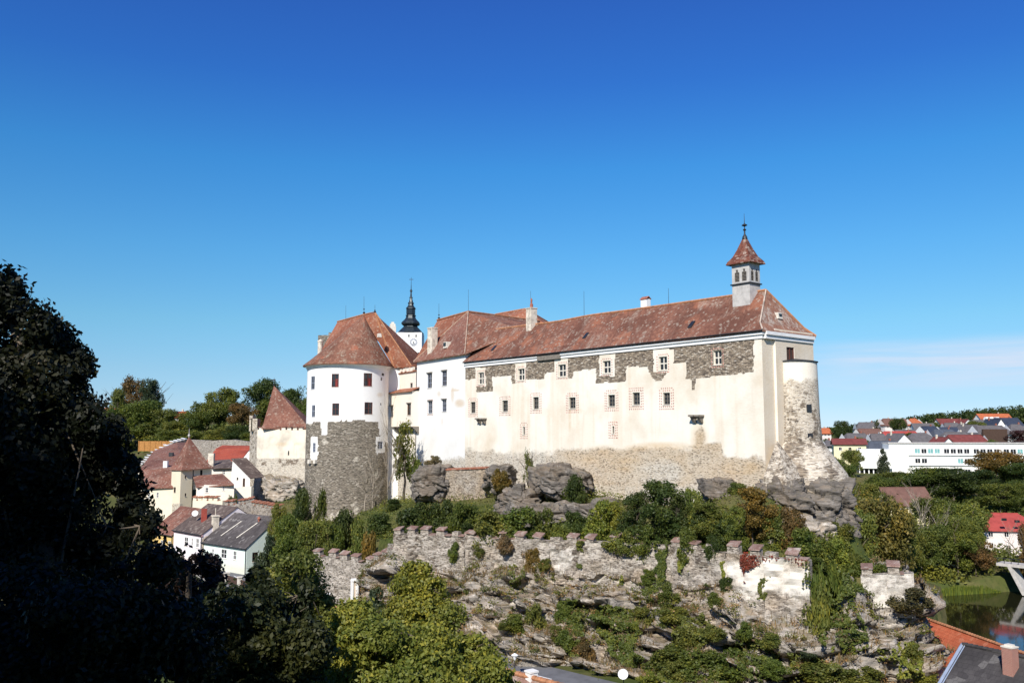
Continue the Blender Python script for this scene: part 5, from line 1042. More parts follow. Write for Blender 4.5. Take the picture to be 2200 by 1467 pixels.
e1r, e0r = np.r_[e0q[:2] - S2.u * .4, at(376, 1150, 159)[2]], at(325, 1140, 166)
street_house('roadside_house', 'ochre yellow house half hidden behind the dark tree, left of the pink house', e0r, e1r, e1r[2] + 4.2, -22, 11, M_wall('ochre_render', (.74, .52, .20), (.6, .45, .2), .15), T_DARKRED, [(345, 1160, 352, 1176), (361, 1162, 367, 1178)])
# fence with cream pillars along the near side of the road
t = thing('roadside_fence', 'brown board fence between cream capped pillars along the road', 'fence')
pts = [at(462, 1236, 138), at(487, 1247, 135), at(515, 1258, 131), at(545, 1270, 127)]; 
for k, p in enumerate(pts):
    g = gh(p[0], p[1]); mb = MB(); mb.box((p[0], p[1], g - .3), (.6, .6, 1.9), .6); mb.box((p[0], p[1], g + 1.6), (.78, .78, .14), .6); mb.build('pillar', STONE_TRIM, t)
    if k: q = pts[k - 1]; S_ = Plane(q, p); mb = MB(); pbox(mb, S_, .35, S_.L - .35, g + .1, g + 1.35, -.06, .03); mb.build('board_panel', DARKWOOD, t)
T_CAP = M_tile('crumbling_cap_tile', (0.25, 0.145, 0.115), (0.38, 0.27, 0.22), (0.45, 0.41, 0.35), 1.0, .22, .2)
# ------------------------------------------------------------------ rampart walls on the cliff
def zw_mask(P, px, A, Z):
    x = px[..., 0]; n = fbm(np.stack([P[..., 0] * .45, P[..., 1] * .45, P[..., 2] * .7], -1), 4, 71); n2 = fbm(np.stack([P[..., 0] * .9, P[..., 1] * .9, P[..., 2] * .5], -1), 4, 72)
    M = np.zeros(P.shape); pl = np.interp(x, [845, 1000, 1100, 1150, 1330, 1500, 1560, 1590, 1740], [.15, .0, .12, .42, .38, .22, .55, .9, .88])
    low = np.clip((px[..., 1] - np.interp(x, [1500, 1740], [1240, 1262])) / 40, 0, 1)
    M[..., 1] = np.clip(1.25 - pl * 1.15 + (n - .5) * 1.6 + low * .55, 0, 1)
    M[..., 0] = np.clip((n2 - .48) * 3.4 * (1 - pl * .9) + .20 * (1 - pl), 0, .8); M[..., 2] = np.clip((n - .45) * 1.4, 0, .5); return M
wall_thing('rampart_wall', 'long ruined battlement wall of pale rubble along the cliff below the castle', 'wall',
           [(845, 1146, 110, 1240), (999, 1152, 105.2, 1232), (999.5, 1153, 103.8, 1232), (1180, 1161, 98.6, 1232), (1310, 1163, 94.8, 1236), (1440, 1172, 91.4, 1262), (1560, 1187, 87.0, 1300), (1640, 1196, 84.6, 1352), (1738, 1203, 82, 1356)],
           W_ZWINGER, .8, (.36, 1, .1), (2.15, 1.05, .72), .7, zw_mask, .3, T_CAP, 31, .6)
wall_thing('rampart_wall', 'lower grey battlement wall with red tile caps standing on the grass by the road', 'wall',
           [(672, 1194, 121, 1268), (705, 1196, 119.4, 1272), (785, 1211, 116.4, 1295), (802, 1204, 115.4, 1300), (834, 1190, 113, 1305)], W_ZWINGER, .7, (.22, 1, 0), (1.85, 1.2, .75), .35, lambda P, px, A, Z: np.stack([np.clip((fbm(P * .6, 3, 5) - .48) * 2, 0, .55), A * 0 + .95, A * 0], -1), .3, T_CAP, 35, .12)
wall_thing('rampart_wall', 'short stub of battlement wall stepping up at the corner of the long ruined wall', 'wall', [(832, 1176, 112, 1250), (847, 1172, 110.4, 1250)], W_ZWINGER, .8, (.25, 1, 0), (1.6, .9, .6), .3, None, .4, T_CAP, 36, .2)
wall_thing('rampart_wall', 'small detached battlement wall with red caps at the end of the cliff above the river', 'wall',
           [(1849, 1236, 84.2, 1300), (1905, 1232, 83.4, 1300), (1963, 1230, 82.6, 1296)], W_ZWINGER, .8, (.12, .8, .1), (1.42, .95, .8), .35, lambda P, px, A, Z: np.stack([np.clip((fbm(P * .8, 3, 15) - .5) * 2.2, 0, .55), .55 + A * 0 + (fbm(P * .5, 3, 16) - .5), A * 0], -1), .25, T_CAP, 38, .15)
wall_thing('retaining_wall', 'rubble retaining wall with a straight red coping between two grey rock outcrops', 'wall', [(955, 1010, 136, 1085), (1044, 1006, 131, 1085)], W_ZWINGER, .6, (.1, .9, .3), None, .25, lambda P, px, A, Z: np.stack([np.clip((fbm(P * .7, 3, 8) - .5) * 2.4, 0, .5), A * 0 + .9, np.clip(fbm(P * .5, 3, 9) * 1.4 - .2, 0, .8)], -1), .3, T_ORANGE, 40)
t = thing('wall_niche', 'white plastered doorway niche at the foot of the lower battlement wall', 'niche'); p = at(761.5, 1280, 116.2); mb = MB()
mb.box((p[0] - .33, p[1], p[2] - .4), (.22, .6, 2.3), .45); mb.box((p[0] + .33, p[1] - .12, p[2] - .4), (.22, .6, 2.3), .45); mb.box((p[0], p[1] + .1, p[2] + 1.9), (1.0, .6, .3), .45, .8); mb.build('surround', WHITE, t)
mb = MB(); mb.box((p[0], p[1] + .14, p[2] - .4), (.5, .3, 2.3), .45); mb.build('recess', M_plain('niche_render', (.55, .45, .35), .9, .2), t)
# ------------------------------------------------------------------ rock outcrops at the castle foot
def outcrop(px, py, w, h, Y, label, seed, mat=None, dep=1.0):
    c = at(px, py, Y); hw, hh = w / F * Y / 2, h / F * Y / 2; n, m = 150, 110
    th = np.linspace(0, 2 * math.pi, n, endpoint=False); ph = np.linspace(-math.pi / 2, math.pi / 2, m); T_, P_ = np.meshgrid(th, ph)
    D = np.stack([np.cos(P_) * np.cos(T_), np.cos(P_) * np.sin(T_), np.sin(P_)], -1); rr_ = np.random.default_rng(seed); rad = np.full(T_.shape, 1.6)
    N_ = np.concatenate([rr_.normal(size=(11, 3)), [[0, 0, 1], [0.25, -1, .15], [-1, -.3, 0], [1, -.2, 0], [0, 1, 0], [0, 0, -1]]]); N_ /= np.linalg.norm(N_, axis=1)[:, None]; H_ = np.r_[rr_.uniform(.86, 1.12, 11), [.92] * 6]
    for nn_, hh_ in zip(N_, H_): dt = D @ nn_; rad = np.where(dt > .05, np.minimum(rad, hh_ / np.maximum(dt, .05)), rad)
    D = D * np.minimum(rad, 1.45)[..., None]
    V = D * np.array([hw, max(hw * dep, 2.2), hh]); q = V + c; ti = .30 if seed % 2 else -.16
    rq = np.stack([q[..., 0] * .85 - q[..., 1] * .5, q[..., 0] * .5 + q[..., 1] * .85, q[..., 2] + ti * q[..., 0]], -1)
    b1, j1 = cells(rq * np.array([.34, .40, .62]) + (fbm(q * .5, 3, seed)[..., None] - .5) * .7, seed); b2, j2 = cells(rq * np.array([.8, 1.0, 2.6]) + (fbm(q, 3, seed + 1)[..., None] - .5) * .6, seed + 4)
    bg_ = fbm(q * .4, 3, seed + 3); sm = fbm(q * np.array([1.6, 1.6, 3.4]), 3, seed + 5); mm = (hw * hh) ** .5
    off = (bg_ - .5) * .55 * mm + (b1 - .5) * .55 * min(mm, 2.2) + (b2 - .5) * .34 + (sm - .5) * .14 - np.clip(1 - j1 / .13, 0, 1) * .45 - np.clip(1 - j2 / .15, 0, 1) * .10
    V = V + D / (np.linalg.norm(D, axis=-1, keepdims=True) + 1e-6) * off[..., None] + c
    I_ = np.arange(n * m).reshape(m, n); J = np.roll(I_, -1, 1); Q_ = np.stack([I_[:-1], J[:-1], J[1:], I_[1:]], -1).reshape(-1, 4)
    return tag(fast_mesh('rock_outcrop', V.reshape(-1, 3), Q_, mat or ROCK_GREY), label, 'rock', 'rock outcrops at the castle foot')
def facY(px):
    if px < 1000: return 143.0
    s, z = FAC.inv(px, 900); return FAC.pos(s, 0)[1]
OUT = [(925, 1040, 82, 80, 137, 'tilted grey layered rock left of the red coped retaining wall', 3), (1070, 1030, 62, 58, 128.5, 'small rounded grey rock with yellow shrub right of the retaining wall', 7), (1205, 1034, 128, 66, 119.5, 'broad dark grey rock overgrown by a dark creeper below the castle wall', 11),
       (1120, 1074, 105, 56, 121, 'low grey rock with a dark overhang beside the thin yellow tree', 17), (1165, 1105, 130, 46, 114, 'flat grey rock slab just behind the battlement, under the thin yellow tree', 19), (1265, 1098, 120, 44, 112, 'sloping pale grey slab behind the battlement below the broad dark rock', 23),
       (1545, 1068, 74, 76, 104, 'squarish dark grey rock standing against the castle wall, left of the autumn tree', 29)]
for o in OUT: outcrop(*o)
for k, (px, py, w, h, Y, l, sd_) in enumerate([(1690, 1090, 108, 136, 98.6, 'tall dark layered rock carrying the pointed buttress', 41), (1772, 1092, 132, 148, 100.6, 'huge smooth grey and rust streaked rock under the round bastion', 43), (1735, 1155, 110, 90, 96, 'pale broken rock below the bastion rocks, half hidden by bushes', 47), (612, 1048, 90, 46, 196, 'low broken rock bank at the foot of the square tower', 53), (1650, 1150, 60, 60, 95, 'small pale crag above the red creeper on the white wall', 59)]):
    outcrop(px, py, w, h, Y, l, sd_, ROCK_GREY if k < 2 else ROCK)
# ------------------------------------------------------------------ lookups on cliff and rampart
ALLP = np.concatenate(SURFPTS); PXS = proj(ALLP); ZB = np.full((760, 1120), np.inf); IX = np.full((760, 1120), -1)
gx, gy = (PXS[:, 0] / 2).astype(int), (PXS[:, 1] / 2).astype(int); ok = (gx >= 0) & (gx < 1120) & (gy >= 0) & (gy < 760)
order = np.argsort(-ALLP[:, 1])
for i in order[ok[order]]: ZB[gy[i], gx[i]] = ALLP[i, 1]; IX[gy[i], gx[i]] = i
def surf_at(px, py):
    x, y = int(px / 2), int(py / 2)
    for r in range(0, 9):
        sub = ZB[max(0, y - r):y + r + 1, max(0, x - r):x + r + 1]
        if sub.size and np.isfinite(sub).any(): return at(px, py, float(np.min(sub)))
    return None
# ------------------------------------------------------------------ foliage
def leaf_quads(Pc, size, rng, nrm_=None, flat=0.0):
    n = len(Pc); a = rng.normal(size=(n, 3))
    if nrm_ is not None: a = a - nrm_ * (a * nrm_).sum(1, keepdims=True) * flat
    a /= np.linalg.norm(a, axis=1)[:, None]; b = rng.normal(size=(n, 3)); b -= a * (a * b).sum(1, keepdims=True)
    if nrm_ is not None: b = b - nrm_ * (b * nrm_).sum(1, keepdims=True) * flat
    b /= np.linalg.norm(b, axis=1)[:, None] + 1e-9; s = size * rng.uniform(.65, 1.35, (n, 1))
    V = np.stack([Pc - a * s * .5, Pc + b * s * .30, Pc + a * s * .55, Pc - b * s * .30], 1).reshape(-1, 3)
    return V, np.arange(4 * n).reshape(n, 4)
def scatter_lobes(lobes, n, rng, shell=.5, gap=.0, gapf=5.0, seed=0):
    Lb = np.array(lobes, float); vol = (Lb[:, 3] * Lb[:, 4] * Lb[:, 5]) ** (2 / 3.); k = rng.choice(len(Lb), int(n * 1.6), p=vol / vol.sum())
    d = rng.normal(size=(len(k), 3)); d /= np.linalg.norm(d, axis=1)[:, None]; r = shell + (1 - shell) * rng.uniform(0, 1, len(k)) ** .6
    r *= 1 + .22 * rng.normal(size=len(k)) * .6
    P = Lb[k, :3] + d * r[:, None] * Lb[k, 3:6]
    if gap:
        keep = fbm(P * gapf, 2, seed + 5) > gap; P, k, d = P[keep], k[keep], d[keep]
    return P[:n], k[:n], d[:n]
def foliage(name, lobes, n, leaf, seed, gap=.36, gapf=5.0, shell=.5, clump=3.0, parent=None):
    rng = np.random.default_rng(seed); P, k, d = scatter_lobes(lobes, n, rng, shell, gap, gapf, seed)
    V, Q_ = leaf_quads(P, leaf, rng, d, .35)
    tone = np.clip(.5 + .9 * (fbm(P * clump, 3, seed) - .5) + rng.normal(0, .20, len(P)) + (_h(k, k * 0, k * 0, seed) - .5) * .3, 0, 1)
    return fast_mesh(name, V, Q_, LEAF, parent, False, tone)
def proto(o):
    me = o.data; bpy.data.objects.remove(o); return me
def lobes_shrub(seed):
    R = random.Random(seed); L_ = [(0, 0, .34, .34, .34, .34)]
    for _ in range(16):
        a = R.uniform(0, 6.28); z = R.uniform(.08, .86); q = R.uniform(.12, .40) * math.sqrt(max(.08, 1 - (z - .25) ** 2 / .55)); r = R.uniform(.10, .19); L_.append((q * math.cos(a), q * math.sin(a), z, r * 1.1, r * 1.1, r))
    return L_
def lobes_tree(seed, z0=.22, top=.95, conic=.0, nl=30):
    R = random.Random(seed); L_ = []
    for _ in range(nl):
        a = R.uniform(0, 6.28); z = R.uniform(z0 + .08, top - .06); f = (z - z0) / (top - z0); w = math.sqrt(max(.05, 1 - (2 * f - .85) ** 2 * .75)) * (1 - conic * f)
        q = R.uniform(.08, .40) * w; r = R.uniform(.07, .135) * (1 - conic * .4 * f); L_.append((q * math.cos(a), q * math.sin(a), z, r * 1.25, r * 1.25, r))
    L_.append((0, 0, (z0 + top) / 2, .2, .2, .3)); return L_
SHRUB = [proto(foliage('shrub', lobes_shrub(k), 5200, .058, 100 + k, .36, 6)) for k in range(5)]
CROWN = [proto(foliage('crown', lobes_tree(k), 13000, .030, 200 + k, .37, 7, clump=5)) for k in range(5)]
CONIC = [proto(foliage('crown', lobes_tree(40 + k, .06, .98, .75, 40), 9000, .034, 240 + k, .35, 8)) for k in range(2)]
SPARSE = [proto(foliage('crown', lobes_tree(60 + k, .25, .97, .2, 26), 2400, .045, 260 + k, .46, 6, .3)) for k in range(2)]
def trunk_mesh(seed, limbs=7, z1=.8, r=.022, bare=False):
    R = random.Random(seed); mb = MB(); pts = [np.array([R.uniform(-.01, .01) * k, R.uniform(-.01, .01) * k, z1 * k / 6]) for k in range(7)]; mb.tube(pts, [r * (1 - .8 * k / 6) for k in range(7)], 6)
    for i in range(limbs):
        k = R.randint(2, 5); p = pts[k]; a = R.uniform(0, 6.28); ln = R.uniform(.2, .38); e = p + np.array([math.cos(a) * ln * .8, math.sin(a) * ln * .8, ln * R.uniform(.5, 1.1)]); m_ = (p + e) / 2 + np.array([0, 0, -.02]); mb.tube([p, m_, e], [r * .45, r * .3, r * .08], 4)
        for _ in range(5 if bare else 2):
            f = R.uniform(.3, .95); s = p + (e - p) * f; a2 = a + R.uniform(-1, 1); l2 = R.uniform(.08, .2); e2 = s + np.array([math.cos(a2) * l2, math.sin(a2) * l2, l2 * R.uniform(.4, 1.2)]); mb.tube([s, e2], [r * .18, r * .04], 3, False)
            if bare:
                for _ in range(3): a3 = a2 + R.uniform(-1.2, 1.2); s3 = s + (e2 - s) * R.uniform(.3, .9); mb.tube([s3, s3 + np.array([math.cos(a3), math.sin(a3), 1.0]) * R.uniform(.03, .08)], [r * .08, r * .03], 3, False)
    o = mb.build('trunk', BARK_PALE if bare else BARK, None, True); me = o.data; bpy.data.objects.remove(o); return me
CROWNLOW = [proto(foliage('crown', lobes_tree(80 + k, .02, .97, .25, 34), 13000, .034, 280 + k, .37, 7, clump=5)) for k in range(3)]
TRUNK = [trunk_mesh(k) for k in range(3)]; BARE = [trunk_mesh(20 + k, 12, .97, .014, True) for k in range(2)]
GREEN = dict(dark=(.048, .070, .015), mid=(.098, .122, .022), olive=(.132, .146, .030), lime=(.190, .205, .034), autumn=(.175, .118, .028), dry=(.19, .14, .075), red=(.22, .048, .026), black=(.014, .016, .009), purple=(.020, .013, .012), blue=(.055, .075, .038), rust=(.135, .085, .032))
VR = random.Random(5)
def put(name, me, loc, sc, rz, colr=None, parent=None):
    o = bpy.data.objects.new(name, me); COL.objects.link(o)
    if parent is not None: o.parent = parent
    o.location = loc; o.scale = sc; o.rotation_euler = (0, 0, rz)
    if colr is not None: j = VR.uniform(.85, 1.18); o.color = (colr[0] * j * VR.uniform(.92, 1.08), colr[1] * j, colr[2] * j, 1)
    return o
def bush(px, yt, yb, w, Y, c, label, group, name='shrub', ground=True, wide=1.25, v=None):
    base = at(px, yb, Y); zt = at(px, yt, Y)[2]
    if ground:
        g = gh(base[0], base[1]); base[2] = g if g < base[2] or g > base[2] + .1 else base[2]
        if zt - base[2] < .8: base[2] = zt - .8
    h = (zt - base[2]) * 1.02; ww = w / F * Y * wide; me = SHRUB[VR.randrange(5)] if v is None else v
    o = put(name, me, base - [0, 0, .12 * h], (ww, ww, h * 1.12), VR.uniform(0, 6.28), GREEN[c] if isinstance(c, str) else c); return tag(o, label, 'shrub', group)
def tree(px, yt, yb, w, Y, c, label, group, kind=None, wide=1.15, ground=True, name='tree'):
    base = at(px, yb, Y); zt = at(px, yt, Y)[2]
    if ground: base[2] = min(gh(base[0], base[1]), zt - 2.0)
    h = (zt - base[2]) * 1.04; ww = w / F * Y * wide; kind = kind or CROWN
    t = thing(name, label, 'tree', group=group); rz = VR.uniform(0, 6.28)
    put('trunk', VR.choice(TRUNK), base - [0, 0, .2], (max(h * .8, ww * .7),) * 2 + (h,), rz, None, t); put('crown', VR.choice(kind), base, (ww, ww, h), rz, GREEN[c] if isinstance(c, str) else c, t); return t
def yw(px): return float(np.interp(px, [845, 1000, 1180, 1310, 1440, 1560, 1640, 1738], [110, 105, 98.6, 94.8, 91.4, 87, 84.6, 82]))
G1 = 'shrubs on the terrace between castle and battlement'
for (x, yt, yb, w, dy, c, l) in [
    (893, 1068, 1140, 70, 5, 'dark', 'dark green bush at the left end of the battlement terrace'), (945, 1060, 1142, 64, 7, 'dark', 'tall dark bush under the tilted grey rock'), (985, 1082, 1150, 54, 4, 'mid', 'green bush in front of the retaining wall, left one'),
    (1018, 1078, 1148, 54, 6, 'mid', 'green bush in front of the right end of the retaining wall'), (1062, 1090, 1168, 78, .6, 'olive', 'broad olive bush spilling over the battlement below the low rock'), (1112, 1088, 1166, 80, 2, 'mid', 'broad green bush behind the battlement under the low grey rock'),
    (1086, 1140, 1185, 30, -1.4, 'dry', 'brown dry bush hanging over the battlement front'), (1168, 1096, 1158, 50, 4, 'mid', 'round green bush behind the battlement left of the sloping slab'), (1236, 1092, 1160, 46, 5, 'dark', 'dark bush before the sloping pale slab'),
    (1205, 1122, 1166, 44, 2.5, 'olive', 'low yellowish bush between two merlons'), (1285, 1074, 1160, 60, 6, 'lime', 'bright yellow green bush left of the big dark tree'), (1318, 1066, 1162, 44, 8, 'lime', 'slender lime green bush against the pale wall'),
    (1335, 1128, 1186, 66, .2, 'olive', 'low olive growth under the big dark tree on the rampart'), (1000, 1120, 1160, 40, 2.5, 'dark', 'small dark bush filling a gap of the battlement near its corner'), (1100, 1128, 1172, 40, .4, 'olive', 'olive bush hanging over the battlement right of the broad olive one'), (1385, 1130, 1200, 46, .3, 'mid', 'green bush spilling over the rampart beneath the large dark tree'), (1475, 1120, 1200, 44, .6, 'mid', 'green bush in the gap left of the tall merlon'), (1535, 1150, 1205, 36, .4, 'dark', 'dark bush in a gap of the rampart near the white plastered part'), (1140, 1128, 1166, 36, 2.5, 'mid', 'small green bush in a battlement gap'),
    (1497, 1100, 1190, 50, 5, 'dark', 'dark bush wedged between the big dark tree and the olive tree'), (1560, 1112, 1200, 60, 3.5, 'dark', 'dark green bush at the foot of the olive tree'), (1488, 1045, 1120, 40, 10, 'olive', 'olive bush beside the squarish dark rock'),
    (1660, 1105, 1180, 50, 8, 'olive', 'olive bush below the tall layered rock'), (1703, 1085, 1160, 60, 9, 'rust', 'rusty autumn bush at the foot of the bastion rocks'), (1720, 1130, 1205, 70, 5, 'mid', 'green bush above the ivy slope, under the bastion'),
    (1585, 1035, 1080, 36, 15, 'olive', 'thin yellow green bush on top of the squarish rock')]: bush(x, yt, yb, w, yw(x) + dy, c, l, G1, ground=dy > 1.2)
bush(1077, 1000, 1048, 34, 125.5, 'autumn', 'yellow autumn shrub growing on the small rounded rock', G1, ground=False); bush(1238, 1008, 1092, 52, 114.5, 'dark', 'dark creeper hanging down the broad dark rock', G1, ground=False); bush(930, 976, 1004, 34, 139, 'dry', 'dry tuft of weeds on top of the tilted rock', G1, ground=False)
G2 = 'trees on the castle terrace'
tree(1420, 1040, 1205, 112, 94.5, 'dark', 'large dense dark green tree in front of the castle wall', G2, CROWNLOW, 1.45); tree(1368, 1062, 1185, 76, 97, 'dark', 'smaller dark tree leaning on the left of the large dark one', G2, CROWNLOW, 1.35); tree(1456, 1066, 1200, 64, 93.5, 'dark', 'dark tree at the right shoulder of the large dark one', G2, CROWNLOW, 1.35)
tree(1530, 1078, 1185, 90, 94, 'olive', 'olive green tree between the large dark tree and the autumn tree', G2, CROWNLOW, 1.35); tree(1618, 1050, 1195, 100, 92, 'autumn', 'tree turning orange brown at its top, beside the layered rock', G2, CROWNLOW, 1.3); tree(1580, 1090, 1195, 60, 90, 'mid', 'green tree just left of the autumn tree', G2, CROWNLOW, 1.3)
tree(1135, 960, 1085, 30, 124, 'olive', 'thin upright yellowish tree against the pale castle wall', G2, SPARSE, 1.0)
tree(868, 905, 1112, 74, 154.5, 'olive', 'slender thin leaved tree casting its shadow on the white wing', G2, SPARSE, 1.1); tree(890, 960, 1112, 50, 155, 'mid', 'small leafy tree in the corner of the white wing', G2, SPARSE, 1.1)
def bare(px, yt, yb, w, Y, label, i=0, pale=True):
    base = at(px, yb, Y); zt = at(px, yt, Y)[2]; base[2] = min(base[2], gh(base[0], base[1])); h = zt - base[2]; t = thing('bare_tree', label, 'tree', group='bare trees by the round tower'); put('trunk', BARE[i], base, (w / F * Y * 1.3, w / F * Y * 1.3, h), 1.0 + i, None, t); return t
bare(832, 890, 1130, 50, 149, 'tall leafless pale trunk standing before the right edge of the round tower', 0); bare(842, 940, 1130, 40, 150, 'second slimmer bare trunk beside the tall pale one', 1); bare(783, 1015, 1140, 90, 146, 'small spreading leafless tree in front of the dark tower stone', 1); bare(800, 960, 1130, 60, 147, 'thin leaning bare sapling left of the tall pale trunk', 0)
G3 = 'shrubs below the round tower'
for (x, yt, yb, w, Y, c, l) in [(742, 1088, 1178, 60, 137, 'dark', 'dark bush at the foot of the round tower'), (722, 1120, 1190, 44, 132, 'mid', 'green bush above the left part of the lower battlement wall'), (775, 1118, 1192, 56, 128, 'olive', 'yellowish bush under the spreading bare tree'),
    (812, 1100, 1188, 58, 126, 'dark', 'dark bush left of the battlement corner'), (842, 1070, 1130, 40, 138, 'dark', 'ivy dark bush around the bare trunks'), (872, 1085, 1132, 40, 128, 'olive', 'olive bush behind the left end of the long battlement'), (795, 1140, 1200, 40, 120, 'autumn', 'reddish brown bush just behind the lower battlement wall'), (700, 1140, 1195, 40, 126, 'olive', 'olive bush at the left tower edge above the lower wall'), (686, 1050, 1110, 30, 152, 'mid', 'ivy growing up the left edge of the round tower')]: bush(x, yt, yb, w, Y, c, l, G3)
G4 = 'trees between the mint house and the lower wall'
for (x, yt, yb, w, Y, c, l) in [(648, 1055, 1215, 70, 139, 'dark', 'tall dark tree at the left edge of the round tower'), (618, 1105, 1240, 80, 134, 'mid', 'broad green tree hiding the mint gable'), (672, 1120, 1240, 80, 130, 'olive', 'olive green tree left of the lower battlement wall'), (600, 1085, 1180, 40, 146, 'olive', 'thin tree in front of the grass bank and rock')]: tree(x, yt, yb, w, Y, c, l, G4, wide=1.3)
bush(574, 1140, 1200, 44, 139, 'blue', 'grey green bush in front of the mint gable', G3); bush(560, 1205, 1250, 50, 128, 'mid', 'green bush beside the road below the mint house', G3); bush(806, 1258, 1305, 58, 108, 'blue', 'rounded grey green bush on the lawn by the lower wall', G3); bush(500, 1052, 1074, 26, 172, 'mid', 'small round bush behind the grey battlement', G3)
G5 = 'shrubs on the cliff'
for (x, yt, yb, w, c, l) in [(1110, 1318, 1358, 56, 'mid', 'green bush low on the left part of the cliff'), (1085, 1330, 1350, 34, 'olive', 'small olive bush at the far left of the cliff'), (1150, 1300, 1370, 44, 'olive', 'bush with dry grass on the left cliff'), (1212, 1292, 1345, 40, 'mid', 'upright green bush under the second rock ledge'),
    (1226, 1345, 1400, 52, 'mid', 'green bush below the upright one'), (1258, 1360, 1425, 46, 'rust', 'brownish bush left of the big ivy mound'), (1197, 1338, 1372, 32, 'olive', 'small bush left of the upright green one'), (1438, 1252, 1305, 44, 'mid', 'dark green bush under the arched ledge'), (1445, 1300, 1335, 56, 'olive', 'olive bush under the dark green one in mid cliff'), (1392, 1222, 1250, 34, 'mid', 'small bush on the cliff beneath the battlement with hanging ivy'),
    (1380, 1300, 1350, 44, 'olive', 'olive bush at the right flank of the big ivy mound'), (1478, 1340, 1400, 60, 'olive', 'wide olive bush below the dark cave'), (1430, 1385, 1440, 76, 'mid', 'low green bush right of the big ivy mound'), (1510, 1395, 1455, 90, 'mid', 'large green bush at the bottom of the cliff centre'), (1565, 1362, 1400, 60, 'mid', 'green bush under the stepped ledge'), (1600, 1335, 1372, 30, 'mid', 'small upright bush right of the cave'),
    (1535, 1340, 1372, 44, 'olive', 'small olive bush left of the stepped ledge'), (1570, 1400, 1467, 90, 'mid', 'dense green bush at the bottom edge right of centre'), (1655, 1358, 1390, 50, 'olive', 'bush beneath the white plastered wall'), (1660, 1410, 1450, 60, 'mid', 'green bush on the lower ledges below the white wall'), (1740, 1390, 1412, 34, 'blue', 'small bush on the right ledges'), (1770, 1418, 1467, 100, 'olive', 'broad olive bush low on the right cliff'), (1850, 1428, 1470, 80, 'olive', 'yellowish bush at the bottom right of the cliff'),
    (1955, 1262, 1315, 84, (.085, .07, .03), 'wide brown twiggy bush in front of the small detached wall'), (1990, 1435, 1470, 50, 'lime', 'bright green bush next to the red roof'), (1910, 1395, 1440, 46, 'mid', 'ivy bush on the right end of the cliff'), (1960, 1375, 1420, 36, 'olive', 'yellow green bush beside the verge of the red roof'), (1815, 1190, 1290, 66, 'dark', 'dark green bush left of the small detached wall'), (1563, 1238, 1270, 32, 'dark', 'dark round bush on the plastered wall edge'), (1538, 1268, 1300, 28, 'mid', 'small round bush on the rock left of the white plastered wall'),
    (1145, 1175, 1222, 30, 'autumn', 'yellowing vine bush climbing the long battlement wall'), (1170, 1200, 1225, 26, 'olive', 'tuft at the foot of the yellowing vine'), (1030, 1176, 1196, 20, 'olive', 'weeds growing from the battlement wall at its step'), (975, 1165, 1205, 22, 'mid', 'green weed on the rampart near its left end'), (1460, 1420, 1467, 60, 'olive', 'olive bush at the bottom edge below the big ivy mound'), (1390, 1440, 1467, 40, 'lime', 'bright bush behind the white satellite dish'), (1285, 1432, 1466, 44, 'olive', 'olive tuft at the foot of the cliff by the road')]:
    p = surf_at(x, (yt + yb) / 2 + 6)
    if p is not None: bush(x, yt, yb, w, p[1] - .3, c, l, G5, ground=False)
def ivy(poly, n, leaf, c, label, seed, name='ivy', out=.45, cat='ivy', group=None):
    rng = np.random.default_rng(seed); P_ = np.array(poly, float); lo, hi = P_.min(0), P_.max(0); pts = []; tries = 0
    while len(pts) < n and tries < n * 6:
        q = rng.uniform(lo, hi, (256, 2)); q = q[in_poly(wob(q, 13, .05, seed), poly)]; tries += 256
        for x, y in q:
            p = surf_at(x, y)
            if p is not None: pts.append(p)
    if not pts: return
    P = np.array(pts[:n]); bulge = fbm(P * .55, 3, seed); keep = (bulge > .30) & (fbm(P * np.array([1.1, 1.1, .45]), 3, seed + 2) > (.46 if n < 3000 else .36)); P = P[keep]; b_ = np.clip(bulge[keep] - .3, 0, 1)
    dirn = np.array([-.35, -.85, .25]); dirn /= np.linalg.norm(dirn); dn_ = rng.uniform(0, 1, len(P)) ** .5
    P = P + dirn * (b_ * out * 6 * dn_ + .05)[:, None]; V, Q_ = leaf_quads(P, leaf, rng, np.tile(dirn, (len(P), 1)), .6)
    o = fast_mesh(name, V, Q_, LEAF, None, False, np.clip(.5 + (fbm(P * 1.2, 3, seed) - .5) + rng.normal(0, .2, len(P)), 0, 1)); o.color = tuple(GREEN[c]) + (1,); return tag(o, label, cat, group)
ivy([(1268, 1325), (1290, 1300), (1345, 1310), (1378, 1325), (1372, 1360), (1360, 1390), (1385, 1410), (1365, 1432), (1330, 1425), (1312, 1395), (1290, 1360)], 9000, .26, 'mid', 'big rounded mound of green ivy in the middle of the cliff', 301, out=.5)
ivy([(1728, 1165), (1790, 1175), (1840, 1215), (1850, 1270), (1835, 1300), (1860, 1340), (1868, 1385), (1830, 1410), (1790, 1400), (1755, 1370), (1770, 1310), (1742, 1240)], 15000, .26, 'mid', 'long sweep of green ivy right of the white plastered wall', 302, out=.45)
ivy([(1590, 1180), (1640, 1172), (1690, 1180), (1728, 1188), (1735, 1215), (1700, 1205), (1690, 1240), (1684, 1210), (1640, 1206), (1605, 1215), (1600, 1270), (1592, 1240)], 3600, .17, 'red', 'red creeper draped over the top of the white plastered wall', 303, out=.16)
ivy([(1315, 1150), (1340, 1165), (1335, 1250), (1318, 1260), (1312, 1200)], 2000, .2, 'lime', 'hanging light green vine on the battlement left of the big dark tree', 304, out=.14)
ivy([(1395, 1165), (1435, 1160), (1430, 1220), (1420, 1280), (1400, 1270), (1412, 1210)], 2600, .2, 'mid', 'dark green vine falling from the rampart below the big dark tree', 305, out=.2)
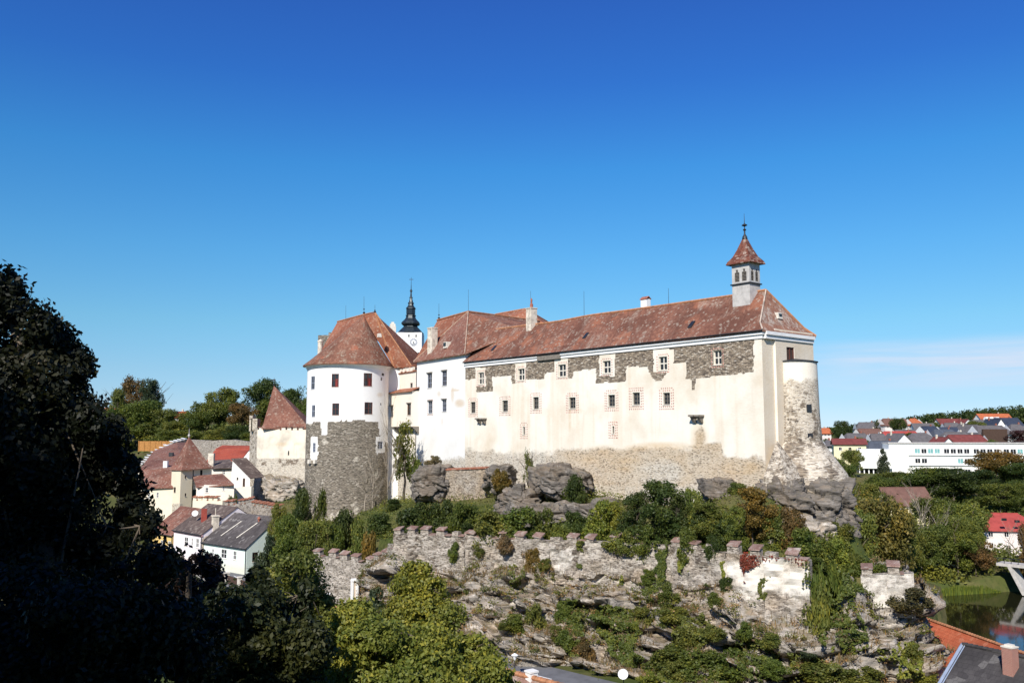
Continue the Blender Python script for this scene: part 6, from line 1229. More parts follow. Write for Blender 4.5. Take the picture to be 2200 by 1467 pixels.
ivy([(1455, 1180), (1478, 1180), (1480, 1235), (1455, 1232)], 1500, .2, 'lime', 'yellow green vine patch below the tall merlon', 306, out=.18)
ivy([(1545, 1210), (1556, 1205), (1558, 1245), (1545, 1250)], 700, .18, 'lime', 'narrow lime vine strip left of the white plastered wall', 307, out=.1)
ivy([(1630, 1240), (1655, 1235), (1640, 1290), (1625, 1285)], 700, .16, 'olive', 'thin vine climbing the white plastered wall', 308, out=.08)
ivy([(1885, 1390), (1960, 1380), (1985, 1420), (1990, 1467), (1930, 1460), (1900, 1430)], 4200, .24, 'lime', 'yellow green ivy at the right end of the cliff', 309, out=.3)
ivy([(1716, 1205), (1750, 1205), (1768, 1345), (1722, 1350), (1732, 1270)], 5200, .2, 'olive', 'olive vine hanging down the right edge of the white plastered wall', 310, out=.3)
ivy([(1400, 1395), (1470, 1400), (1560, 1425), (1560, 1467), (1420, 1467)], 5000, .24, 'mid', 'low ivy carpet along the bottom of the cliff centre', 311, out=.3)
for k, (poly, n, c, l) in enumerate([([(1095, 1215), (1125, 1212), (1130, 1260), (1100, 1270)], 900, 'olive', 'small olive vine at the foot of the rampart above the left cliff'), ([(1200, 1290), (1240, 1285), (1262, 1350), (1250, 1410), (1215, 1400), (1215, 1340)], 3600, 'mid', 'tall green ivy streak left of the big ivy mound'), ([(1440, 1300), (1500, 1310), (1540, 1350), (1500, 1400), (1450, 1380)], 4200, 'olive', 'olive ivy patch between the ivy mound and the stepped ledge'), ([(1580, 1370), (1660, 1380), (1690, 1430), (1640, 1465), (1580, 1450)], 4200, 'mid', 'green ivy patch low on the cliff under the white plastered wall'), ([(1690, 1400), (1800, 1420), (1840, 1465), (1700, 1465)], 4200, 'olive', 'olive ivy along the bottom of the right cliff'), ([(1240, 1160), (1256, 1160), (1252, 1220), (1240, 1215)], 600, 'olive', 'thin vine hanging from the middle of the rampart'), ([(1345, 1250), (1400, 1255), (1410, 1300), (1360, 1300)], 1700, 'mid', 'green vine patch under the hanging vines of the rampart')]): ivy(poly, n, .22, c, l, 320 + k, out=.3)
# dry grass tufts on the ledges
rng = np.random.default_rng(77); C3 = CP.copy(); nn_ = np.cross(C3[1:, :-1] - C3[:-1, :-1], C3[:-1, 1:] - C3[:-1, :-1]); nn_ /= np.linalg.norm(nn_, axis=-1)[..., None] + 1e-9; up = np.abs(nn_[..., 2]); cand = np.argwhere((up > .55) & (fbm(C3[:-1, :-1] * .35, 3, 8) > .46))
sel = cand[rng.choice(len(cand), min(26000, len(cand)))]; B_0 = C3[sel[:, 0], sel[:, 1]] + rng.uniform(-.12, .12, (len(sel), 3)) * [1, 1, 0]
hgt_ = rng.uniform(.2, .6, (len(sel), 1)); lean = rng.normal(0, .22, (len(sel), 3)) * [1, 1, 0] + [0, -.12, 1.0]; wv = rng.normal(0, 1, (len(sel), 3)) * [1, 1, 0]; wv /= np.linalg.norm(wv, axis=1)[:, None]
V = np.stack([B_0 - wv * .04, B_0 + wv * .04, B_0 + lean * hgt_ + wv * .01, B_0 + lean * hgt_ - wv * .01], 1).reshape(-1, 3); o = fast_mesh('dry_grass', V, np.arange(len(V)).reshape(-1, 4), LEAF, None, False, rng.uniform(0, 1, len(sel))); o.color = (.20, .145, .075, 1); tag(o, kind='stuff')
# weeds, seedlings and dry brown tufts rooted in the joints of cliff and rampart
def weeds(name, n, per, leaf, c, seed, lo, hi, upmin):
    rng = np.random.default_rng(seed); A_ = C3[:-1, :-1].reshape(-1, 3); nv = nn_.reshape(-1, 3); ok_ = np.argwhere((np.abs(nv[:, 2]) > upmin) & (fbm(A_ * .22, 3, seed) > .42))[:, 0]; k = rng.choice(ok_, n); base = A_[k] + np.array([-.1, -.3, .1]); r = rng.uniform(lo, hi, n)
    off = rng.normal(size=(n, per, 3)); off /= np.linalg.norm(off, axis=-1, keepdims=True); off *= rng.uniform(.2, 1, (n, per, 1)) * r[:, None, None]; off[..., 2] = np.abs(off[..., 2]) * 1.2
    P = (base[:, None] + off).reshape(-1, 3); V, Q_ = leaf_quads(P, leaf, rng); o = fast_mesh(name, V, Q_, LEAF, None, False, np.clip(np.repeat(rng.uniform(.1, .9, n), per) + rng.normal(0, .2, n * per), 0, 1)); o.color = (*c, 1); return tag(o, kind='stuff')
weeds('dry_weeds', 1500, 34, .15, (.24, .165, .095), 51, .2, .75, .25)
weeds('green_weeds', 1050, 46, .18, (.125, .135, .03), 52, .25, 1.05, .1)
# weeds and low growth covering the terrace, lawn by the lower wall
def cover(name, region, n, leaf, c, seed, hmax=.5, kind='stuff', hz=None):
    rng = np.random.default_rng(seed); R_ = np.array(region, float); lo, hi = R_.min(0), R_.max(0); q = rng.uniform(lo, hi, (n * 3, 2)); q = q[in_poly(q, region)][:n]; z = ground_h(q[:, 0], q[:, 1]); dens = fbm(np.stack([q[:, 0] * .3, q[:, 1] * .3, z * 0], -1), 3, seed)
    z = z + rng.uniform(0, 1, len(q)) * hmax * np.clip((dens - .3) * 3, .1, 1.6); P = np.stack([q[:, 0], q[:, 1], z], -1); V, Q_ = leaf_quads(P, leaf, rng); o = fast_mesh(name, V, Q_, LEAF, None, False, np.clip(dens + rng.normal(0, .2, len(q)), 0, 1)); o.color = tuple(GREEN[c]) + (1,); return tag(o, kind=kind)
cover('undergrowth', PLATEAU, 60000, .26, 'olive', 5, 1.1); cover('ground_ivy', [(27.2, 81.5), (34.5, 82.5), (36, 95), (29, 95)], 14000, .28, 'mid', 15, 1.6)
for (x, yt, yb, w, Y, c, l) in [(1765, 1150, 1215, 60, 88, 'mid', 'green bush at the top of the ivy slope beside the white plastered wall'), (1800, 1160, 1225, 60, 90, 'lime', 'yellow green bush on the slope under the huge smooth rock'), (1755, 1195, 1250, 50, 85, 'mid', 'green bush right behind the white plastered wall'), (1790, 1205, 1275, 64, 85, 'mid', 'green bush in the middle of the ivy slope'), (1835, 1185, 1235, 50, 90, 'olive', 'olive bush behind the small detached wall'), (1775, 1260, 1330, 60, 82.5, 'mid', 'green bush low on the ivy slope'), (1880, 1200, 1240, 50, 88, 'olive', 'olive bush over the caps of the small detached wall'), (1930, 1195, 1235, 46, 90, 'dark', 'dark bush over the right caps of the small detached wall'), (1752, 1192, 1262, 46, 82.6, 'mid', 'green bush squeezed behind the right edge of the white plastered wall'), (1756, 1250, 1335, 50, 81.8, 'olive', 'olive bush at the foot of the white plastered wall edge'), (1735, 1150, 1200, 40, 90, 'lime', 'lime green bush above the red creeper'), (1808, 1115, 1180, 50, 96, 'olive', 'olive bush at the foot of the huge smooth rock')]: bush(x, yt, yb, w, Y, c, l, 'shrubs on the slope beside the bastion')
cover('meadow', [(-42, 126), (-16, 113), (-17, 107), (-30, 104), (-44, 118)], 16000, .16, (.07, .12, .02) if False else 'mid', 6, .1)
# ------------------------------------------------------------------ right bank: school, village, river houses, bridge, cars
def zpx(zx, zy): return 1720 + zx / 3.667, 840 + zy / 3.667
SCHOOLW = M_plain('school_render', (.80, .79, .73), .85, .08, .2); TEAL = M_plain('turquoise_blind', (.17, .38, .37), .7, .15, 1.0)
sc = thing('school_building', 'long white three storey school with rows of windows and turquoise blinds below the village', 'school')
a, b = at(1912, 1011, 300), at(2290, 1004, 288); SF = Plane(a, b); zg = -12.8; ztp = SF.inv(2050, 952)[1]; mb = MB(); holes = []; HW = []
rowz = [SF.inv(2000, 967)[1], SF.inv(2000, 988)[1], SF.inv(2000, 1011)[1]]
R = random.Random(3); s = 8.0; k = 0
while s < SF.L - 2:
    for r_, z in enumerate(rowz):
        if r_ == 1 and 12 < s < 20: continue
        hgt = 1.5 if r_ < 2 else 1.7; h = (s, s + 1.75, z - hgt / 2 - .35, z + hgt / 2 - .2); holes.append(h); HW.append((h, R.random()))
    s += 2.05 + (.85 if k % 4 == 3 else 0); k += 1
sheet(mb, SF, 0, SF.L, zg - 4, ztp, holes, 8.0, None, .15); mb.poly([SF.pos(0, ztp), SF.pos(SF.L, ztp), SF.pos(SF.L, ztp, -12), SF.pos(0, ztp, -12)])
e = Plane(SF.P0 - SF.n * 12, SF.P0); sheet(mb, e, 0, 12, zg - 4, ztp, (), 12); mb.build('wall', SCHOOLW, sc)
for h, r in HW: window(SF, h, sc, WHITE, TEAL if r < .26 else None, .1, 2, 1, .09, .10)
mb = MB(); pbox(mb, SF, -.3, SF.L, ztp - .1, ztp + .25, -12, .35); mb.build('flat_roof', CONC, sc)
mb = MB()
for z in (rowz[1] + 1.6, rowz[2] + 1.75): pbox(mb, SF, 6, SF.L, z, z + .18, -.05, .5)
mb.build('string_course', WHITE, sc)
q0, q1 = at(1843, 1016, 303), at(1913, 1014, 299.5); SH = Plane(q0, q1); zt2 = SH.inv(1880, 965)[1]; zl = SH.inv(1880, 1004)[1]; mb = MB(); sheet(mb, SH, 0, SH.L, zl, zt2, (), 6)
e = Plane(SH.P0 - SH.n * 14, SH.P0); sheet(mb, e, 0, 14, zg - 4, zt2, (), 14); mb.poly([SH.pos(0, zt2), SH.pos(SH.L, zt2), SH.pos(SH.L, zt2, -14), SH.pos(0, zt2, -14)]); sh = mb.build('hall', SCHOOLW, sc)
mb = MB(); pbox(mb, SH, 1.5, SH.L + .6, zl - .3, SH.inv(1880, 981)[1], -.05, .8); mb.build('hall_front', SCHOOLW, sc)
mb = MB(); pbox(mb, SH, 0, SH.L, zg - 4, zl, -2.0, -1.6); mb.build('entrance_glazing', GLASS, sc)
for k in range(7): mb = MB(); s = SH.L * (k + .3) / 7; pbox(mb, SH, s, s + .35, zg - 3, zl, -.5, 0); mb.build('pillar', WHITE, sc)
# village houses on the slope
P_ = {n: M_plain(n, c, .85, .1, .6) for n, c in dict(house_white=(.78, .77, .74), house_cream=(.76, .68, .42), house_rose=(.74, .66, .62)).items()}
RF = {n: M_plain(n, c, .85, .22, .8) for n, c in dict(roof_grey=(.115, .105, .105), roof_slate_blue=(.075, .085, .105), roof_navy=(.035, .045, .07), roof_maroon=(.17, .045, .04), roof_red=(.34, .06, .05), roof_orange=(.42, .12, .05), roof_brown=(.16, .085, .065)).items()}
def vill(zx0, zx1, zyr, zye, zyb, Y, rf, wl, label, rot=0.0, gable=False, hip=0.0, chim=1):
    """pixel box of a house in the village: left, right, ridge, eave and base rows"""
    xa, yr = zpx(zx0, zyr); xb, ye = zpx(zx1, zye); xm = (xa + xb) / 2; yb = 840 + zyb / 3.667; c = at(xm, ye, Y); w = (xb - xa) / F * Y
    ze, zr, zb = c[2], at(xm, yr, Y)[2], at(xm, yb, Y)[2]; zr = ze + (zr - ze) * 1.2; d = max((zr - ze) * 2.6, 7.0)
    g = gh(c[0], c[1]); zb = min(zb, ze - 2.4)
    if gable: L_, D_, rr = d * 1.25, w * .92, rot + math.pi / 2
    else: L_, D_, rr = w * 1.08, d, rot
    wl_ = [(0, .2, .55, 1.2, 1.3), (0, .5, .55, 1.2, 1.3), (0, .8, .55, 1.2, 1.3), (1, .3, .55, 1.1, 1.3), (1, .7, .55, 1.1, 1.3), (3, .3, .55, 1.1, 1.3), (3, .7, .55, 1.1, 1.3)]
    if ze - zb < 2.2: wl_ = []
    t, _, _ = house('village_house', label, 'house', (c[0], c[1] + D_ * .3), L_, D_, zb, ze, zr, rr, P_[wl], RF[rf], 'village houses on the hillside', hip, .8, wl_, chim)
    if g < zb - 2.5 + .5: mb = MB(); mb.box((c[0], c[1] + D_ * .3, g - 1), (L_ * .98, D_ * .98, zb - 2.4 - g + 1), rr); mb.build('basement', P_[wl], t)
    return t
VH = [(140, 228, 298, 328, 345, 520, 'roof_orange', 'house_rose', 'small orange roofed house just right of the bastion', .1, 0, 0), (455, 625, 255, 300, 312, 560, 'roof_grey', 'house_white', 'grey roofed house at the upper left edge of the village', -.15, 0, 3), (350, 565, 345, 400, 418, 430, 'roof_grey', 'house_white', 'long grey purple roof behind the yellow house', .12, 0, 3),
      (285, 505, 383, 412, 505, 345, 'roof_maroon', 'house_cream', 'yellow house with red roof left of the school', -.25, 0, 0), (455, 665, 308, 360, 375, 470, 'roof_brown', 'house_white', 'brown roofed house above the long grey roof', .2, 0, 2), (560, 700, 350, 410, 425, 405, 'roof_grey', 'house_white', 'grey roof to the left of a white gable', .0, 0, 2),
      (700, 840, 345, 395, 425, 400, 'roof_grey', 'house_white', 'white gable end facing the school', .2, 1, 0), (525, 805, 404, 445, 455, 350, 'roof_slate_blue', 'house_white', 'low blue slate roof just above the school hall', .1, 0, 3), (655, 950, 328, 378, 395, 440, 'roof_red', 'house_white', 'wide red roof in the middle of the village', -.1, 0, 3),
      (835, 1090, 345, 402, 418, 400, 'roof_grey', 'house_white', 'broad grey hipped roof above the school middle', .05, 0, 5), (855, 955, 225, 265, 285, 640, 'roof_orange', 'house_rose', 'bright orange hipped roof high on the hill', .3, 0, 3), (640, 750, 225, 268, 290, 630, 'roof_brown', 'house_rose', 'brown red hipped roof high left of the orange one', .2, 0, 3), (740, 835, 228, 270, 290, 625, 'roof_brown', 'house_white', 'brown red roof between the hipped brown and the orange roof', -.2, 0, 0),
      (905, 1050, 262, 300, 318, 560, 'roof_grey', 'house_white', 'grey roofed house with a white front under the orange roof', -.1, 0, 0), (745, 930, 312, 345, 360, 500, 'roof_grey', 'house_white', 'grey roof directly behind the wide red roof', .1, 0, 2), (955, 1110, 288, 340, 352, 480, 'roof_navy', 'house_white', 'dark navy roof with brown edge in mid village', .3, 0, 2), (1080, 1230, 292, 325, 345, 500, 'roof_navy', 'house_white', 'navy roofed house with a white end wall', -.2, 0, 0),
      (1040, 1275, 316, 384, 398, 430, 'roof_slate_blue', 'house_white', 'large pale blue slate roof in the village centre', .05, 0, 4), (1110, 1370, 335, 388, 402, 415, 'roof_grey', 'house_white', 'grey roof right of the pale blue slate roof', .1, 0, 4), (1065, 1180, 372, 412, 428, 352, 'roof_maroon', 'house_white', 'white gable under a maroon verge above the school roof', .15, 1, 0), (1170, 1470, 358, 414, 425, 360, 'roof_maroon', 'house_white', 'wide maroon roof directly above the school', .05, 0, 2),
      (1090, 1260, 225, 258, 275, 600, 'roof_maroon', 'house_white', 'maroon roofed house high in the village', .1, 0, 0), (1255, 1335, 228, 258, 290, 590, 'roof_maroon', 'house_white', 'small white gable beside the high maroon roof', .1, 1, 0), (1140, 1265, 258, 292, 302, 560, 'roof_grey', 'house_white', 'grey roof under the high maroon roofs', -.1, 0, 2), (1262, 1335, 262, 290, 320, 540, 'roof_grey', 'house_white', 'white gable next to the grey roof of the upper village', .1, 1, 0),
      (1280, 1400, 275, 320, 345, 500, 'roof_grey', 'house_white', 'white walled house with grey gable roof in the upper right village', .3, 1, 0), (1422, 1655, 188, 235, 258, 620, 'roof_orange', 'house_white', 'big orange red roof with white dormers high at the right', .05, 0, 0), (1355, 1500, 236, 275, 290, 560, 'roof_grey', 'house_white', 'grey roof below the big dormered roof', .1, 0, 2), (1560, 1735, 222, 275, 300, 540, 'roof_navy', 'house_white', 'navy roof with rooflight at the right edge', .1, 0, 0), (1490, 1575, 228, 275, 300, 535, 'roof_navy', 'house_white', 'white gable attached to the navy roof', .1, 1, 0),
      (1382, 1650, 282, 330, 402, 420, 'roof_grey', 'house_white', 'large white house with grey roof above the right part of the school', .1, 0, 3), (1650, 1790, 272, 318, 380, 430, 'roof_grey', 'house_white', 'grey roofed house cut by the right picture edge, behind the dark red tree', .0, 0, 3), (190, 265, 395, 425, 440, 380, 'roof_grey', 'house_white', 'little grey roof squeezed between bastion and yellow house', .1, 0, 2)]
for v in VH:
    t = vill(*v[:6], v[6], v[7], v[8], v[9], bool(v[10]), v[11])
    if 'dormer' in v[8] and 'orange' in v[6]:
        for zx in (1465, 1500, 1545):
            x, y = zpx(zx, 222); p = at(x, y, 612); mb = MB(); mb.box(p - [0, 0, 1], (3.2, 4, 2.6), .05, .6); mb.build('dormer', P_['house_white'], t)
    if 'large white house' in v[8]:
        x, y = zpx(1530, 362); p = at(x, y, 416); mb = MB(); mb.box(p - [0, 0, 3.5], (12, 1.2, 7.2), .1); mb.build('balcony', DARKWOOD, t)
# yellow house among the trees, red roofed house by the river
c = at(1955, 1085, 215); house('river_house', 'yellow house with a plain brown roof between the trees across the river', 'house', (c[0], c[1] + 4), 11.5, 8.5, at(1950, 1122, 212)[2], at(1950, 1086, 212)[2], at(1950, 1049, 216)[2], .12, P_['house_cream'], RF['roof_brown'], None, 0, .4, [(0, .25, .6, 1, 1.4), (0, .6, .6, 1, 1.4), (1, .5, .6, 1, 1.4)], 0)
c = at(2168, 1150, 190); zb = at(2168, 1192, 186)[2]
t, W_, S_ = house('river_house', 'white house with bright red hipped roof standing by the river', 'house', (c[0] + 1.4, c[1] + 4), 14.0, 10, zb, at(2160, 1141, 186)[2], at(2160, 1108, 191)[2] + .2, -.18, P_['house_rose'], RF['roof_red'], None, 4.6, .5, [(0, .18, .78, .95, 1.05), (0, .40, .78, .95, 1.05), (0, .62, .78, .95, 1.05), (0, .84, .78, .95, 1.05), (0, .18, .3, .95, 1.1), (0, .62, .3, .95, 1.1), (0, .42, .16, .9, 1.7)], 0)
for q in ((2157, 1118), (2185, 1122)):
    p = at(q[0], q[1], 187.6); mb = MB(); mb.box(p, (.9, .5, .5), -.18); mb.build('skylight', GLASS, t)
br = thing('bridge', 'pale concrete footbridge over the river at the right edge', 'bridge'); a, b = at(2140, 1208, 170), at(2260, 1220, 163); S_ = Plane(a, b); z0 = a[2]; mb = MB(); pbox(mb, S_, 0, S_.L, z0 - .55, z0, -3, 0); mb.build('deck', CONC, br)
mb = MB(); pbox(mb, S_, 0, S_.L, z0 + .9, z0 + 1.0, -.1, .02); [pbox(mb, S_, q, q + .08, z0, z0 + .9, -.08, 0) for q in np.arange(.2, S_.L, 1.2)]; mb.build('railing', IRON, br)
mb = MB(); s = S_.inv(2172, 1230)[0]; mb.hexa([S_.pos(s + 1.7, z0 - 5.5, 0), S_.pos(s + 2.4, z0 - 5.5, 0), S_.pos(s + 2.4, z0 - 5.5, -3), S_.pos(s + 1.7, z0 - 5.5, -3), S_.pos(s - .6, z0 - .55, 0), S_.pos(s + .1, z0 - .55, 0), S_.pos(s + .1, z0 - .55, -3), S_.pos(s - .6, z0 - .55, -3)]); mb.build('strut', CONC, br)
PAINTS = dict(white=M_plain('car_paint_white', (.75, .75, .75), .25, .04, 1, .6), silver=M_plain('car_paint_silver', (.40, .41, .43), .25, .05, 1, .6, .5), black=M_plain('car_paint_black', (.02, .02, .022), .2, .1, 1, .6), red=M_plain('car_paint_red', (.33, .02, .02), .25, .05, 1, .6)); TYRE = M_plain('tyre_rubber', (.02, .02, .02), .9, .2)
def car(p, rz, paint, label, group):
    t = thing('parked_car', label, 'car', group=group); M = lambda x, y, z: np.array([p[0] + x * math.cos(rz) - y * math.sin(rz), p[1] + x * math.sin(rz) + y * math.cos(rz), p[2] + z])
    prof = [(-2.1, .35), (2.1, .35), (2.15, .7), (1.95, .88), (1.0, .95), (.45, 1.42), (-1.0, 1.46), (-1.75, .98), (-2.15, .92), (-2.15, .6)]; mb = MB(); L_ = [mb.vert(M(x, -.86 * (1 if z < 1.1 else .82), z)) for x, z in prof]; R_ = [mb.vert(M(x, .86 * (1 if z < 1.1 else .82), z)) for x, z in prof]; mb.face(L_); mb.face(R_[::-1])
    for k in range(len(prof)): j = (k + 1) % len(prof); mb.face([L_[k], R_[k], R_[j], L_[j]])
    mb.build('body', PAINTS[paint], t)
    mb = MB()
    for sy in (-1, 1): q = [M(x, sy * yy, z) for x, z, yy in ((.82, 1.0, .873), (.40, 1.36, .74), (-.95, 1.39, .74), (-1.5, 1.02, .873))]; mb.poly(q if sy < 0 else q[::-1])
    mb.poly([M(.98, -.7, 1.0), M(.98, .7, 1.0), M(.50, .62, 1.39), M(.50, -.62, 1.39)]); mb.poly([M(-1.72, .7, 1.03), M(-1.72, -.7, 1.03), M(-1.06, -.62, 1.45), M(-1.06, .62, 1.45)]); mb.build('windows', GLASS, t)
    for x in (-1.3, 1.35):
        for y in (-.80, .80):
            mb = MB(); mb.tube([M(x, y - .1, .32), M(x, y + .1, .32)], .32, 12); w = mb.build('wheel', TYRE, t)
def gcar(px, Y, rz, paint, label, group):
    d = ray(px, 1000); X = d[0] / d[1] * Y; car((X, Y, gh(X, Y)), rz, paint, label, group)
for x, Y, p_, l in ((2016, 182, 'white', 'white car parked beyond the river behind the bare stems'), (2034, 181, 'silver', 'silver car parked next to the white car beyond the river'), (2052, 182, 'black', 'black car parked to the right of the silver one beyond the river')): gcar(x, Y, -.3, p_, l, 'cars parked across the river')
def lamp(px, yt, Y, label, yb=None, hd='globe'):
    p = at(px, yt, Y); g = gh(p[0], p[1]); t = thing('street_lamp', label, 'street lamp'); mb = MB(); mb.tube([(p[0], p[1], g), (p[0], p[1], p[2] - .5)], [.07, .045], 6); mb.build('pole', IRON, t)
    mb = MB(); mb.lathe((p[0], p[1], p[2] - .55), [(.06, 0), (.24, .42)], 8); l = mb.build('lantern', WHITE, t); mb = MB(); mb.lathe((p[0], p[1], p[2] - .12), [(.34, 0), (.30, .05), (.03, .2)], 8); mb.build('cap', WHITE, l)
lamp(2006.5, 1148, 178, 'tall street lamp among bare stems on the far river bank'); lamp(705, 1273, 112, 'street lamp on the lawn in front of the lower battlement wall'); lamp(1106, 1404, 84, 'white capped street lamp beside the road below the cliff')
# houses at the lower right corner
BRK = newmat('chimney_brick')[0]; nt = BRK.node_tree; uv = node(nt, 'ShaderNodeUVMap').outputs[0]; bk = node(nt, 'ShaderNodeTexBrick', {'Vector': uv, 'Color1': (.36, .11, .07), 'Color2': (.25, .075, .05), 'Mortar': (.45, .34, .28), 'Scale': 1.0, 'Brick Width': .24, 'Row Height': .085, 'Mortar Size': .014}); finish(nt, bk.outputs['Color'], .9)
T_NEWRED = M_tile('new_red_tile', (.42, .105, .05), (.48, .14, .07), (.44, .18, .11), .12, .30, .34); T_DIAM = M_tile('old_slate', (.055, .05, .05), (.085, .078, .076), (.17, .16, .15), .22, .42, .42)
def ridge_house(name, label, A, B, ze, half, roof, wall, zg, extra_r=0.0, verge=None):
    """house whose ridge runs A->B; both slopes, gables"""
    t = thing(name, label, 'house'); A, B = np.array(A), np.array(B); u = nrm(np.r_[(B - A)[:2], 0]); n = np.array([u[1], -u[0], 0]); zr = A[2]; B[2] = zr
    dz = np.array([0, 0, ze - zr]); o = .5; k = o / half
    pol = [[A - u * .3, A - u * .3 + n * half * (1 + k) + dz * (1 + k), B + u * .3 + n * half * (1 + k) + dz * (1 + k), B + u * .3], [B + u * .3, B + u * .3 - n * half * (1 + k) + dz * (1 + k), A - u * .3 - n * half * (1 + k) + dz * (1 + k), A - u * .3]]
    rf = roofpart([orient(q) for q in pol], roof, t, .16); mb = MB(); f = [A + n * half, B + n * half, B - n * half, A - n * half]
    if np.cross(f[1] - f[0], f[2] - f[1])[2] < 0: f = f[::-1]
    for i in range(4): S_ = Plane(f[i], f[(i + 1) % 4]); sheet(mb, S_, 0, S_.L, zg, ze, (), 4)
    for q in (A, B): mb.poly([np.r_[(q + n * half)[:2], ze], np.r_[(q - n * half)[:2], ze], q - [0, 0, .1]])
    mb.build('wall', wall, t); mb = MB(); m_ = int(np.linalg.norm(B - A) / .38)
    for j in range(m_): a_ = A - u * .3 + (B - A + u * .6) * j / m_; b_ = A - u * .3 + (B - A + u * .6) * (j + 1.12) / m_; mb.tube([a_ + [0, 0, .07], b_ + [0, 0, .10]], [.13, .155], 7)
    mb.build('ridge_cap', roof if verge else RIDGE, rf)
    if verge: mb = MB(); P0, P1_ = pol[0][0] + [0, 0, .06], pol[0][1] + [0, 0, .06]; mb.tube([P0, P1_], .14, 4); mb.tube([P0 + u * .25, P1_ + u * .25], .05, 4); mb.build('verge_flashing', verge, rf)
    return t, rf, [orient(q) for q in pol]
A = at(1990, 1330, 94); Bq = at(2200, 1407, 94 * .845); Bq = A + (Bq - A) * 1.3; Bq[2] = A[2]
ridge_house('riverside_house', 'house with new bright red tiled roof between the cliff and the river', A, Bq, A[2] - 4.6, 5.2, T_NEWRED, P_['house_white'], -31)
A = at(2075, 1386, 70.5); B2 = A + np.array([.52, -.85, 0]) * 10; VERGE = M_plain('zinc_sheet', (.45, .52, .60), .35, .15, 2, .5, .6)
t, rf, pol = ridge_house('riverside_house', 'house with old dark slate roof and brick chimney in the lower right corner', A, B2, A[2] - 3.9, 5.0, T_DIAM, P_['house_rose'], -27, verge=VERGE)
best = min(pol, key=lambda q: np.mean([v[0] for v in q])); p = onpoly(best, 2172, 1440); mb = MB(); mb.box(p - [0, 0, .7], (.78, .78, 2.35), .5); ch = mb.build('chimney', BRK, rf); mb = MB(); mb.box(p + [0, 0, 1.65], (.86, .86, .1), .5); mb.box(p + [0, 0, 1.75], (.5, .5, .12), .5); mb.build('chimney_cap', STONE_TRIM, ch)
# roofs at the bottom edge
A = at(1080, 1441, 54); B = at(1215, 1482, 50.5); B[2] = A[2]; t, rf, pol = ridge_house('roadside_house', 'red tiled roof ridge at the bottom edge beside a white chimney', A, A + (B - A) * 1.6, A[2] - 4, 4.6, T_CAP, P_['house_white'], -23)
p = at(1142, 1468, 52.5); mb = MB(); mb.box(p - [0, 0, 1.2], (.52, .52, 1.85), .6); mb.box(p + [0, 0, .65], (.6, .6, .1), .6); mb.build('chimney', WHITE, rf)
p = at(1339, 1448, 60); dd = dish(None, p, .34, 'satellite_dish', -.25, p[2] + 22.6 if p[2] > -22 else 1.0); tag(dd, 'white satellite dish on a mast at the foot of the cliff', 'satellite dish')
A = at(655, 1297, 97); B = at(722, 1306, 95); B[2] = A[2]; ridge_house('roadside_house', 'house with purple brown roof and white gable half hidden by the lit tree', A - (B - A) * .6, B, A[2] - 3.0, 4.6, T_BROWN, P_['house_white'], -23)
for x, Y, p_, l in ((590, 96, 'white', 'white car glimpsed through the dark foreground leaves'), (655, 92, 'silver', 'silver car glimpsed through leaves beside the white car')): gcar(x, Y, .9, p_, l, 'cars parked below the foreground trees')
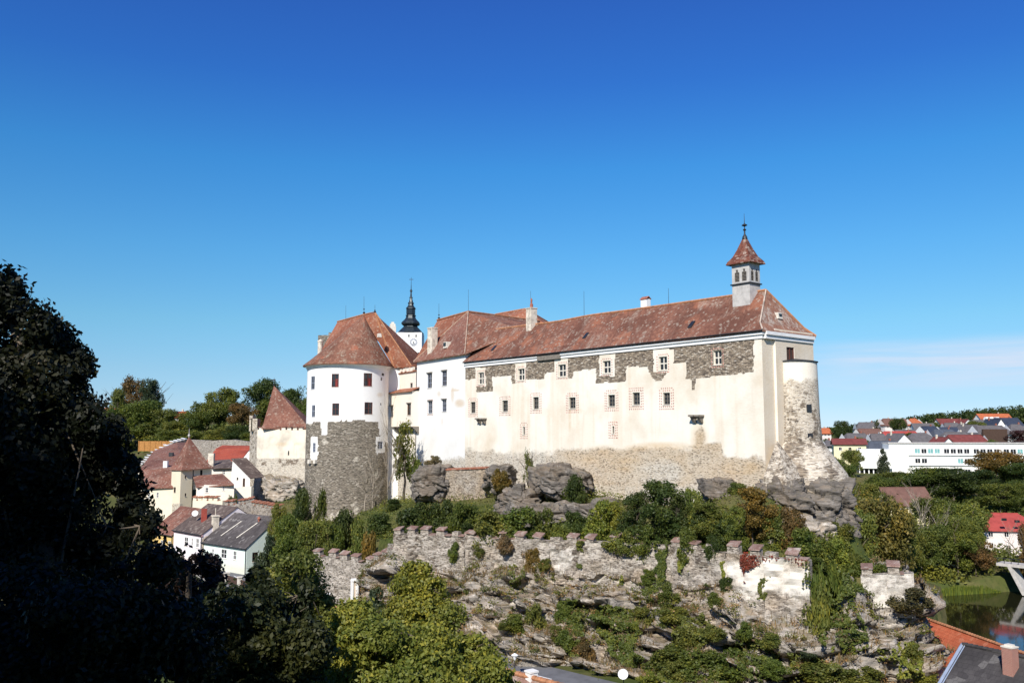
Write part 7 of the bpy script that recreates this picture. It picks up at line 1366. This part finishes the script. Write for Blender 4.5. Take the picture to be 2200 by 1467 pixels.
# ------------------------------------------------------------------ trees across the river and under the school
G6 = 'trees on the far bank below the school'
FT = [(1806, 985, 1070, 56, 262, 'mid', 'green tree in front of the yellow village house'), (1835, 962, 1040, 46, 285, 'olive', 'olive tree at the left corner of the school'), (1898, 962, 1020, 34, 285, 'blue', 'slim dark larch standing before the school facade'), (1830, 1035, 1120, 90, 190, 'olive', 'olive tree right of the bastion rock'), (1800, 1080, 1190, 90, 125, 'mid', 'green tree just right of the bastion rocks'),
      (1885, 1055, 1205, 150, 130, (.15, .125, .032), 'large yellow brown tree behind the small detached wall'), (1840, 1100, 1215, 100, 122, 'olive', 'olive green tree left of the large yellow brown one'), (1930, 1090, 1215, 90, 132, 'olive', 'olive tree on the right side of the large yellow brown one'), (1990, 1000, 1075, 110, 240, 'mid', 'round green tree below the middle of the school'), (2050, 1005, 1090, 110, 235, 'dark', 'dark round tree below the right half of the school'),
      (2105, 1010, 1085, 100, 240, 'dark', 'dark tree to the right of the dark round one'), (2140, 965, 1030, 110, 268, 'autumn', 'autumn coloured tree hiding the right part of the school'), (2185, 990, 1060, 90, 262, 'dark', 'dark tree at the right picture edge below the school'), (1920, 1010, 1065, 80, 262, 'mid', 'green tree in front of the left part of the school'), (1955, 1020, 1080, 70, 250, 'olive', 'small olive tree near the yellow river house roof'),
      (2010, 1060, 1150, 90, 195, 'mid', 'green tree right of the yellow river house'), (2075, 1075, 1170, 110, 185, 'olive', 'olive tree between yellow river house and red roofed house'), (2040, 1110, 1190, 90, 178, 'olive', 'olive tree above the parked cars'), (2088, 1110, 1200, 60, 176, 'olive', 'narrow olive tree left of the red roofed house'), (1890, 1025, 1080, 90, 235, 'mid', 'green tree low in front of the school hall'), (1865, 1040, 1100, 80, 215, 'olive', 'olive tree left of the yellow river house'),
      (2206, 1120, 1190, 40, 172, 'rust', 'brown autumn tree in front of the red roof, right edge'), (2150, 1040, 1100, 90, 225, 'mid', 'green tree behind the red roofed house'), (2190, 1035, 1090, 70, 230, 'mid', 'green tree above the red roof at the right edge'), (1955, 1140, 1240, 80, 172, 'olive', 'olive tree beside the small detached wall end'), (2005, 1128, 1250, 90, 174, 'olive', 'olive tree on the river bank left of the middle one'), (2060, 1136, 1255, 90, 174, 'mid', 'green tree on the river bank middle'),
      (2098, 1160, 1258, 70, 174, 'rust', 'rusty tree on the river bank before the bridge'), (2200, 925, 975, 70, 380, (.055, .022, .022), 'dark red leaved tree in front of the grey roofed house at the right edge'), (1810, 905, 945, 40, 470, 'dark', 'dark tree left of the upper village'), (1930, 895, 930, 36, 520, 'dark', 'dark conifer like tree between village roofs'), (2010, 905, 925, 40, 600, 'mid', 'green tree amid the upper village roofs'), (2100, 905, 935, 50, 520, 'olive', 'olive tree among the right village houses'), (1885, 905, 940, 30, 480, 'blue', 'dark blue green spruce between grey roofs'), (1960, 930, 955, 34, 410, 'mid', 'green tree before the broad grey hipped roof'),
      (2130, 945, 962, 40, 350, 'mid', 'green bushy tree behind the school roof'), (1790, 990, 1060, 40, 230, 'mid', 'green tree at the right edge of the battered bastion foot')]
for (x, yt, yb, w, Y, c, l) in FT: tree(x, yt, yb, w, Y, c, l, G6, CONIC if 'larch' in l or 'spruce' in l else None, 1.2)
for x, yt, yb, l, i in ((1992, 1080, 1240, 'tall thin bare white stemmed tree on the far bank', 0), (2020, 1110, 1235, 'second bare tree right of the white stemmed one', 1), (1978, 1070, 1180, 'bare grey tree before the yellow river house', 0), (2170, 1130, 1215, 'bare twiggy tree in front of the red roofed house', 1)):
    b0 = at(x, yb, 176); b0[2] = gh(b0[0], b0[1]); h = at(x, yt, 176)[2] - b0[2]; t = thing('bare_tree', l, 'tree', group='bare trees on the far bank'); put('trunk', BARE[i], b0, (h * .6, h * .6, h), x, None, t)
def mass(name, pts, n, leaf, c, seed, hmax):
    """low woody growth spread over a stretch of ground"""
    rng = np.random.default_rng(seed); k = rng.integers(0, len(pts), n); q = np.array(pts, float)[k]; d = rng.normal(size=(n, 3)); d /= np.linalg.norm(d, axis=1)[:, None]; r = rng.uniform(.4, 1, (n, 1)) ** .5
    c0 = q[:, :2] + d[:, :2] * r * q[:, 2:3]; z = ground_h(c0[:, 0], c0[:, 1]) + np.abs(d[:, 2]) * r[:, 0] * q[:, 3]; P = np.stack([c0[:, 0], c0[:, 1], z], -1); V, Q_ = leaf_quads(P, leaf, rng, d, .4); o = fast_mesh(name, V, Q_, LEAF, None, False, np.clip(.5 + (fbm(P * .12, 3, seed) - .5) * 1.3 + (_h(k, k * 0, k * 0, 3) - .5) * .5 + rng.normal(0, .15, n), 0, 1)); o.color = tuple(GREEN[c]) + (1,); return tag(o, kind='stuff')
R = random.Random(9); pts = []
for _ in range(170):
    px, Y = R.uniform(1790, 2240), R.uniform(166, 285); X = (px - CX) / F * Y
    if not in_poly(np.array([[X, Y]]), RIVER)[0]: pts.append((X, Y, R.uniform(2.5, 5), R.uniform(1.5, 4)))
mass('undergrowth', pts, 60000, .55, 'olive', 12, 3)
pts = []
def skyline(px): return float(np.interp(px, [1740, 1790, 1850, 1880, 1930, 1960, 2000, 2050, 2100, 2150, 2200, 2300], [924, 914, 907, 900, 897, 890, 881, 875, 868, 865, 858, 850]))
for _ in range(340):
    px, Y = R.uniform(1770, 2300), R.uniform(690, 800); X = (px - CX) / F * Y; g = gh(X, Y); zt = at(px, skyline(px) + R.uniform(0, 7), Y)[2]
    if zt - g > 2: pts.append((X, Y, R.uniform(3.5, 7), min(zt - g, 16)))
mass('forest', pts, 60000, 1.7, 'dark', 13, 8)
pts = [(X, Y, R.uniform(2, 4), R.uniform(1.5, 3.5)) for X, Y in ((((R.uniform(1760, 2240) - CX) / F) * q, q) for q in np.random.default_rng(4).uniform(330, 600, 110))]
mass('hedges', pts, 26000, .9, 'mid', 14, 3)
# reeds on the far river edge
rng = np.random.default_rng(21); n = 5000; pxs = rng.uniform(1990, 2125, n); Yv = np.interp(pxs, [1990, 2125], [167.2, 171.2]) + rng.uniform(-.6, 1.6, n); X = (pxs - CX) / F * Yv; hz = rng.uniform(.6, 1.9, n) * np.interp(pxs, [1990, 2030, 2090, 2125], [.5, 1, .9, .2]); wv = rng.normal(0, .05, (n, 3)) * [1, 1, 0]; ln = rng.normal(0, .12, (n, 3)) * [1, 1, 0]
B0 = np.stack([X, Yv, np.full(n, -29.6)], -1); V = np.stack([B0 - wv, B0 + wv, B0 + ln + np.stack([0 * hz, 0 * hz, hz], -1) + wv * .2, B0 + ln + np.stack([0 * hz, 0 * hz, hz], -1) - wv * .2], 1).reshape(-1, 3); o = fast_mesh('reeds', V, np.arange(4 * n).reshape(n, 4), LEAF, None, False, rng.uniform(0, 1, n)); o.color = (.13, .17, .03, 1); tag(o, kind='stuff')
# ------------------------------------------------------------------ wooded hill behind the old town
G7 = 'trees on the wooded hill behind the old town'
HT = [(248, 838, 960, 60, 330, 'olive', 'bright olive tree at the left end of the wooded hill'), (285, 815, 960, 60, 345, 'rust', 'tall thin topped tree at the left of the wooded hill'), (318, 818, 965, 56, 342, 'blue', 'second thin topped tree with bluish tip'), (300, 862, 965, 100, 322, 'mid', 'broad dark olive crown below the two thin tops'), (345, 880, 970, 80, 318, 'olive', 'olive crown right of the broad one above the orange fence'), (372, 905, 965, 50, 312, 'olive', 'small crown beside the gap showing an orange roof'),
      (402, 888, 960, 56, 318, 'mid', 'green crown right of the gap with the orange roof'), (440, 858, 960, 80, 325, 'mid', 'round green crown in the middle of the hill'), (480, 834, 960, 84, 335, 'olive', 'tall crown with a brown tip, middle of the hill'), (520, 868, 960, 70, 322, 'rust', 'rust tinged crown left of the square tower'), (556, 816, 960, 84, 335, 'dark', 'tall dark crown directly behind the tip of the square tower'), (596, 838, 965, 80, 330, 'mid', 'green crown right behind the pyramid roof'), (636, 828, 965, 70, 325, 'dark', 'dark crown between square tower and round tower'), (660, 850, 965, 50, 318, 'mid', 'crown touching the round tower edge'),
      (420, 925, 962, 90, 300, 'olive', 'low yellowish bushy tree behind the pointed tower'), (365, 925, 965, 70, 300, 'mid', 'low tree behind the orange fence'), (472, 920, 960, 70, 300, 'olive', 'low olive tree above the stone rampart'), (512, 915, 962, 60, 296, 'dark', 'low dark tree above the stone rampart, near the square tower'), (215, 880, 980, 80, 300, 'mid', 'tree half hidden behind the dark foreground foliage'), (160, 890, 990, 90, 305, 'olive', 'tree seen through gaps of the dark foreground foliage'), (534, 930, 968, 40, 280, 'mid', 'small green tree at the left foot of the square tower')]
for (x, yt, yb, w, Y, c, l) in HT: tree(x, yt, yb, w, Y, c, l, G7, None, 1.3)
R = random.Random(4); pts = [((R.uniform(120, 690) - CX) / F * q, q, R.uniform(4, 8), R.uniform(4, 9)) for q in np.random.default_rng(8).uniform(300, 345, 60)]
mass('woodland', pts, 30000, .8, 'olive', 15, 5)
for x0, x1, yt, ye, Y, l in ((205, 275, 876, 888, 352, 'long orange roofed house on the hill, left'), (350, 392, 884, 896, 350, 'orange roofed house showing in a gap between hill trees'), (20, 70, 842, 856, 300, 'orange roofed house behind the dark foreground tree')):
    a, b = at(x0, ye, Y), at(x1, ye, Y); z = at(x0, yt, Y)[2]; house('hill_house', l, 'house', ((a[0] + b[0]) / 2, Y + 5), abs(b[0] - a[0]), 9, a[2] - 5.5, a[2], z, .05, P_['house_white'], RF['roof_orange'], None, 0, .5, [(0, .15, .6, 1.1, 1.4), (0, .4, .6, 1.1, 1.4), (0, .65, .6, 1.1, 1.4), (0, .88, .6, 1.1, 1.4)], 1)
# ------------------------------------------------------------------ foreground trees
def px_tree(name, label, lobes, Y, n, leaf, colr, trunk, seed, gap=.36, gapf=1.2, shell=.35, depth=1.0, group=None, mat=BARK):
    """tree given by crown lobes (x, y, rx, ry in photograph pixels) round the distance Y; trunk = (foot x px, lean)"""
    R = random.Random(seed); L_ = []
    for (x, y, rx, ry) in lobes:
        yy = Y + R.uniform(-1, 1) * depth * 1.6; p = at(x, y, yy); L_.append((*p, rx / F * yy, max(rx, ry) / F * yy * depth, ry / F * yy))
    L_ = np.array(L_); f = at(trunk, 1467, Y); foot = np.array([f[0], f[1], gh(f[0], f[1]) - .3]); t = thing(name, label, 'tree', group=group); t.location = foot
    M = L_.copy(); M[:, :3] -= foot; o = foliage('crown', M, n, leaf, seed, gap, gapf, shell, .5, t); o.color = (*colr, 1)
    mb = MB(); cz = M[:, :3].mean(0); topi = M[np.argmax(M[:, 2]), :3]; pts = [np.zeros(3), cz * [.3, .3, .35], cz * [.8, .8, .7], (cz + topi) / 2, topi]; r0 = .16 + .012 * topi[2]; mb.tube(pts, [r0, r0 * .85, r0 * .65, r0 * .4, .03], 8)
    for k in range(len(M)):
        s = pts[2] * (1 - .3 * (k % 3)) if k % 2 else pts[3]; s = s.copy(); e_ = M[k, :3]; m_ = (s + e_) / 2 + np.array([0, 0, .25]); mb.tube([s, m_, e_], [r0 * .2, r0 * .1, .012], 5)
        for _ in range(5): d = np.array([R.gauss(0, 1), R.gauss(0, 1), R.gauss(0, 1)]); d /= np.linalg.norm(d); mb.tube([e_, e_ + d * M[k, 3:6] * .9], [.03, .006], 3, False)
    mb.build('trunk', mat, t, True); return t
SHADE_LEAF = (.016, .019, .009)  # near-black leaf tone, foreground shade put into the colour
px_tree('tree', 'huge tree with shade put into its nearly black leaf colour, filling the left edge of the picture', [(0, 640, 60, 70), (60, 700, 60, 60), (-20, 760, 90, 90), (110, 740, 55, 60), (165, 790, 42, 50), (60, 830, 110, 80), (150, 860, 65, 65), (190, 900, 50, 50), (100, 930, 110, 70), (225, 940, 55, 50), (30, 1000, 120, 90), (170, 1000, 95, 70), (255, 1010, 48, 50), (-30, 900, 100, 120), (270, 1070, 50, 60), (120, 1090, 140, 80), (230, 1130, 80, 70), (300, 1130, 50, 45), (40, 1180, 140, 90), (180, 1210, 110, 80)], 23, 62000, .15, SHADE_LEAF, 60, 401, .43, 1.4, depth=.8)
px_tree('tree', 'dark shaded tree spreading below the black tree in the bottom left corner', [(60, 1300, 130, 90), (190, 1320, 120, 80), (290, 1270, 90, 70), (320, 1340, 100, 70), (130, 1400, 140, 80), (270, 1420, 120, 70), (30, 1420, 120, 80), (380, 1400, 90, 60), (420, 1330, 70, 50), (340, 1210, 50, 40)], 20, 44000, .14, SHADE_LEAF, 180, 402, .42, 1.4, depth=.9)
px_tree('tree', 'dark purple leaved tree before the pink house', [(405, 1215, 50, 42), (440, 1250, 42, 40), (370, 1250, 44, 44), (410, 1285, 60, 36), (450, 1215, 26, 26), (370, 1210, 24, 24)], 42, 9000, .22, (.020, .013, .013), 410, 403, .42, 1.0, depth=.9)
px_tree('tree', 'half shaded dark green tree left of the bright leafy tree, bottom', [(500, 1310, 80, 50), (570, 1290, 50, 46), (450, 1350, 80, 50), (540, 1370, 90, 60), (620, 1330, 50, 50), (480, 1430, 110, 60), (600, 1430, 90, 60), (660, 1390, 50, 60), (555, 1240, 26, 26), (640, 1280, 36, 36)], 27, 34000, .15, (.032, .040, .014), 560, 404, .43, 1.4, depth=.9)  # darkened leaf colour stands in for this tree's half shade
px_tree('tree', 'tall slender olive tree in front of the road and lower wall', [(640, 1215, 50, 30), (600, 1250, 44, 34), (660, 1255, 44, 34), (630, 1295, 64, 36), (690, 1300, 30, 30), (640, 1340, 60, 40), (700, 1350, 34, 34)], 52, 20000, .20, GREEN['olive'], 640, 405, .40, 1.0, depth=.9)
px_tree('tree', 'slim yellow green tree rising before the lower battlement corner', [(895, 1225, 34, 20), (880, 1255, 42, 26), (925, 1265, 40, 28), (900, 1300, 66, 32), (860, 1320, 40, 28), (950, 1320, 52, 28), (900, 1350, 80, 30)], 46, 20000, .17, (.185, .195, .036), 905, 406, .38, 1.2, depth=.9)
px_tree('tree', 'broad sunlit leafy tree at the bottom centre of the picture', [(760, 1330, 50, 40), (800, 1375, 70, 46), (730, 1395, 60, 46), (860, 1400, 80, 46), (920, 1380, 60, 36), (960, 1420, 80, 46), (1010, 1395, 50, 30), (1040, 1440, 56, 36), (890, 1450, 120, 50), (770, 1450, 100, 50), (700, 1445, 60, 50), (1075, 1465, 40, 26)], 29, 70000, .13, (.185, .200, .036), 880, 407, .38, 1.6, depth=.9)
# unseen trees added beside the viewpoint, placed and sized to shade the left foreground
for k, (x, y, h, w) in enumerate([(-13.5, 8, 13, 8.5), (-12.5, 2, 15, 8), (-22.5, 9, 28, 11), (-31, 6, 16, 13), (-19.5, 13, 24, 8), (-25, -3, 22, 13), (-38, 12, 14, 14)]):
    g = gh(x, y); t = thing('tree', f'tall dense unseen tree added beside the viewpoint to shade the left foreground', 'tree', group='unseen trees added to shade the foreground'); put('trunk', TRUNK[k % 3], (x, y, g), (h * .7, h * .7, h), k, None, t); put('crown', CROWN[k % 5], (x, y, g), (w, w, h), k * 2.0, GREEN['dark'], t); put('crown', CROWN[(k + 2) % 5], (x, y, g), (w * .8, w * .8, h * .95), k * 1.3, GREEN['dark'], t)
